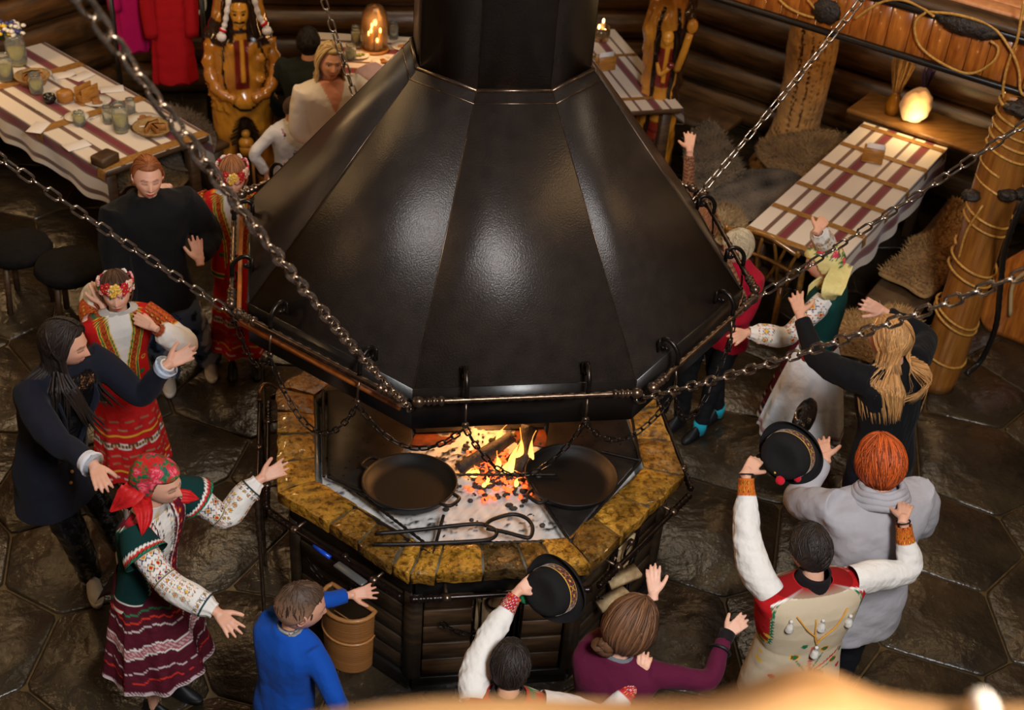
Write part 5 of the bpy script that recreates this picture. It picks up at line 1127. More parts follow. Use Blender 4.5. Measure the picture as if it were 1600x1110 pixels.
def hat(name, label, c, R, brim_r=.135, crown=.085, h=.12, pom=True):
    """black felt hat with an embroidered band; R rows = local axes x, y, z(up through crown)"""
    t = thing(name, label, 'hat', c); R = np.asarray(R, float); th = np.linspace(0, 2*PI, 64, endpoint=False)
    pr = [(crown*.98, .0), (crown*1.25, -.002), (brim_r*.97, .012), (brim_r, .020), (brim_r*.99, .026), (brim_r*.95, .018), (crown*1.2, .006), (crown*1.0, .012), (crown*.985, .060), (crown*.94, h*.8), (crown*.84, h*.97), (crown*.6, h*.99), (crown*.3, h*.90), (.001, h*.88)]
    def rg(r, z): return np.stack([r*np.cos(th), r*np.sin(th)*1.12, z+0*th+(.012*np.cos(2*th) if r > crown*1.3 else 0)], 1)
    MB().grid(np.array([rg(r, z) for r, z in pr])@R+c, wv=True, col=L3(26, 23, 24)).build('felt_body', m_felt, t)
    zz = np.linspace(.014, .060, 14); th2 = np.linspace(0, 2*PI, 240, endpoint=False); G = np.array([np.stack([crown*1.012*np.cos(th2), crown*1.012*np.sin(th2)*1.12, z+0*th2], 1) for z in zz]); v = np.repeat(zz[:, None], 240, 1)-.012; u = th2[None]*crown*np.ones((14, 1))
    col = np.tile(L3(70, 24, 24), (14, 240, 1)); col = cross_stitch(col, v-.010, u, .027, [ORG_, YEL, RED, L3(200, 120, 60)]); col = paint(col, (v < .005) | (v > .041), YEL); MB().grid(G@R+c, wv=True, col=col.reshape(-1, 3)).build('embroidered_band', m_cloth, t)
    return t
def toC(p): return nrm(CAM-np.asarray(p))
def person(label, px, py, H, face, lean=(0, 0), nm='', **kw):
    z = H*.934-kw.get('crouch', 0); h = U(px, py, z); at = h[:2]-np.array(lean)*1.18
    J = skel(at, H, face, lean, head=None, **kw); off = (h-J['head'])[:2]; at = at+off; J = skel(at, H, face, lean, **kw); J['nm'] = nm
    r = thing('person', label, 'person', (at[0], at[1], 0)); return r, J
def V3(px, py, z): return U(px, py, z)
def hnd(w, tip, palm, **kw): w = np.asarray(w); d = np.asarray(tip)-w; n = toC(w)*(1 if palm else -1); return dict(d=d, n=n, **kw)
def loc_(J, P): d = P-J['pelvis']; return d@J['R'], d@J['F'], d[..., 2]
def cuff(J, sd, root, col, r=.036, L=.03, m=None, name='cuff', at=.0, fl=1.15):
    k = J['H']/1.68; P, t = sleeve_path(J, sd, 1., 60); d = nrm(P[-1]-P[-6]); c = P[-1]-d*(at+L)*k; MB().grid(tubeP([c, c+d*L*k*.5, c+d*L*k, c+d*L*k*1.0, c+d*L*.6*k], np.array([r, r*1.04, r*fl, r*fl*.86, r*.85])*k, 26), wv=True, col=col).build(name, m or m_linen, root)
CUFFCOL = lambda v, u: cross_stitch(np.tile(ORG_*.85, v.shape+(1,)), v, u, .030, [RED*.7, ORG_, L3(120, 40, 20)])
def shirtsleeve(J, sd, root, prof, colf=None, name='sleeve', **kw): return sleeve(J, sd, prof, col=colf, **kw).build(name, m_linen, root)
PUFF = ((0, .060), (.15, .068), (.45, .060), (.75, .066), (.90, .060), (.97, .038), (1, .036))
def headscarf(J, root, base, seeds, name='headscarf', tails=(), col=None, rad=.030):
    cap = haircap(J, None, (1, 1, 1), (1, 1, 1), th=.017, front=.050, fy=.03, side=-.045, back=-.098, bulk=lambda P: .9*np.exp(-((P[..., 1]+.09)/.05)**2))
    Pw = cap.v[0]; loc = ((Pw-J['head'])@J['hB'].T)/J['hs']; c = roses(loc, np.array(seeds), rad, base) if col is None else col(loc); cap.c[0] = c; s = cap.build(name, m_silk, root)
    for i, (pts, w, cc) in enumerate(tails):
        p = spline(np.array(pts, float), 16); fr = frames(p, up=(0, 0, 1.)); ww = np.interp(np.linspace(0, 1, 16), np.linspace(0, 1, len(w)), w); nz = np.linspace(-1, 1, 12); G = np.zeros((16, 12, 3)); tc_ = np.array([toC(q) for q in p]); A = nrmv(np.cross(fr[1], tc_))
        for j, q in enumerate(nz): G[:, j] = p+A*(ww*q)[:, None]+tc_*(.006*math.cos(q*7+i))
        col_ = cc(((G-J['head'])@J['hB'].T)/J['hs']) if callable(cc) else cc
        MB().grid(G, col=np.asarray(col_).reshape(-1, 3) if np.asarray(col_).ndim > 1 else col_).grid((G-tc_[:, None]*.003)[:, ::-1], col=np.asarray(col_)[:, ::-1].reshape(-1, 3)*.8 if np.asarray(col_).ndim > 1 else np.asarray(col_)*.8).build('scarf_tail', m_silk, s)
    return s
BLK = L3(17, 17, 20); DKBR = L3(40, 28, 22)
# 1 ---- woman in navy blazer
r, J = person('dark haired woman in navy blazer and black leather trousers, arms stretched out, far left', 100, 530, 1.66, -42, lean=(.10, .0), headyaw=-14, headpitch=-8, nm='blazer')
wl, wr = V3(262, 570, 1.36), V3(147, 728, 1.27); arm(J, 'L', wl, (0, 0, -1)); arm(J, 'R', wr, (-.7, -.2, -.4))
f = U(150, 925, 0); J['footR'] = np.array([f[0]-.02, f[1]+.06, 0]); J['footL'] = J['footR']+np.array([.12, .22, 0])
body(J, r, hands={'L': hnd(wl, V3(315, 542, 1.40), 1, spread=.10, curl=(.1, .1, .12, .15)), 'R': hnd(wr, V3(168, 778, 1.24), 0, spread=.10, curl=(.2,)*4)}, smile=1.0, eye='down', brow=(.03, .02, .015), lip=L3(190, 90, 86))
trousers(J, r, BLK*.6, m_leather, r=(.095, .08, .068, .06)); shoes(J, r, L3(214, 208, 200), L3(226, 220, 212), 1.02, True, toe=(.25, -1))
def cf(V, N):
    x, y, z = loc_(J, V); c = np.tile(L3(24, 26, 38), (len(V), 1)); k = 1; op = (y > .02) & (np.abs(x+.005) < .018+.06*np.clip((z-.08)/.35, 0, 1)) & (z > -.16) & (z < .50); return np.where(op[:, None], L3(12, 12, 14), c)
blz = pullover(J, r, 'blazer', cf, m_knit, hem=-.55, grow=1.16, sl=((0, .080), (.3, .068), (.55, .060), (.85, .052), (1, .048)), stop=.93, folds=.009, flare=.02)
x0 = J['pelvis']; tr = MB()
for s_ in (-1, 1):
    pts = [J['neck']+J['R']*s_*.07-J['F']*.01+[0, 0, .01], x0+J['S']*.40+J['R']*s_*.095+J['F']*.135, x0+J['S']*.26+J['R']*s_*.06+J['F']*.15, x0+J['S']*.10+J['R']*s_*.016+J['F']*.150]
    G = tubeP(spline(pts, 20), np.interp(np.linspace(0, 1, 20), [0, .4, .55, 1], [.020, .038, .022, .012]), 10, rx=.006); MB().grid(G, wv=True, col=L3(30, 32, 46), cap=True).build('lapel', m_knit, blz)
for i in range(3): MB().sph(x0+J['S']*(.06-.07*i)+J['F']*.158+J['R']*.01, (.009, .009, .009), 6, 8, col=L3(170, 120, 60)).build('button', m_v, blz)
pb = torso_rings(J, .12, 0, 1.115, nt=72); ang = np.degrees(pb[2]); sel = (ang > 62) & (ang < 118); Pb = pb[0][:, sel]; Pb = Pb[: -3]; MB().grid(Pb+J['F']*.030, col=BLK*.8).build('black_blouse', m_leather, r)
cuff(J, 'L', r, L3(196, 208, 226), .050, .035, at=.01, fl=1.15); cuff(J, 'R', r, L3(214, 214, 220), .050, .04, at=.01, fl=1.2)
wp = J['wrL']-nrm(J['wrL']-J['elL'])*.005; MB().tube(wp+np.array([[0, 0, 0.]])+tubeP([wp*0, nrm(J['wrL']-J['elL'])*.001], .031, 20)[0]*1, .006, 6, closed=True, col=L3(210, 208, 204)).build('watch_band', m_v, r)
hm = haircap(J, None, DKBR*.5, DKBR*.9, th=.013, front=.070, fy=.05, side=-.04, back=-.09)
locks(J, hm, 230, (0, 0, 1), DKBR*.4, DKBR*1.0, .1, .2, off=.017, hang=(.12, .34), r=.0042, part=True, backonly=lambda rs: rs.uniform(-1.5, .12), seed=4)
locks(J, hm, 60, (0, 0, 1), DKBR*.5, DKBR*1.2, .1, .2, off=.018, hang=(.30, .42), r=.004, part=True, backonly=lambda rs: rs.uniform(-.1, .3), seed=6, drift=tuple(J['F']*.35-J['R']*.25))
hm.build('hair', m_hair, r)
# 2 ---- girl in red rose headscarf
r, J = person('girl in red rose-printed headscarf, embroidered sleeves and burgundy skirt, hands spread to the fire', 247, 748, 1.50, -30, lean=(.07, .0), headyaw=-26, headpitch=-6, kid=.2, nm='redscarf')
wl, wr = V3(408, 748, 1.16), V3(340, 958, 1.02); arm(J, 'L', wl, (.2, -.3, -1)); arm(J, 'R', wr, (-.5, -.5, -.5)); k = J['H']/1.68
body(J, r, hands={'L': hnd(wl, V3(462, 722, 1.20), 1, spread=.16, curl=(.08, .08, .1, .12)), 'R': hnd(wr, V3(390, 1012, .97), 0, spread=.2, curl=(.12,)*4, tspread=.9)}, smile=.5, eye='down', brow=(.12, .07, .04), vox=.0048)
shoes(J, r, BLK, BLK*.5, .95)
def sk(v, u, t, a):
    c = np.tile(L3(84, 18, 34), v.shape+(1,)); w = .004*np.sin(u*90)
    c = paint(c, v < .022, L3(206, 184, 186)); c = paint(c, (v < .022) & (np.sin(u*420)*np.sin(v*300) > .4), L3(84, 18, 34))
    w2 = .018*np.sin(a*5+1)
    for lo, hi, cc in ((.070, .078, L3(214, 52, 38)), (.125, .131, L3(216, 196, 196)), (.200, .208, WHT), (.208, .246, L3(166, 90, 96)), (.246, .254, WHT), (.335, .342, L3(222, 208, 204)), (.375, .383, L3(222, 60, 36)), (.415, .423, L3(24, 130, 84))): c = paint(c, (v+w+w2*(v > .06) > lo) & (v+w+w2*(v > .06) < hi), cc)
    c = paint(c, (np.abs(v+w+w2-.227) < .012) & (np.sin(u*260+v*300) > 0), L3(206, 170, 170)); return c
skirt(J, r, 'burgundy_skirt', m_linen, .60*J['H'], .24*J['H'], .120, .245, 9, .07, sk, dep=.92, shift=(.02, -.02), seed=1)
def ap(v, u, t, a):
    c = np.tile(L3(206, 202, 198), v.shape+(1,)); c = paint(c, v < .006, L3(40, 130, 90)); c = paint(c, (v > .012) & (v < .020), L3(180, 60, 70)); c = cross_stitch(c, v-.036, u, .022, [RED, NAVY, RED], mask=(v > .024) & (v < .052)); c = paint(c, (v > .056) & (v < .062), L3(190, 70, 80)); return paint(c, (v > .066) & (v < .070), L3(40, 130, 90))
skirt(J, r, 'white_back_apron', m_linen, .57*J['H'], .285*J['H'], .118, .37, 7, .06, ap, dep=.95, arc=(208, 262), nt=120, seed=2)
P, q, th = torso_rings(J, .10, 0, 1.04, nt=240, nr=90); x, y, z = loc_(J, P); c = np.tile(WHT*.95, P.shape[:2]+(1,)); c = cross_stitch(c, z, x+.5, .020, [TEAL, GRN, NAVY], mask=(y > 0) & (np.abs(x) > .018) & (np.abs(x) < .05)); loft_garment(P, r, 'embroidered_shirt', m_linen, c.reshape(-1, 3))
P, q, th = torso_rings(J, -.10, 0, 1.12, nt=260, nr=110, waist=.88); P = P[:-2]; q = q[:-2]; x, y, z = loc_(J, P); s = q[:, None]*np.ones(len(th))
c = np.tile(TEAL, P.shape[:2]+(1,)); ax = np.abs(x); e1 = .016+.038*np.clip((s-.25)/.6, 0, 1); fr_ = y > 0
c = paint(c, fr_ & (ax < e1+.085), L3(96, 18, 34)); zz = .004*np.sign(np.sin(z*260)); 
for lo, hi, cc in ((.0, .006, L3(60, 8, 22)), (.010, .018, WHT), (.018, .024, L3(206, 60, 40)), (.076, .080, WHT*.9), (.080, .085, L3(30, 130, 90))): c = paint(c, fr_ & (ax+zz*.5 > e1+lo) & (ax+zz*.5 < e1+hi), cc)
m4 = (((z*1.0) % .055)-.0275)**2+(ax-e1-.039)**2; c = paint(c, fr_ & (m4 < .011**2), L3(200, 34, 44)); c = paint(c, fr_ & (m4 < .004**2), YEL)
for lo, hi, cc in ((-.10, -.085, L3(206, 60, 40)), (-.08, -.055, WHT*.95), (-.05, -.035, L3(206, 60, 40)), (-.032, .03, L3(90, 20, 34)), (.03, .045, WHT*.95), (.05, .062, GRN)): c = paint(c, (s+zz*2*.6 > lo) & (s+zz*2*.6 < hi) & (ax > e1+.0), cc)
hole = fr_ & (ax < e1); P = P-np.where(hole[..., None], J['F']*.05*np.clip((e1-ax)/.01, 0, 1)[..., None], 0); c = paint(c, hole, WHT*.9); c = cross_stitch(c, z, x+.5, .018, [TEAL, GRN, L3(60, 110, 130)], mask=hole & (ax > .014)); vest = loft_garment(P, r, 'vest', m_felt, c.reshape(-1, 3))
def slv(v, u, th, L):
    c = np.tile(WHT*.97, v.shape+(1,)); f = v/L; c = cross_stitch(c, v, u, .052, [RED, ORG_, L3(90, 50, 120)], mask=(f > .26) & (f < .50)); c = cross_stitch(c, v+.01, u, .026, [RED, TEAL, ORG_], mask=((f > .50) & (f < .60)) | ((f > .18) & (f < .26)))
    for a in (.255, .505): c = paint(c, np.abs(f-a) < .012, L3(196, 176, 150)); c = paint(c, np.abs(f-a) < .004, TEAL)
    c = cross_stitch(c, v, u+.01, .034, [YEL, ORG_], mask=(f > .62) & (f < .80) & (np.sin(u*60) > .1)); c = cross_stitch(c, v, u, .024, [RED, L3(60, 60, 130), TEAL], mask=(f > .84) & (f < .90)); c = paint(c, np.abs(f-.91) < .006, TEAL); return c
for sd in 'LR':
    shirtsleeve(J, sd, r, PUFF, slv, n=130, nt=110, gather=.05, wr=.07, seed=3 if sd == 'L' else 5)
    P_, t_ = sleeve_path(J, sd, .26, 26); th = np.linspace(0, 2*PI, 90, endpoint=False); G = tubeP(P_, np.linspace(.066, .108, 26)*k, 90, up=(0, 0, 1.)); cc = np.tile(TEAL, (26, 90, 1)); tt = np.linspace(0, 1, 26)[:, None]*np.ones(90); zg = .02*np.sign(np.sin(th*30))[None]
    for lo, hi, c_ in ((.95, 1.1, L3(30, 130, 90)), (.84, .93, L3(200, 50, 40)), (.74, .83, WHT)): cc = paint(cc, (tt+zg > lo) & (tt+zg < hi), c_)
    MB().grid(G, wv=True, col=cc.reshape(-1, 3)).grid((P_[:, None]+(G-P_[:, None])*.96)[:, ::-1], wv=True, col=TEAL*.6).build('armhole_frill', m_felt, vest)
hb = haircap(J, None, L3(110, 70, 40), L3(80, 50, 30), th=.008); hb.build('hair', m_hair, r)
h0 = to_head(J, np.array([-.02, -.11, -.03])); RD = L3(196, 26, 28)
sd3 = [(-.045, .03, .095), (.0, .065, .085), (.05, .02, .095), (.075, .03, .055), (-.02, -.045, .10), (.05, -.06, .07), (.085, -.02, .03), (.03, -.1, .03), (.06, -.08, -.02), (-.07, -.03, .07)]
side_r = J['hB'][0]; tail = lambda L: roses(L, np.array([(.03, -.16, -.02), (.06, -.2, -.05)]), .014, RD)
headscarf(J, r, RD, sd3, tails=[([to_head(J, np.array([.03, -.10, -.03])), V3(205, 770, 1.40), V3(172, 800, 1.30)], [.03, .052, .045, .004], tail), ([to_head(J, np.array([.045, -.09, -.05])), V3(225, 800, 1.34), V3(222, 838, 1.26)], [.028, .040, .03, .003], RD),
    ([V3(266, 776, 1.24), V3(288, 776, 1.24), V3(311, 780, 1.21)], [.02, .032, .028, .003], RD)])
# 3 ---- girl with flower band, front left
def folkgirl(label, px, py, H, face, L_, R_, hl, hr, lean=(0, 0), hy=None, hp=-20, seed=0, hairc=L3(74, 46, 28), hint=(None, None), skirt_r=.20, eye='open', nm=''):
    r, J = person(label, px, py, H, face, lean=lean, headyaw=hy, headpitch=hp, kid=.2, nm=nm); k = H/1.68
    if L_ is not None: arm(J, 'L', L_, hint[0])
    if R_ is not None: arm(J, 'R', R_, hint[1])
    hands = {}
    if L_ is not None: hands['L'] = hl
    if R_ is not None: hands['R'] = hr
    body(J, r, hands=hands, smile=.15, eye=eye, lip=L3(196, 52, 62), brow=(.1, .06, .035), skin=L3(226, 176, 152), vox=.005, iris=(.05, .07, .06)); shoes(J, r, BLK, BLK*.5, .92)
    RD = L3(190, 26, 26); ex = L3(178, 74, 30)
    def sk(v, u, t, a):
        c = np.tile(RD, v.shape+(1,)); w = .003*np.sin(u*60)
        for lo, hi, cc in ((.03, .037, WHT*.8), (.075, .085, YEL), (.12, .127, L3(150, 110, 80)), (.17, .178, L3(150, 120, 90)), (.225, .231, WHT*.9), (.231, .257, L3(90, 60, 40)), (.257, .263, WHT*.9), (.30, .310, YEL), (.345, .352, L3(160, 130, 100)), (.39, .396, L3(150, 110, 80))): c = paint(c, (v+w > lo) & (v+w < hi), cc)
        return paint(c, (np.abs(v-.244) < .008) & (np.sin(u*300) > 0), L3(190, 150, 110))
    skirt(J, r, 'red_striped_skirt', m_linen, .60*H, .13*H, .115, skirt_r, 8, .06, sk, dep=.9, seed=seed)
    P, q, th = torso_rings(J, .2, 0, 1.03, nt=60, nr=30); loft_garment(P, r, 'white_blouse', m_linen, WHT*.95)
    P, q, th = torso_rings(J, -.16, 0, 1.11, nt=240, nr=110, waist=.84); P = P[:-2]; q = q[:-2]; x, y, z = loc_(J, P); x, z = x/k, z/k; s = q[:, None]*np.ones(len(th)); ax = np.abs(x); fr_ = y > 0
    c = np.tile(RD, P.shape[:2]+(1,)); e1 = .012+.05*np.clip((s-.35)/.5, 0, 1)**1.2; low = np.clip((.25-s)/.4, 0, 1)
    for lo, hi, cc in ((0, .006, YEL), (.006, .014, GRN), (.014, .019, YEL), (.019, .052, ex), (.052, .057, YEL), (.057, .066, GRN), (.066, .071, YEL)): c = paint(c, fr_ & (ax > e1+lo) & (ax < e1+hi), cc)
    c = paint(c, fr_ & (ax > e1+.019) & (ax < e1+.052) & (np.abs(((z*26) % 1)-.5) < .5*np.abs(ax-e1-.035)/.017+.08) & (np.abs(((z*26) % 1)-.5) > .5*np.abs(ax-e1-.035)/.017-.08), L3(90, 40, 20))
    for lo, hi, cc in ((-.16, -.14, YEL), (-.14, -.10, GRN), (-.10, -.08, YEL)): c = paint(c, (s > lo) & (s < hi), cc)
    d2 = (z-.20)**2+(ax-.118)**2; c = paint(c, fr_ & (d2 < .016**2), YEL); c = paint(c, fr_ & (d2 < .011**2), RD); c = paint(c, fr_ & (d2 < .006**2), GRN); d2 = (z-.10)**2+(ax-.10)**2; c = paint(c, fr_ & (d2 < .016**2), GRN)
    c = paint(c, fr_ & (ax < e1), WHT*.92); vest = loft_garment(P, r, 'red_vest', m_felt, c.reshape(-1, 3))
    def slv(v, u, th, L): c = np.tile(WHT*.96, v.shape+(1,)); f = v/L; c = paint(c, f < .34, ex); c = cross_stitch(c, v, u, .034, [L3(120, 50, 20), ORG_], mask=f < .34); c = paint(c, (f > .34) & (f < .36), YEL); return paint(c, f > .955, L3(150, 70, 34))
    for sd in 'LR':
        if 'wr'+sd in J: shirtsleeve(J, sd, r, ((0, .058), (.3, .060), (.5, .074), (.75, .078), (.9, .066), (.96, .036), (1, .034)), slv, n=70, nt=60, gather=.05, wr=.08, seed=seed+7, stop=.96)
    hb = haircap(J, None, hairc, hairc*.6, th=.011); locks(J, hb, 150, (0, -.35, 1), hairc*1.2, hairc*.6, .08, .17, off=.013, seed=seed, limit=lambda p: (p[:, 2] > np.where(p[:, 1] > .03, .068, -.07)) , r=.003)
    for s_ in (-1, 1): hb.tube(spline([to_head(J, np.array([s_*.07, -.04, -.05])), J['neck']+J['R']*s_*.07*k-J['F']*.05+[0, 0, .0], J['pelvis']+J['S']*.36*k+J['R']*s_*.09*k-J['F']*.10], 16), np.linspace(.018, .008, 16)*k, 8, col=hairc*.8)
    hb.build('hair', m_hair, r); flowerband(J, r); return r, J
w1, w2 = V3(240, 512, 1.21), V3(160, 475, 1.26)
folkgirl('girl in flower headband and red vest behind the woman in the navy blazer', 181, 452, 1.45, -68, w1, w2, hnd(w1, V3(190, 486, 1.25), 0, spread=.07, curl=(.1,)*4, tspread=.4), hnd(w2, V3(150, 448, 1.34), 0, spread=.08, curl=(.3,)*4), lean=(.03, -.03), hy=-84, hp=2, seed=2, hint=((1, 0, -1), (-1, 0, -1)), nm='band1')
w1, w2 = V3(448, 262, 1.24), V3(262, 292, 1.30)
folkgirl('girl in flower headband and red dress close to the left side of the hood', 363, 270, 1.52, -88, w1, w2, hnd(w1, V3(470, 255, 1.24), 0), hnd(w2, V3(245, 298, 1.33), 0, curl=(.3,)*4), lean=(.0, -.02), hy=-86, hp=-12, seed=5, eye='down', hint=((0, 0, -1), (0, 0, -1)), nm='band2', hairc=L3(150, 96, 56))
# 4 ---- black hoodie
r, J = person('smiling girl in oversized black hoodie and ripped jeans, ginger hair tied back', 230, 272, 1.68, -70, lean=(.02, -.04), headyaw=-76, headpitch=2, headroll=4, nm='hoodie')
wl, wr = V3(312, 408, 1.08), V3(205, 500, .78); arm(J, 'L', wl, (.4, .1, -1)); arm(J, 'R', wr, (-.4, 0, -.8)); f = U(335, 585, 0); J['footL'] = np.array([f[0]-.03, f[1]+.10, 0]); J['footR'] = np.array([*U(262, 605, 0)[:2], 0])+[0, .08, 0]
body(J, r, hands={'L': hnd(wl, V3(305, 372, 1.18), 1, spread=.14, curl=(.3, .22, .25, .2)), 'R': hnd(wr, V3(205, 530, .68), 0)}, smile=.75, eye='down', lip=L3(190, 80, 84), brow=(.16, .09, .05), skin=L3(226, 172, 146))
def jn(V, N): n_ = vnoise(V, 16, 3)+.6*vnoise(V, 40, 4); return np.where((n_ > .35)[:, None], L3(196, 204, 214), np.where((n_ < -.55)[:, None], L3(28, 38, 66), L3(92, 118, 150)))
trousers(J, r, None, m_linen, r=(.10, .09, .082, .085), colf=jn, name='jeans'); shoes(J, r, L3(206, 198, 186), L3(226, 220, 208), 1.08, toe=(.12, -1))
pullover(J, r, 'hoodie', BLK*.8, m_knit, hem=-.38, grow=1.30, sl=((0, .10), (.3, .092), (.6, .085), (.88, .07), (1, .045)), stop=.94, folds=.012, hood=True, sh=1.05)
G_ = L3(150, 84, 40); hb = haircap(J, None, G_*1.1, G_*.6, th=.009, front=.066, back=-.07, side=-.01); locks(J, hb, 190, (0, .75, 1), G_*1.25, G_*.55, .10, .20, off=.010, seed=9, limit=lambda p: p[:, 2] > np.where(p[:, 1] > .03, .066, -.06), r=.0028); hb.sph(to_head(J, np.array([0, -.12, .0])), .042, 10, 12, col=G_*.7); hb.build('hair', m_hair, r)
# 5 ---- boy in blue
def buzz(J, r, c1, c2, th=.009, **kw): h = haircap(J, None, c1, c2, th=th, front=.066, side=-.005, back=-.055, speck=1.2, **kw); return h
r, J = person('small boy in bright blue sweatshirt with shaved hair, hand stretched to the rail', 470, 950, 1.24, 48, lean=(.03, .03), headyaw=12, headpitch=-14, kid=1.5, nm='blue')
wl = V3(548, 930, .92); arm(J, 'L', wl, (.3, .9, -.2), stretch=1.12); wr = J['shR']+np.array([.10, -.02, -.33]); arm(J, 'R', wr, (.3, -1, 0))
body(J, r, hands={'L': hnd(wl, V3(600, 920, .93), 0, spread=.2, curl=(.15,)*4, tspread=.95, k=1.08), 'R': dict(d=(.1, 0, -1), n=-J['R'])}, skin=L3(218, 160, 132), smile=.2)
trousers(J, r, L3(30, 32, 40), m_linen); shoes(J, r, BLK, WHT*.7, .95)
BL = L3(14, 72, 164); pullover(J, r, 'sweatshirt', BL, m_knit, hem=-.30, grow=1.16, sl=((0, .074), (.4, .062), (.85, .050), (1, .046)), stop=.95, folds=.008)
P, q, th = torso_rings(J, .8, .06, 1.05, nt=60, nr=30, neckr=.058); P = P[-14:]; zc_ = (P[..., 2]*110).astype(int); c = np.where((zc_ % 2 == 0)[..., None], WHT*.8, BLKc); loft_garment(P, r, 'striped_collar', m_linen, c.reshape(-1, 3))
B1, B2 = L3(104, 76, 56), L3(74, 52, 38); h = buzz(J, r, B1, B2); loc = (h.v[0]-J['head'])@J['hB'].T/J['hs']; t = np.clip((loc[:, 2]-.0)/.09, 0, 1)[:, None]; h.c[0] = h.c[0]*(.55+.45*(1-t))*1.0+L3(188, 142, 112)*.45*(1-t); locks(J, h, 300, (-.1, -.35, 1), B1, B2*.7, .02, .035, off=.010, r=.0012, seed=3, limit=lambda p: p[:, 2] > np.where(p[:, 1] > .03, .068, .0)); h.build('hair', m_hair, r)
# 6 ---- boys in cream vests
def shorthair(J, r, c1, c2, wh=(.0, -.35, 1), n=520, th=.013, L=(.045, .085), seed=0, rr_=.0016, side=-.02, back=-.088, name='hair', wild=.5, top=.02):
    h = haircap(J, None, c1, c2, th=th, front=.060, side=side, back=back, seed=seed); locks(J, h, n, wh, c1, c2, *L, off=th+.001, seed=seed, r=rr_, wild=wild, limit=lambda p: p[:, 2] > np.where(p[:, 1] > .05, .055, np.where(p[:, 1] > 0, side+.005, back))); return h.build(name, m_hair, r)
CREAM = L3(196, 178, 150)
def vestboy(label, px, py, H, face, L_, R_, hl, hr, lean, hy, hp, hint, seed, bw=1., nm='', deco=True, cuffcol=None):
    r, J = person(label, px, py, H, face, lean=lean, headyaw=hy, headpitch=hp, kid=.25, bw=bw, nm=nm); k = H/1.68
    hands = {}
    if L_ is not None: arm(J, 'L', L_, hint[0]); hands['L'] = hl
    if R_ is not None: arm(J, 'R', R_, hint[1]); hands['R'] = hr
    body(J, r, hands=hands, skin=L3(220, 166, 138), detail=False); trousers(J, r, L3(18, 20, 26), m_linen); shoes(J, r, BLK, BLK, 1)
    P, q, th = torso_rings(J, -.40, 0, 1.05, nt=60, nr=40); loft_garment(P[:-9], r, 'white_shirt', m_linen, WHT*.92)
    P, q, th = torso_rings(J, -.34, 0, 1.14, nt=240, nr=120, sh=.94); P = P[:-1]; q = q[:-1]; x, y, z = loc_(J, P); x, z = x/k/bw, z/k; bk = y < 0; c = np.tile(CREAM, P.shape[:2]+(1,)); s = q[:, None]*np.ones(len(th)); ax = np.abs(x)
    # armholes: red with green scalloped edge
    ah = .158+.014*np.clip((s-.5)/.3, 0, 1)+.05*np.clip((.52-s)/.12, 0, 1)**2-.05*np.clip((s-.92)/.1, 0, 1); zz = .003*np.sin(z*330)
    c = paint(c, (ax > ah) & (s > .42), L3(176, 22, 26)); c = paint(c, (ax+zz > ah-.008) & (ax+zz < ah) & (s > .42), GRN)
    c = paint(c, s > 1.025, L3(176, 22, 26)); c = paint(c, (s+zz > 1.012) & (s+zz < 1.025), GRN); c = paint(c, (s > .92) & (y > -.030) & (y < .03) & (ax > .05), L3(176, 22, 26)); c = paint(c, (s > .92) & (np.abs(y+.033) < .004) & (ax > .05), WHT)
    c = paint(c, (s < -.30), L3(176, 22, 26)); c = paint(c, (s > -.30) & (s < -.285), GRN)
    Z0 = .04
    if deco:
        def line(x0, z0, x1, z1, w, cc, wig=0):
            nonlocal c; x0, x1 = x0*1.45, x1*1.45; z0, z1 = Z0+(z0-Z0)*1.3, Z0+(z1-Z0)*1.3; w = w*1.5; dx, dz = x1-x0, z1-z0; L = math.hypot(dx, dz); t = ((x-x0)*dx+(z-z0)*dz)/L/L; e = ((x-x0)*dz-(z-z0)*dx)/L+wig*np.sin(t*L*420); c = paint(c, bk & (t > 0) & (t < 1) & (np.abs(e) < w), cc)
        def disc(x0, z0, rr, cc, sq=1.): nonlocal c; x0, z0 = x0*(1.45 if abs(x0) < .12 else 1), Z0+(z0-Z0)*1.3; rr = rr*1.15; c = paint(c, bk & ((x-x0)**2+((z-z0)*sq)**2 < rr*rr), cc)
        line(.00, Z0+.03, -.005, Z0+.16, .0032, L3(190, 30, 30), .002); line(.0, Z0+.03, .085, Z0+.11, .003, L3(190, 30, 30), .002); line(-.005, Z0+.03, -.04, Z0+.10, .002, GRN, .001); line(.0, Z0+.03, .03, Z0+.12, .002, GRN, .001); line(.01, Z0+.02, .06, Z0+.06, .002, GRN, .001)
        for (a, b) in ((-.045, Z0+.115), (.032, Z0+.14), (.068, Z0+.065)): disc(a, b, .0165, YEL); disc(a, b, .0125, L3(140, 30, 24)); disc(a, b, .009, GRN)
        disc(-.028, Z0+.17, .010, GRN, .8); disc(.088, Z0+.095, .008, GRN, .8); disc(-.022, Z0+.01, .032, GRN); disc(.020, Z0+.01, .032, GRN); disc(-.022, Z0+.01, .027, L3(176, 26, 28)); disc(.020, Z0+.01, .027, L3(176, 26, 28)); disc(0, Z0-.02, .034, L3(176, 26, 28))
        for s_ in (-1, 1): disc(s_*.13, Z0+.02, .010, L3(176, 26, 28)); line(s_*.13, Z0+.02, s_*.16, Z0+.0, .002, GRN); [disc(s_*.165, Z0+.20-.035*i, .008, YEL) for i in range(5)]; line(s_*.155, Z0-.1, s_*.155, Z0+.22, .005, L3(176, 26, 28))
    # draw back-view x mirrored: the wearer is seen from behind
    vest = loft_garment(P, r, 'cream_vest', m_felt, c.reshape(-1, 3))
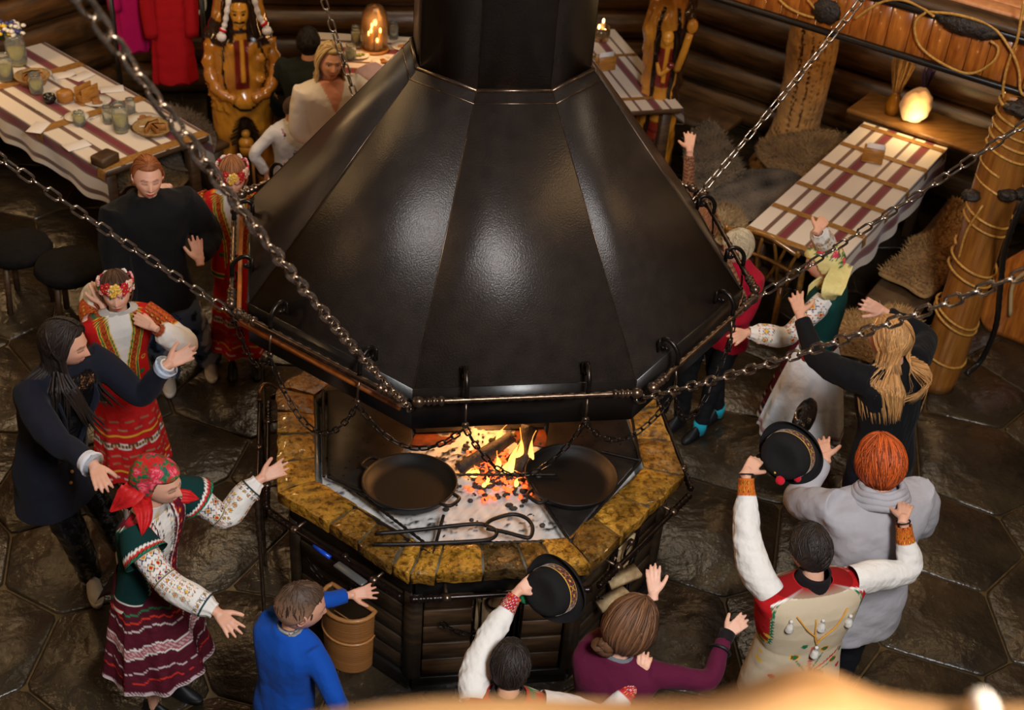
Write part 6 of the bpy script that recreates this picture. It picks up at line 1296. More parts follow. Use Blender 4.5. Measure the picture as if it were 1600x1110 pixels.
    def slv(v, u, th, L): c = np.tile(WHT*.93, v.shape+(1,)); f = v/L; return np.where((f > .86)[..., None], (cuffcol or CUFFCOL)(v, u), c)
    for sd in 'LR':
        if 'wr'+sd in J: shirtsleeve(J, sd, r, ((0, .066), (.2, .074), (.5, .064), (.72, .060), (.85, .044), (.97, .036), (1, .037)), slv, n=80, nt=80, wr=.12, seed=seed+3, stop=.95)
    th = np.linspace(0, 2*PI, 30, endpoint=False); R, F = J['R'], J['F']; G = np.array([J['neck']+np.outer(np.cos(th)*rr_*k, R)+np.outer(np.sin(th)*rr_*k, F)+[0, 0, zz_*k] for rr_, zz_ in ((.088, -.005), (.080, .02), (.074, .050), (.071, .072), (.062, .066))]); MB().grid(G, wv=True, col=BLKc).build('black_collar', m_knit, r)
    # cords and tassels on the back
    B = lambda xx, zz_, o=.0: J['pelvis']+J['R']*xx*k+[0, 0, zz_*k]
    def onback(xx, zz_, off=.006):
        i = np.argmin((x-xx)**2+(z-zz_)**2+(~bk)*9); p = P.reshape(-1, 3)[i]; return p-J['F']*off
    for pts in ([(-.095, .455), (-.05, .38), (-.01, .32), (0, .27)], [(.10, .45), (.06, .37), (.01, .31), (.0, .27)], [(-.02, .43), (-.015, .33), (0, .27)]): MB().tube(spline([onback(*p) for p in pts], 14), .0042*k, 6, col=L3(206, 146, 40)).build('gold_cord', m_cloth, vest)
    for (a, b) in ((-.115, .44), (.0, .43), (.115, .42), (.0, .265)):
        p = onback(a, b, .010); tz = MB().lathe(p, [(.001, .0), (.008, -.002), (.009, -.012), (.006, -.016), (.014, -.03), (.021, -.062), (.020, -.066), (.001, -.064)], 16, col=L3(214, 208, 198)); tz.v[-1] = p+(tz.v[-1]-p)*k; tz.build('silver_tassel', m_silk, vest)
    shorthair(J, r, L3(46, 32, 24), L3(24, 17, 14), seed=seed, L=(.03, .06), wh=(.35 if seed == 1 else .1, -.3, 1)); return r, J
w1, w2 = V3(1166, 738, 1.58), V3(1411, 812, 1.40)
r9, J9 = vestboy('boy in cream vest with silver tassels holding a black hat up behind the grey sweater', 1268, 850, 1.50, 98, w1, w2, hnd(w1, V3(1196, 700, 1.62), 0, spread=.05, curl=(.55, .6, .65, .7), tcurl=.6), hnd(w2, V3(1418, 772, 1.42), 0, spread=.18, curl=(.25,)*4), (-.0, .03), 100, -28, ((-1, .1, -.2), (1, 0, -.6)), 1, bw=1.30, nm='vestboy')
for sd, q in (('L', .03), ('R', .035)):
    d = nrm(J9['wr'+sd]-J9['el'+sd]); c = J9['wr'+sd]-d*q*.3; MB().tube(tubeP([c, c+d*.001], .0275, 18)[0], .0035, 6, closed=True, col=BLKc).build('black_wristband', m_v, r9)
hc = V3(1238, 706, 1.60); cz = nrm(toC(hc)*.58+nrm(V3(1205, 730, 1.6)-V3(1265, 690, 1.6))*.82); cx = nrm(np.cross(V3(1262, 760, 1.6)-V3(1205, 665, 1.6), cz)); cy = np.cross(cz, cx)
hh = hat('felt_hat', 'black felt hat with red pompoms held up between the white apron and the grey sweater', hc, [cx, cy, cz], .128, .094, .125)
for p, c_, rr_ in ((V3(1219, 751, 1.55), L3(200, 20, 40), .020), (V3(1246, 748, 1.56), L3(190, 20, 36), .016), (V3(1212, 738, 1.57), YEL, .009)): MB().sph(p, rr_, 10, 12, col=c_, fn=lambda d: 1+.08*vnoise(d, 9, 1)).build('wool_pompom', m_fur, hh)
w1, w2 = V3(813, 916, 1.34), V3(1000, 1062, 1.12)
rc = lambda v, u: cross_stitch(np.tile(L3(196, 40, 56), v.shape+(1,)), v, u, .016, [WHT, BLKc])
r7, J7 = vestboy('dark haired boy in white sleeves holding a black hat over the front stones', 798, 1034, 1.36, 82, w1, w2, hnd(w1, V3(850, 888, 1.38), 0, spread=.06, curl=(.3, .35, .4, .5)), hnd(w2, V3(1008, 1026, 1.20), 0, spread=.12, curl=(.35,)*4), (0, .04), 78, -24, ((-1, .2, -.4), (.3, -.6, -1)), 2, nm='hatboy', cuffcol=rc)
hc = V3(872, 918, 1.30); cz = nrm(toC(hc)*.58+nrm(V3(850, 930, 1.3)-V3(890, 912, 1.3))*.82); cx = nrm(np.cross(V3(878, 975, 1.3)-V3(862, 872, 1.3), cz)); cy = np.cross(cz, cx)
hh = hat('felt_hat', 'black felt hat with green pompom held over the front of the stone rim', hc, [cx, cy, cz], .128, .090, .12)
for p, c_, rr_ in ((V3(822, 934, 1.26), L3(20, 130, 80), .026), (V3(832, 926, 1.26), L3(190, 26, 36), .018), (V3(812, 928, 1.26), L3(20, 120, 76), .02)): MB().sph(p, rr_, 10, 12, col=c_, fn=lambda d: 1+.12*vnoise(d, 9, 1)).build('wool_pompom', m_fur, hh)
# 7 ---- girl with plait
r, J = person('girl with loose brown plait in burgundy sweater, hand up to the fire, at the bottom', 985, 980, 1.38, 62, lean=(.02, .04), headyaw=38, headpitch=-14, kid=1.3, nm='plait')
wl, wr = V3(1021, 930, 1.28), V3(1135, 992, 1.13); arm(J, 'L', wl, (-.2, .3, -1)); arm(J, 'R', wr, (.3, -.8, -.5), stretch=1.12)
body(J, r, hands={'L': hnd(wl, V3(1020, 888, 1.36), 0, spread=.09, curl=(.15,)*4), 'R': hnd(wr, V3(1172, 962, 1.17), 0, spread=.09, curl=(.15,)*4)}, skin=L3(226, 176, 150), detail=False); BG = L3(84, 16, 46)
trousers(J, r, L3(24, 24, 30), m_linen); shoes(J, r, BLK, BLK); pullover(J, r, 'burgundy_sweater', BG, m_knit, hem=-.3, grow=1.12, sl=((0, .066), (.4, .055), (.85, .044), (1, .04)), stop=.94, folds=.006)
cuff(J, 'R', r, BLKc, .038, .05, m_knit, at=-.01); P, q, th = torso_rings(J, .8, .04, 1.08, nt=60, nr=30, neckr=.060); loft_garment(P[-13:], r, 'grey_collar', m_knit, L3(120, 124, 132))
HB = L3(104, 68, 42); hb = haircap(J, None, HB*1.1, HB*.6, th=.016, front=.062, side=-.045, back=-.09); locks(J, hb, 420, (0, .35, 1), HB*1.35, HB*.55, .12, .20, off=.018, seed=11, wild=.3, limit=lambda p: p[:, 2] > np.where(p[:, 1] > .05, .055, -.088), r=.003)
n0 = to_head(J, np.array([-.035, -.10, -.065])); br = spline([n0, V3(965, 1020, 1.16), V3(944, 1042, 1.10), V3(938, 1075, 1.0)], 40)
for ph in (0, 2*PI/3, 4*PI/3):
    fr = frames(br); s = np.linspace(0, 1, 40); o = (np.cos(s*17+ph)[:, None]*fr[2]+.6*np.sin(2*(s*17+ph))[:, None]*fr[3])*.020; hb.tube(br+o, np.linspace(.028, .014, 40)*(1+.15*np.sin(s*30+ph)), 8, col=HB*(.8+.2*math.cos(ph)))
rs = np.random.RandomState(4)
for i in range(60): s0 = rs.randint(0, 34); o = rs.normal(size=3)*.018; hb.tube(br[s0:s0+6]+o*np.linspace(1, 1.5, len(br[s0:s0+6]))[:, None], .0016, 3, col=HB*1.3, cap=False)
hb.build('hair', m_hair, r); d = nrm(J['wrR']-J['elR']); c = J['wrR']-d*.075; MB().tube(tubeP([c, c+d*.001], .038, 18)[0], .008, 6, closed=True, col=BLKc).build('watch', m_v, r)
# 8 ---- red haired woman in grey
r, J = person('red haired woman in grey cowl-neck sweater, seen from behind', 1378, 716, 1.62, 102, lean=(.0, .07), headyaw=98, headpitch=-14, bw=1.28, nm='redhair')
wl, wr = V3(1290, 716, 1.28), V3(1452, 750, 1.10); wr = J['shR']+J['F']*.24-J['R']*.03+[0, 0, -.33]; arm(J, 'L', wl, (-1, -.2, -1)); arm(J, 'R', wr, (.6, -.3, -.6))
body(J, r, hands={'L': hnd(wl, V3(1282, 682, 1.30), 0, spread=.14, curl=(.15,)*4, tspread=1.0), 'R': dict(d=J['F'], n=(0, 0, -1))}, detail=False)
trousers(J, r, L3(20, 20, 24), m_linen); shoes(J, r, BLK, BLK)
GY = L3(168, 164, 168); pullover(J, r, 'grey_sweater', GY, m_knit, hem=-.42, grow=1.16, sl=((0, .088), (.3, .080), (.6, .068), (.9, .05), (1, .044)), stop=.95, folds=.010, seed=6)
th = np.linspace(0, 2*PI, 40, endpoint=False); R, F = J['R'], J['F']
cw = MB()
for i, (rr_, zz_, tr_) in enumerate(((.108, -.012, .020), (.098, .010, .020), (.088, .032, .018), (.078, .050, .014))): cw.tube(J['neck']+np.outer(np.cos(th)*rr_*1.1, R)+np.outer(np.sin(th)*rr_, F)+np.stack([0*th, 0*th, zz_-.03*np.sin(th)*(1 if i < 3 else .5)+.004*np.sin(th*5+i)], 1), tr_, 10, closed=True, col=GY*(.95+.05*i))
cw.build('cowl_neck', m_knit, r)
OR = L3(196, 84, 22); hb = haircap(J, None, OR, OR*.45, th=.028, front=.055, side=-.055, back=-.098, seed=3); locks(J, hb, 720, (.0, .15, 1), OR*1.35, OR*.38, .08, .17, off=.030, seed=12, wild=.7, limit=lambda p: p[:, 2] > np.where(p[:, 1] > .06, .05, -.108), r=.0022); hb.build('hair', m_hair, r)
# 9 ---- blond woman in black, back view
r, J = person('woman with long blond hair in black top, hands raised, dark red nails', 1392, 524, 1.66, 118, lean=(-.06, .05), headyaw=128, headpitch=-12, nm='blondback')
wl, wr = V3(1250, 492, 1.45), V3(1380, 486, 1.42); arm(J, 'L', wl, (-.7, -.7, -1)); arm(J, 'R', wr, (1, .6, -.3))
NL = L3(80, 12, 20); body(J, r, hands={'L': hnd(wl, V3(1240, 450, 1.52), 0, spread=.16, curl=(.15,)*4, tspread=1.1), 'R': hnd(wr, V3(1330, 466, 1.50), 0, spread=.12, curl=(.12,)*4)}, nails=NL, detail=False)
def bt(V, N): x, y, z = loc_(J, V); return np.where((z < -.205)[:, None], L3(206, 204, 204), BLK*.9)
trousers(J, r, L3(26, 30, 44), m_linen, r=(.11, .09, .07, .06)); shoes(J, r, BLK, BLK); pullover(J, r, 'black_top', bt, m_knit, hem=-.46, grow=1.15, sl=((0, .082), (.3, .074), (.6, .058), (.9, .046), (1, .042)), stop=.95, folds=.009, seed=8)
BD = L3(206, 152, 92); hb = haircap(J, None, BD, BD*.6, th=.014, front=.066, side=-.05, back=-.095); locks(J, hb, 560, (0, 0, 1), BD*1.25, BD*.5, .1, .2, off=.018, hang=(.10, .34), r=.0021, part=True, backonly=lambda rs: rs.uniform(-1.6, .1), seed=14, drift=(.05, -.20, 0), curl=.15, shoulder=.19)
locks(J, hb, 90, (0, 0, 1), BD*1.35, BD*.6, .1, .2, off=.020, hang=(.16, .24), shoulder=.19, r=.0018, part=True, backonly=lambda rs: rs.uniform(-1.4, -.6), seed=15, drift=(-.45, -.3, .1), curl=.5); hb.build('hair', m_hair, r)
c = V3(1258, 650, .95); bg = thing('black_handbag', 'shiny black leather handbag with chain hanging beside the blond woman in black', 'bag', c); ax_ = [nrm(V3(1275, 610, .95)-V3(1240, 690, .95)), nrm(np.cross(toC(c), V3(1275, 610, .95)-V3(1240, 690, .95))), toC(c)]
MB().sph(c, (.17, .055, .05), 16, 24, col=BLK*.5, R=ax_, fn=lambda d: 1-.05*vnoise(d, 4, 2)).build('bag_body', m_leather, bg); MB().tube(spline([c+ax_[0]*.11, c+ax_[2]*.06+ax_[1]*.05, c-ax_[0]*.11], 14), .006, 6).build('bag_chain', m_chain, bg)
# 10 ---- girl in green flower scarf
r, J = person('girl in yellow-green rose headscarf, dark green vest and white apron, beside the right table', 1288, 402, 1.52, 150, lean=(-.02, .0), headyaw=150, headpitch=-24, kid=.2, nm='greenscarf'); k = J['H']/1.68
wl, wr = V3(1166, 520, 1.10), V3(1274, 352, 1.68); arm(J, 'L', wl, (-.3, -.5, -1)); arm(J, 'R', wr, (.6, .6, -.5))
body(J, r, hands={'L': hnd(wl, V3(1140, 535, 1.10), 0), 'R': hnd(wr, V3(1296, 318, 1.74), 0, spread=.06, curl=(.35,)*4)}, vox=.005); shoes(J, r, BLK, BLK)
for sd in 'L':
    def slv(v, u, th, L): c = np.tile(WHT*.93, v.shape+(1,)); f = v/L; c = cross_stitch(c, v, u, .062, [RED, ORG_, L3(100, 60, 130)], mask=(f > .10) & (f < .58)); return cross_stitch(c, v, u, .05, [YEL, ORG_], mask=(f > .76) & (f < .92))
    shirtsleeve(J, 'L', r, PUFF, slv, n=100, nt=90, gather=.05, seed=4)
shirtsleeve(J, 'R', r, PUFF, slv, n=80, nt=70, gather=.05, seed=6)
P, q, th = torso_rings(J, -.16, 0, 1.12, nt=240, nr=100, waist=.84); P = P[:-3]; q = q[:-3]; s = q[:, None]*np.ones(len(th)); x, y, z = loc_(J, P); c = np.tile(L3(16, 62, 56), P.shape[:2]+(1,)); c = paint(c, s < .12, L3(130, 20, 34)); c = cross_stitch(c, z, th[None]*.14+z*0, .030, [RED, GRN, L3(60, 10, 30)], mask=s < .10)
for a, cc in ((-.15, WHT), (.12, WHT), (.15, GRN), (.18, L3(200, 100, 110))): c = paint(c, np.abs(s-a) < .012, cc)
loft_garment(P, r, 'green_vest', m_felt, c.reshape(-1, 3))
def sk2(v, u, t, a):
    c = np.tile(L3(84, 18, 34), v.shape+(1,)); c = paint(c, v < .02, WHT*.9)
    for lo, hi, cc in ((.05, .06, WHT*.8), (.08, .095, TEAL), (.10, .106, L3(190, 60, 60)), (.20, .207, WHT*.8), (.32, .326, WHT*.7), (.33, .34, GRN)): c = paint(c, (v > lo) & (v < hi), cc)
    return c
skirt(J, r, 'burgundy_skirt', m_linen, .60*J['H'], .22*J['H'], .115, .26, 9, .06, sk2, dep=.92, seed=3)
def ap2(v, u, t, a):
    c = np.tile(L3(222, 222, 224), v.shape+(1,))
    for lo, hi, cc in ((0, .006, L3(90, 160, 140)), (.022, .027, L3(120, 80, 100)), (.030, .048, L3(190, 150, 160)), (.050, .054, L3(110, 70, 90)), (.066, .072, L3(110, 180, 160))): c = paint(c, (v > lo) & (v < hi), cc)
    return c
skirt(J, r, 'white_apron', m_linen, .585*J['H'], .215*J['H'], .122, .30, 11, .05, ap2, dep=.95, arc=(128, 262), nt=180, seed=5)
YB = L3(222, 206, 136); sdg = [(0, -.06, .10), (.05, -.02, .105), (-.045, -.085, .06), (.03, -.11, .04), (.065, -.08, .045), (-.05, -.02, .10), (0, .03, .11), (-.02, -.12, .0), (.05, -.10, -.02)]
tl = lambda L: roses(L, np.array([(.02, -.15, -.05), (.0, -.16, -.10)]), .016, YB)
hb = haircap(J, None, L3(150, 110, 70), L3(110, 80, 50), th=.008); hb.build('hair', m_hair, r)
headscarf(J, r, YB, sdg, rad=.026, tails=[([to_head(J, np.array([.0, -.12, -.02])), V3(1300, 455, 1.36), V3(1300, 470, 1.26)], [.05, .06, .05, .012], tl), ([to_head(J, np.array([.0, -.11, -.06])), V3(1277, 445, 1.28), V3(1262, 462, 1.20)], [.012, .03, .028, .004], YB), ([to_head(J, np.array([.01, -.11, -.06])), V3(1288, 470, 1.24), V3(1293, 496, 1.12)], [.012, .036, .032, .004], YB)])
# 11 ---- person in pink behind the right corner of the hood
r, J = person('blond child in crimson jacket half hidden behind the right corner of the hood', 1152, 384, 1.36, 215, lean=(0, 0), headyaw=200, kid=.4, nm='crimson')
J['footL'] = np.array([*U(1085, 690, 0)[:2], 0])+[.04, .06, 0]; J['footR'] = J['footL']+[.16, .16, 0]; wl = V3(1110, 505, .80); arm(J, 'L', wl)
body(J, r, hands={'L': dict(d=(0, 0, -1), n=J['R'])}, detail=False, vox=.006); trousers(J, r, L3(18, 18, 22), m_linen, zend=.09); shoes(J, r, BLK, BLK*.6)
for sd in 'LR': a = J['an'+sd]; MB().tube([a-[0, 0, .03], a+[0, 0, .06]], .036, 16, rx=.042, col=L3(30, 160, 180)).build('turquoise_sock', m_knit, r)
CR_ = L3(170, 18, 44); pullover(J, r, 'crimson_jacket', CR_, m_knit, hem=-.30, grow=1.2, folds=.010, sides='L'); BL2 = L3(216, 196, 160)
shorthair(J, r, BL2, BL2*.6, seed=7, th=.02, L=(.06, .10), wh=(0, .1, 1), wild=.8, side=-.05, back=-.09)
# 12 ---- woman with raised hand behind the hood
q = U(1078, 285, 1.30); w1 = V3(1078, 232, 1.72)
r, J = person('person behind the hood raising a bare hand from a brown lace sleeve', 1096, 352, 1.50, 215, nm='lace', kid=.2, headyaw=200); arm(J, 'R', w1, (.6, .3, -1), stretch=1.1); wl = J['shL']+np.array([-.1, -.15, -.3]); arm(J, 'L', wl)
body(J, r, hands={'R': hnd(w1, V3(1079, 185, 1.82), 0, spread=.14, curl=(.12,)*4, tspread=.9), 'L': dict(d=(0, 0, -1), n=J['R'])}, detail=False, vox=.006)
LC = L3(126, 84, 58); lc = lambda V, N: np.clip(LC*(1+.5*np.sign(vnoise(V, 150, 2)))[:, None]*np.ones(3), 0, 1); pullover(J, r, 'lace_top', lc, m_knit, hem=-.3, grow=1.1, sl=((0, .062), (.4, .048), (.9, .036), (1, .034)), stop=.93); trousers(J, r, BLK, m_linen); shoes(J, r, BLK, BLK); shorthair(J, r, L3(150, 90, 50), L3(90, 54, 30), seed=8, th=.018)
# 13 ---- back group
r, J = person('blonde woman in white V-neck sweater standing by the back table', 516, 92, 1.68, -72, lean=(.0, -.02), headyaw=-78, headpitch=4, headroll=6, nm='blondewhite'); wl, wr = V3(572, 200, 1.0), V3(520, 230, .95); arm(J, 'L', wl, (1, 0, -1)); arm(J, 'R', wr, (-1, 0, -1))
body(J, r, hands={'L': hnd(wl, V3(590, 200, 1.0), 0), 'R': hnd(wr, V3(540, 240, .95), 0)}, smile=.7, lip=L3(196, 96, 92), brow=(.2, .14, .09)); WS = L3(226, 214, 196)
def vn_(V, N): x, y, z = loc_(J, V); return np.where(((y > 0) & (np.abs(x) < (z-.34)*.42))[:, None], L3(214, 150, 122), WS)
pullover(J, r, 'white_sweater', vn_, m_knit, hem=-.35, grow=1.16, folds=.008, sl=((0, .08), (.5, .066), (1, .045))); trousers(J, r, L3(40, 44, 56), m_linen); shoes(J, r, BLK, BLK)
BB = L3(206, 178, 124); hb = haircap(J, None, BB, BB*.6, th=.016, front=.068, side=-.05, back=-.09); locks(J, hb, 260, (0, 0, 1), BB*1.2, BB*.6, .1, .2, off=.02, hang=(.06, .16), r=.0042, part=True, backonly=lambda rs: rs.uniform(-1.3, .22), seed=21, shoulder=.09); hb.build('hair', m_hair, r)
r, J = person('man in dark olive sweater with cropped dark hair, turned away behind the blonde woman', 482, 62, 1.70, 75, lean=(0, .03), headyaw=85, nm='man', crouch=.36); body(J, r, detail=False, vox=.007); wl = J['shL']+np.array([0, .1, -.45]); arm(J, 'L', wl); arm(J, 'R', J['shR']+np.array([0, .1, -.45]))
pullover(J, r, 'olive_sweater', L3(34, 38, 32), m_knit, hem=-.35, grow=1.2, sl=((0, .08), (.5, .066), (1, .05))); trousers(J, r, L3(24, 30, 44), m_linen); shoes(J, r, BLK, BLK); shorthair(J, r, L3(40, 32, 30), L3(22, 18, 17), seed=9, th=.008, L=(.02, .04))
r, J = person('small boy in white embroidered shirt between the carved man and the blonde woman', 462, 170, 1.18, -60, headyaw=-20, headpitch=-20, kid=1, nm='wboy'); wl, wr = J['shL']+np.array([.05, -.05, -.3]), J['shR']+np.array([-.06, -.05, -.3]); arm(J, 'L', wl); arm(J, 'R', wr)
body(J, r, hands={'L': dict(d=(0, 0, -1), n=J['R']), 'R': dict(d=(0, 0, -1), n=-J['R'])}, eye='down', vox=.006, detail=False)
def wb(V, N): x, y, z = loc_(J, V); k_ = ((np.floor(x/.012)+np.floor(z/.012)*3) % 7); m_ = (y > 0) & (np.abs(x) < .09) & (vnoise(V, 26, 4) > .25) & (z > .05); return np.where((m_ & (k_ < 3))[:, None], L3(40, 56, 130), np.where((m_ & (k_ < 4))[:, None], L3(190, 50, 90), L3(214, 214, 216)))
pullover(J, r, 'embroidered_white_shirt', wb, m_linen, hem=-.5, grow=1.14, vox=.008, sl=((0, .066), (.5, .056), (1, .048))); trousers(J, r, BLK, m_linen); shoes(J, r, BLK, BLK); hb = buzz(J, r, L3(84, 58, 42), L3(54, 38, 30)); hb.build('hair', m_hair, r)
r, J = person('little girl with orange hair flower, mostly hidden behind the hood edge', 512, 214, 1.12, -60, headpitch=-15, kid=1, nm='flowergirl'); arm(J, 'L', J['shL']+np.array([.05, -.05, -.28])); arm(J, 'R', J['shR']+np.array([-.05, -.05, -.28]))
body(J, r, vox=.006, detail=False, hands={'L': dict(d=(0, 0, -1), n=J['R']), 'R': dict(d=(0, 0, -1), n=-J['R'])}); pullover(J, r, 'red_shirt', L3(190, 60, 50), m_linen, hem=-.5, vox=.009); trousers(J, r, BLK, m_linen); shoes(J, r, BLK, BLK); AU = L3(128, 84, 56)
shorthair(J, r, AU, AU*.6, seed=10, side=-.05, back=-.09); fl_ = MB()
for i in range(7): p = to_head(J, np.array([-.03+.012*i, .05-.004*i, .105+.006*math.sin(i)])); fl_.sph(p, .014, 6, 8, col=[L3(226, 80, 40), L3(230, 130, 50), L3(60, 120, 50)][i % 3])
fl_.build('hair_flower', m_v, r)
# ------------------------------------------------------------------ carved figures
HR = nrm(CR*[1, 1, 0])
def carved(name, label, base, top, r0, prof, paintf, dispf, nu=130, nv=104):
    b = np.array([*base, 0.]); F = nrm((CAM-b)*[1, 1, 0]); R = np.array([-F[1], F[0], 0]); t = thing(name, label, 'carving', b)
    z = np.linspace(0, top, nu); th = np.linspace(0, 2*PI, nv, endpoint=False); r = np.interp(z, [a for a, _ in prof], [b_ for _, b_ in prof])
    x = np.cos(th)[None]*r[:, None]; y = np.sin(th)[None]*r[:, None]; Z = z[:, None]*np.ones(nv); P0 = np.stack([x, y, Z], -1)
    d = .016*vnoise(P0, 11, 3)+.008*vnoise(P0, 28, 4)+dispf(x, y, Z); rr_ = np.maximum(1+d/r[:, None], .2); x2, y2 = x*rr_, y*rr_
    W_ = b+x2[..., None]*R+y2[..., None]*F; W_[..., 2] = Z; c = paintf(x, y, Z, P0); MB().grid(W_, wv=True, cap=True, col=np.clip(c, 0, 1).reshape(-1, 3)).build('carved_trunk', m_vg, t)
    return t, b, F, R
HON, HON2, DBR, DRD = L3(206, 142, 44), L3(160, 100, 28), L3(44, 26, 16), L3(104, 28, 20)
def wood(P, a=HON, b=HON2): t = np.clip(.5+.5*vnoise(P*[1, 1, .2], 30, 9)+.3*vnoise(P, 12, 2), 0, 1)[..., None]; return a*t+b*(1-t)
def pf(x, y, z, P):
    c = wood(P); f = y > 0
    nich = f & (np.abs(x) < .125*np.sqrt(np.clip((.66-z)/.22, 0, 1))) & (z < .66); c = paint(c, nich, DBR); lab = f & (np.abs(x-.005) < .05) & (z > .88) & (z < 1.26); c = paint(c, lab, DRD); c = paint(c, f & (np.abs(x-.005) < .014) & (z > .94) & (z < 1.26), HON)
    c = paint(c, f & (np.abs(((x-.01)/.155)**2+((z-1.02)/.30)**2-1) < .10), DBR*.5); c = paint(c, f & (z > 1.22) & (np.abs(x) > .045) & (np.abs(x) < .13) & (z < 1.5), DBR*.6); return paint(c, (z > 1.18) & (z < 1.36) & (np.abs(x) > .11), DBR)
def df(x, y, z):
    f = y > 0; d = -.09*(f & (np.abs(x) < .12*np.sqrt(np.clip((.65-z)/.22, 0, 1))) & (z < .65)); P = np.stack([x, y, z], -1)
    d = d+.035*np.clip(vnoise(P, 34, 6), 0, 1)*((np.abs(x) > .10) & (z > .66) & (z < 1.25)); return d+.04*np.exp(-((np.abs(x)-.02)/.1)**2-((z-.78)/.07)**2)*f
st, b, F, R = carved('carved_cossack_figure', 'varnished carved wooden figure of a moustached man with a niche below, left of the hood', U(388, 282, 0)[:2], 1.85, .22, [(0, .25), (.3, .23), (.7, .23), (.95, .245), (1.2, .23), (1.35, .20), (1.5, .17), (1.85, .16)], pf, df)
W3 = lambda x, y, z: b+R*x+F*y+np.array([0, 0, z])
hd = MB(); D_ = headdirs(60, 80); P = headsurf(D_)*[1.0, 1.0, 1.25]; cc = wood(P, HON*1.1, HON); xx, yy, zz = P[..., 0], P[..., 1], P[..., 2]
cc = paint(cc, (yy > .03) & (np.abs(zz+.055-.35*(xx**2)*-8) < .010) & (np.abs(xx) < .04), DBR); cc = paint(cc, (yy > .03) & (np.abs(zz-.028) < .005) & (np.abs(np.abs(xx)-.03) < .016), DBR); cc = paint(cc, (yy > .03) & (np.abs(zz-.0) < .005) & (np.abs(np.abs(xx)-.03) < .010), DBR*.5)
hd.grid(W3(0, .135, 1.44)+P@np.array([-R, F, [0, 0, 1.]]), wv=True, col=cc.reshape(-1, 3)); hd.build('carved_head', m_vg, st)
hm = MB()
for s_ in (-1, 1): hm.tube(spline([W3(s_*.03, .16, 1.58), W3(s_*.085, .16, 1.50), W3(s_*.095, .17, 1.36), W3(s_*.12, .16, 1.24)], 14), np.array([.02]+[.035]*12+[.02]), 8, col=DBR*.7)
hm.lathe(W3(0, .10, 1.52), [(.11, 0), (.12, .03), (.10, .12), (.06, .2), (.001, .22)], 20, col=DBR); hm.build('carved_hair_and_cap', m_vg, st)
for s_ in (-1, 1): MB().tube(spline([W3(s_*.20, .06, 1.20), W3(s_*.235, .12, 1.0), W3(s_*.18, .21, .86), W3(s_*.06, .25, .80)], 16), np.interp(np.linspace(0, 1, 16), [0, .5, 1], [.052, .048, .036])*(1+.22*np.sin(np.arange(16)*2.3+s_)), 9, col=HON2*1.15).build('carved_arm', m_vg, st)
ib = MB().sph(W3(-.0, .14, .40), (.06, .05, .05), 10, 14, col=HON*1.1).sph(W3(0, .15, .48), (.035, .035, .035), 8, 12, col=HON).lathe(W3(0, .14, .28), [(.03, 0), (.05, .04), (.055, .08), (.03, .1)], 14, col=HON); ib.build('niche_figure', m_vg, st)
MB().tube([W3(.045, .23, .02), W3(.04, .22, .42)], .012, 8, col=L3(190, 130, 70)).build('wooden_staff', m_vg, st)
for s_, lab in ((-1, 'white woollen garland with red ties hanging left of the carved man\'s face'), (1, 'white woollen garland with red ties hanging right of the carved man\'s face')):
    a = W3(s_*.10, .30, 1.62); t = thing('wool_garland', lab, 'garland', a, 'garlands on the carved man'); pth = spline([W3(s_*.03, .22, 1.72), a, W3(s_*.14, .27, 1.45), W3(s_*.19, .26, 1.36)] if s_ > 0 else [W3(-.03, .22, 1.72), W3(-.07, .28, 1.55), W3(-.10, .27, 1.40), W3(-.13, .27, 1.32)], 30)
    MB().tube(pth, .018+.004*np.sin(np.arange(30)*1.6), 10, col=L3(226, 218, 214)).sph(pth[-1]-[0, 0, .02], (.035, .03, .035), 8, 12, col=L3(232, 224, 220)).build('braided_wool', m_fur, t); MB().tube(pth[24:27], .026, 10, col=L3(196, 20, 30)).build('red_tie', m_knit, t)
def pf2(x, y, z, P):
    c = wood(P); f = y > 0; xc = x-.0; w = np.interp(z, [0, .45, .8, 1.1, 1.3, 1.55], [.10, .09, .075, .085, .09, .05]); ins = f & (np.abs(xc) < w) & (z < 1.45); edge = f & (np.abs(np.abs(xc)-w) < .012) & (z < 1.5)
    c = paint(c, ins & (z < .42), L3(70, 34, 18)); c = paint(c, ins & (z > .42) & (z < .56), L3(124, 40, 22)); c = paint(c, ins & (np.abs(z-.49) < .008), L3(80, 20, 14)); c = paint(c, ins & (z > .86) & (z < 1.18), L3(112, 32, 26)); c = paint(c, ins & (z > .9) & (np.abs(xc-.012) < .013) & (z < 1.2), HON)
    c = paint(c, edge, DBR*.4); return paint(c, (x > .10) & (z > .7), DBR*1.2)
def df2(x, y, z):
    w = np.interp(z, [0, .45, .8, 1.1, 1.3, 1.55], [.10, .09, .075, .085, .09, .05]); f = y > 0; q = np.abs(x)/w; return np.where(f & (z < 1.5), np.where(q < 1, -.05+.05*np.sqrt(np.clip(1-q*q, 0, 1)), 0), 0)+.02*np.clip(vnoise(np.stack([x, y, z], -1), 30, 7), 0, 1)*(np.abs(x) > .1)*(z > .8)
st, b, F, R = carved('carved_woman_figure', 'varnished trunk carved with a dark haired woman in red vest, right of the chimney', U(1012, 275, 0)[:2], 1.95, .17, [(0, .17), (.4, .165), (.8, .15), (1.1, .17), (1.4, .185), (1.7, .16), (1.95, .15)], pf2, df2)
P = headsurf(D_)*.62; hd = MB().grid(W3(.0, .155, 1.27)+P@np.array([-R, F, [0, 0, 1.]]), wv=True, col=wood(P, HON*1.15, HON).reshape(-1, 3)); hd.build('carved_head', m_vg, st)
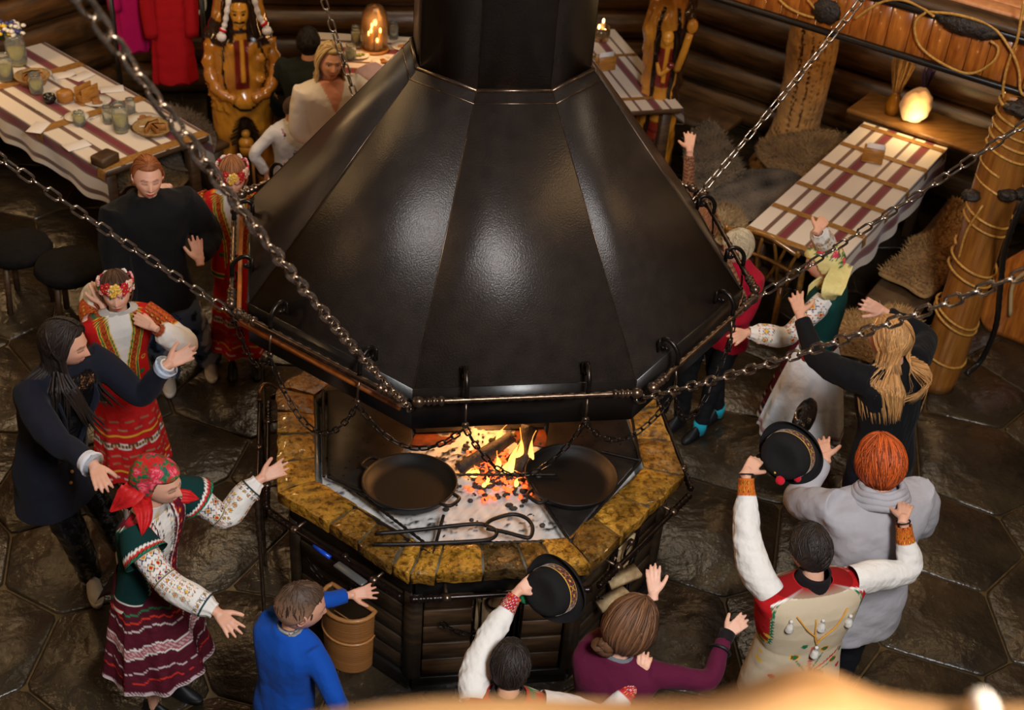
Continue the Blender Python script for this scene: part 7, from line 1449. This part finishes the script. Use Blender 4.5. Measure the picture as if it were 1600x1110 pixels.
hm = MB().tube(spline([W3(-.07, .15, 1.12), W3(-.062, .15, 1.26), W3(0, .145, 1.36), W3(.062, .15, 1.26), W3(.07, .15, 1.12)], 20), np.interp(np.linspace(0, 1, 20), [0, .5, 1], [.02, .03, .02]), 8, col=DBR*.4); hm.build('carved_hair', m_vg, st)
MB().tube(spline([W3(.10, .12, 1.0), W3(.13, .17, 1.15), W3(.16, .16, 1.32)], 10), .03, 8, col=HON*.9).sph(W3(.17, .16, 1.38), (.045, .035, .06), 8, 10, col=HON).build('carved_hand', m_vg, st)
MB().tube(spline([W3(-.05, .14, 1.05), W3(-.02, .19, .98), W3(.04, .19, 1.04)], 10), .02, 8, col=HON*.95).sph(W3(.05, .19, 1.06), .03, 8, 10, col=DRD).build('carved_arm', m_vg, st)
# ------------------------------------------------------------------ pitted trunk pillar
bp = np.array([*U(1222, 262, 0)[:2], 0.]); t = thing('pitted_tree_trunk', 'thick pitted tree trunk standing against the right log wall as a pillar', 'trunk', bp)
nu, nv = 220, 110; z = np.linspace(0, 2.6, nu); th = np.linspace(0, 2*PI, nv, endpoint=False); r = np.interp(z, [0, .15, .5, 1.2, 2.6], [.30, .23, .185, .20, .21]); P = np.stack([np.cos(th)[None]*r[:, None], np.sin(th)[None]*r[:, None], z[:, None]*np.ones(nv)], -1)
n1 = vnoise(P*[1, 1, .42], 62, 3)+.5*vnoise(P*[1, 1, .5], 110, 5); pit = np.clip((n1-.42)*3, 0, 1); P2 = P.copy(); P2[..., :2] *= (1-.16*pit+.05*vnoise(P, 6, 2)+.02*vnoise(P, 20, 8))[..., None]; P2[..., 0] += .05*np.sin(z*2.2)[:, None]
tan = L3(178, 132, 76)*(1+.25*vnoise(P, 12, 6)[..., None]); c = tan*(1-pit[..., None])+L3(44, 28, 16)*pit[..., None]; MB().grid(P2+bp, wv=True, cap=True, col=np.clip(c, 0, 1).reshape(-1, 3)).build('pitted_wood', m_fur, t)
# ------------------------------------------------------------------ roped post and canopy fascia
pp = np.array([3.28, 1.34, 0.]); t = thing('roped_log_post', 'smooth honey coloured log post wound with rope at the right edge', 'post', pp)
z = np.linspace(0, 2.06, 30); MB().tube(np.stack([pp[0]+.012*np.sin(z*3), pp[1]+0*z, z], 1), .132+.006*np.sin(z*5), 28).build('log_post', m_ywood, t)
def wind(z0, z1, turns, sl, ph): a = np.linspace(0, 2*PI*turns, int(40*turns)); s = np.linspace(0, 1, len(a)); return np.stack([pp[0]+.146*np.cos(a+ph), pp[1]+.146*np.sin(a+ph), z0+(z1-z0)*s+sl*np.cos(a+ph+.7)], 1)
for i, (z0, z1, tu, sl, ph) in enumerate([(.22, .30, 1.1, -.05, 1), (.52, .60, 1.9, -.07, 2), (.86, 1.02, 2.1, -.06, 2.4), (1.22, 1.34, 2.0, -.05, 2.2), (1.48, 1.60, 1.2, -.06, 2.8), (1.70, 1.98, 4.2, -.045, 2)]):
    MB().tube(wind(z0, z1, tu, sl, ph), .0085, 7).build('rope_turn', m_rope, t)
MB().tube(spline([pp+[-.14, -.05, 1.0], pp+[-.15, -.06, 1.2], pp+[-.12, -.09, 1.4]], 12), .008, 6).build('rope_turn', m_rope, t)
def fungus(c, r, n_, name='bracket_fungus', par=None): c = np.asarray(c, float); return MB().sph(c, r, 18, 26, fn=lambda d: 1+.16*vnoise(d, 4.5, int(c[0]*99))+.07*vnoise(d, 13, 3)).build(name, m_bark, par)
for i, (dx, dy, z_) in enumerate([(-.02, -.15, 1.50), (.07, -.14, 1.50), (-.18, -.04, 1.44), (-.03, -.07, 2.02)]): fungus(pp+[dx, dy, z_], (.06, .05, .035) if i < 3 else (.13, .12, .05), 0, par=t)
dF = np.array([-math.sqrt(.5), math.sqrt(.5), 0]); oF = np.array([-math.sqrt(.5), -math.sqrt(.5), 0]); Q0 = np.array([2.3, 2.3, 0.])
cn = thing('canopy', 'wooden canopy edge of amber planks with looped rope, top right', 'canopy', Q0); rf = math.atan2(dF[1], dF[0])
s = -2.3
while s < 2.6:
    w = random.uniform(.105, .135); MB().box(Q0+dF*(s+w/2)+oF*random.uniform(0, .004)+[0, 0, 2.23], (w-.006, .022, .27), rf, bevel=.0015).build('fascia_plank', m_plank, cn, smooth=False); s += w
for z_, h_, nm in ((2.085, .035, 'lower_rail'), (2.375, .04, 'upper_rail')): MB().box(Q0+dF*.15+oF*.02+[0, 0, z_], (4.95, .06, h_), rf, bevel=.006).build(nm, m_dark, cn, smooth=False)
MB().box(Q0+dF*.15-oF*.03+[0, 0, 2.415], (4.95, .16, .04), rf, bevel=.008).build('top_ledge', m_oldwood, cn, smooth=False)
for i in range(7): MB().box(Q0+dF*.15-oF*(.20+.15*i)+[0, 0, 2.43], (4.95, .14, .03), rf, bevel=.005).build('deck_board', mat('pink_pine', C(214, 150, 100), C(190, 122, 74), rough=.5, scale=5, stretch=(5, 5, 1)) if i == 0 else D.materials['pink_pine'], cn, smooth=False)
MB().box(Q0+dF*-1.95-oF*.5+[0, 0, 2.48], (.07, 1.1, .06), rf, bevel=.01).build('deck_batten', m_oldwood, cn, smooth=False)
MB().box(Q0+dF*2.45-oF*.05+[0, 0, 1.03], (.12, .12, 2.06), rf, bevel=.01).build('support_post', m_oldwood, cn, smooth=False)
def onF(px, py, off=.03):   # point on the fascia plane
    d = CF+(px-800)/FPX*CR-(py-555)/FPX*CU; return CAM+d*(((Q0+oF*off-CAM)@oF)/(d@oF))
for (x, y, L_, h_) in ((1291, 18, .095, .075), (1512, 42, .19, .055)):
    c = onF(x, y, .04); MB().sph(c, (L_, .035, h_), 18, 28, R=np.array([dF, oF, [0, 0, 1.]]), fn=lambda d: 1+.13*vnoise(d, 4, 3)+.07*vnoise(d, 13, 3)).build('black_bark_ornament', m_bark, cn)
for pts in ([(1336, 30), (1358, 14), (1382, 2), (1410, 0), (1440, 12), (1460, 26)], [(1218, 0), (1232, 12), (1252, 22), (1272, 28)], [(1262, 0), (1274, 14)], [(1448, 18), (1430, 36), (1436, 70), (1470, 98), (1515, 115), (1550, 98), (1560, 76), (1548, 64)], [(1448, 18), (1500, 24), (1550, 42), (1578, 76), (1592, 110), (1594, 140), (1600, 150)], [(1600, 0), (1590, 60), (1580, 85), (1570, 120), (1568, 150), (1580, 170)]):
    MB().tube(spline([onF(x, y, .045+.01*(i % 2)) for i, (x, y) in enumerate(pts)], 40), .0085, 7).build('looped_rope', m_rope, cn)
# black flexible conduit and root slab right of the post
pt = [U(1612, 300, 1.75), U(1590, 335, 1.6), U(1570, 390, 1.25), U(1563, 450, .9), U(1556, 510, .5), U(1535, 560, .12), U(1510, 585, .02)]
o = MB().tube(spline(pt, 60), .018+.0015*np.sin(np.arange(60)*2.6), 10).build('black_conduit', mat('black_rubber', C(30, 27, 26), rough=.3), loc=pt[3]); tag(o, 'thick black ribbed conduit curving down right of the roped post', 'conduit')
c = U(1592, 470, .5); c[2] = 0; rs_ = thing('root_wood_slab', 'orange root wood slab standing at the right picture edge behind the conduit', 'wood slab', c+[.25, .25, 0]); bb = c+[.25, .25, 0]
G = np.zeros((30, 20, 3)); zz = np.linspace(0, 1.15, 30)
for i in range(30): w = .22+.07*math.sin(zz[i]*6)+.03*math.sin(zz[i]*15); a = np.linspace(0, 2*PI, 20, endpoint=False); G[i] = bb+np.outer(np.cos(a)*w, dF)+np.outer(np.sin(a)*.03*(1+.3*np.sin(a*3+i*.3)), oF)+[0, 0, zz[i]]
MB().grid(G, wv=True, cap=True).build('slab', m_plank, rs_)
MB().tube(spline([bb+oF*.05+dF*.10+[0, 0, .85], bb+oF*.06+dF*.03+[0, 0, .65], bb+oF*.06+dF*.12+[0, 0, .45], bb+oF*.06+dF*.07+[0, 0, .2]], 20), .014, 7).build('pale_cord', mat('pale_cord', C(190, 160, 110), rough=.6), rs_)
# ------------------------------------------------------------------ coats on a rack by the back wall
def coat(name, label, px, py, zb, w, c1, belt=None, quilt=0, ht=1.15, m=None):
    b = U(px, py, zb); t = thing(name, label, 'coat', (b[0], b[1], zb)); F = nrm((CAM-b)*[1, 1, 0]); R = np.array([-F[1], F[0], 0]); nu, nv = 90, 90; z = np.linspace(0, ht, nu); th = np.linspace(0, 2*PI, nv, endpoint=False)
    wd = np.interp(z/ht, [0, .55, .68, .85, .95, 1], [w, w*.82, w*.74, w*.85, w*.6, w*.2]); G = np.zeros((nu, nv, 3)); f = 1+.10*np.sin(th*6+1)[None]*(1-z/ht)[:, None]+(.03*np.abs(np.sin(z*PI/quilt))[:, None] if quilt else 0)+.05*vnoise(np.stack([np.cos(th)[None]*np.ones((nu, 1)), np.sin(th)[None]*np.ones((nu, 1)), z[:, None]*np.ones(nv)*3], -1), 2.4, 3)
    X = np.cos(th)[None]*wd[:, None]*f; Y = np.sin(th)[None]*(wd*.42)[:, None]*f; G = np.array([b[0], b[1], zb])+X[..., None]*R+Y[..., None]*F; G[..., 2] = zb+z[:, None]+.012*np.sin(th*6)[None]*(1-z/ht)[:, None]
    MB().grid(G, wv=True, cap=True, col=c1).build('coat_body', m or m_felt, t)
    if belt: i = int(.66*nu); MB().grid(tubeP(G[i, ::3], .012, 6, closed=True), wu=True, wv=True, col=np.array(c1)*.9).build('belt', m_felt, t)
    for s_ in (-1, 1): MB().tube(spline([b*[1, 1, 0]+R*s_*w*.55+[0, 0, zb+ht*.88], b*[1, 1, 0]+R*s_*w*.98+[0, 0, zb+ht*.62], b*[1, 1, 0]+R*s_*w*.95+F*.03+[0, 0, zb+ht*.35]], 14), np.linspace(.07, .055, 14), 14, col=np.array(c1)*.95).build('sleeve', m_felt, t)
    return t, b, F, R
coat('red_coat', 'long red quilted belted coat hanging beside the carved man', 275, 128, .42, .165, L3(166, 16, 26), True, .11)
coat('magenta_jacket', 'magenta jacket hanging left of the red coat', 212, 78, .62, .13, L3(168, 10, 84), None, 0, 1.0)
tb, b, F, R = coat('black_jacket', 'black jacket with white reflective trim right of the red coat', 312, 45, .80, .12, L3(14, 15, 18), None, 0, .9)
m_refl = mat('reflective_tape', C(226, 240, 236), rough=.4); MB().tube(spline([b+R*.02+F*.08+[0, 0, .55], b+R*.05+F*.08+[0, 0, .24], b-R*.0+F*.09+[0, 0, .17], b-R*.07+F*.08+[0, 0, .20]], 20), .012, 6, rx=.022).build('reflective_trim', m_refl, tb)
a = U(180, 60, 1.0); a[2] = 0; b_ = U(320, 70, .9); b_[2] = 0; rk = thing('coat_rack', 'dark rail rack that the coats hang from, by the back wall', 'rack', (a+b_)/2)
for e in (a, b_): MB().tube([e-[0, 0, 0], e+[0, 0, 1.85]], .02, 8).build('upright', m_dark, rk)
MB().tube([a+[0, 0, 1.8], b_+[0, 0, 1.8]], .018, 8).build('rail', m_dark, rk)
# ------------------------------------------------------------------ gallery and its live-edge rail right below the camera
top = [(380, 1125), (480, 1104), (600, 1088), (700, 1078), (820, 1070), (920, 1066), (1040, 1062), (1120, 1055), (1180, 1040), (1235, 1028), (1285, 1032), (1330, 1050), (1380, 1064), (1450, 1068), (1530, 1069), (1620, 1066), (1760, 1060)]
zr_ = 4.36; far = spline([U(x, y, zr_) for x, y in top], 60); near = far.copy(); near[:, :2] -= np.array([0, .30]); G = np.zeros((60, 18, 3)); f = np.linspace(0, 1, 9)
for i in range(60):
    tp = far[i]+(near[i]-far[i])*f[:, None]; bt_ = tp[::-1].copy(); bt_[:, 2] -= .07; tp[:, 2] += .006*np.sin(f*9+i*.2); tp[0, 2] -= .012; G[i] = np.vstack([tp, bt_])
m_edge = mat('live_edge_rail', C(176, 130, 80), C(138, 92, 48), rough=.45, scale=5, stretch=(1, 6, 1), coat=.3)
rl = thing('gallery_rail', 'blurred live-edge yellow wooden rail along the bottom of the picture', 'rail', far[30]); MB().grid(G[::-1], wv=True, cap=True).build('live_edge_slab', m_edge, rl)
c = U(1512, 1064, zr_); MB().sph(c+[0, -.02, -.002], (.008, .012, .012), 10, 14).build('pale_knot', mat('pale_knot', C(226, 204, 178), rough=.6), rl)
m_lampw = m_edge
for x in (-1.6, -.9, -.2, .5): MB().tube([(x, -4.62, 3.2), (x, -4.62, 4.30)], .035, 10).build('baluster', m_ywood, rl)
gf = MB().box((-.2, -5.15, 3.15), (4.6, 1.2, .1)).build('gallery_floor', m_oldwood, smooth=False); tag(gf, kind='structure')
# pale pink bundle at the back table
c = U(582, 122, .80); o = MB().sph(c, (.13, .11, .12), 20, 26, col=L3(222, 186, 184), fn=lambda d: 1+.10*vnoise(d, 3, 2)+.04*vnoise(d, 8, 3)).build('pink_cloth_bundle', m_knit, loc=c); tag(o, 'pale pink cloth bundle beside the blonde woman at the hood edge', 'cloth')
st_ = thing('stool', 'low stool carrying the pale pink bundle', 'stool', (c[0], c[1], 0)); MB().lathe((c[0], c[1], 0), [(.001, .62), (.16, .62), (.17, .65), (.16, .68), (.001, .68)], 20).build('seat', m_oldwood, st_)
for q in range(4): a = q*PI/2+.4; MB().tube([(c[0]+.10*math.cos(a), c[1]+.10*math.sin(a), .62), (c[0]+.15*math.cos(a), c[1]+.15*math.sin(a), 0)], .018, 8).build('leg', m_oldwood, st_)
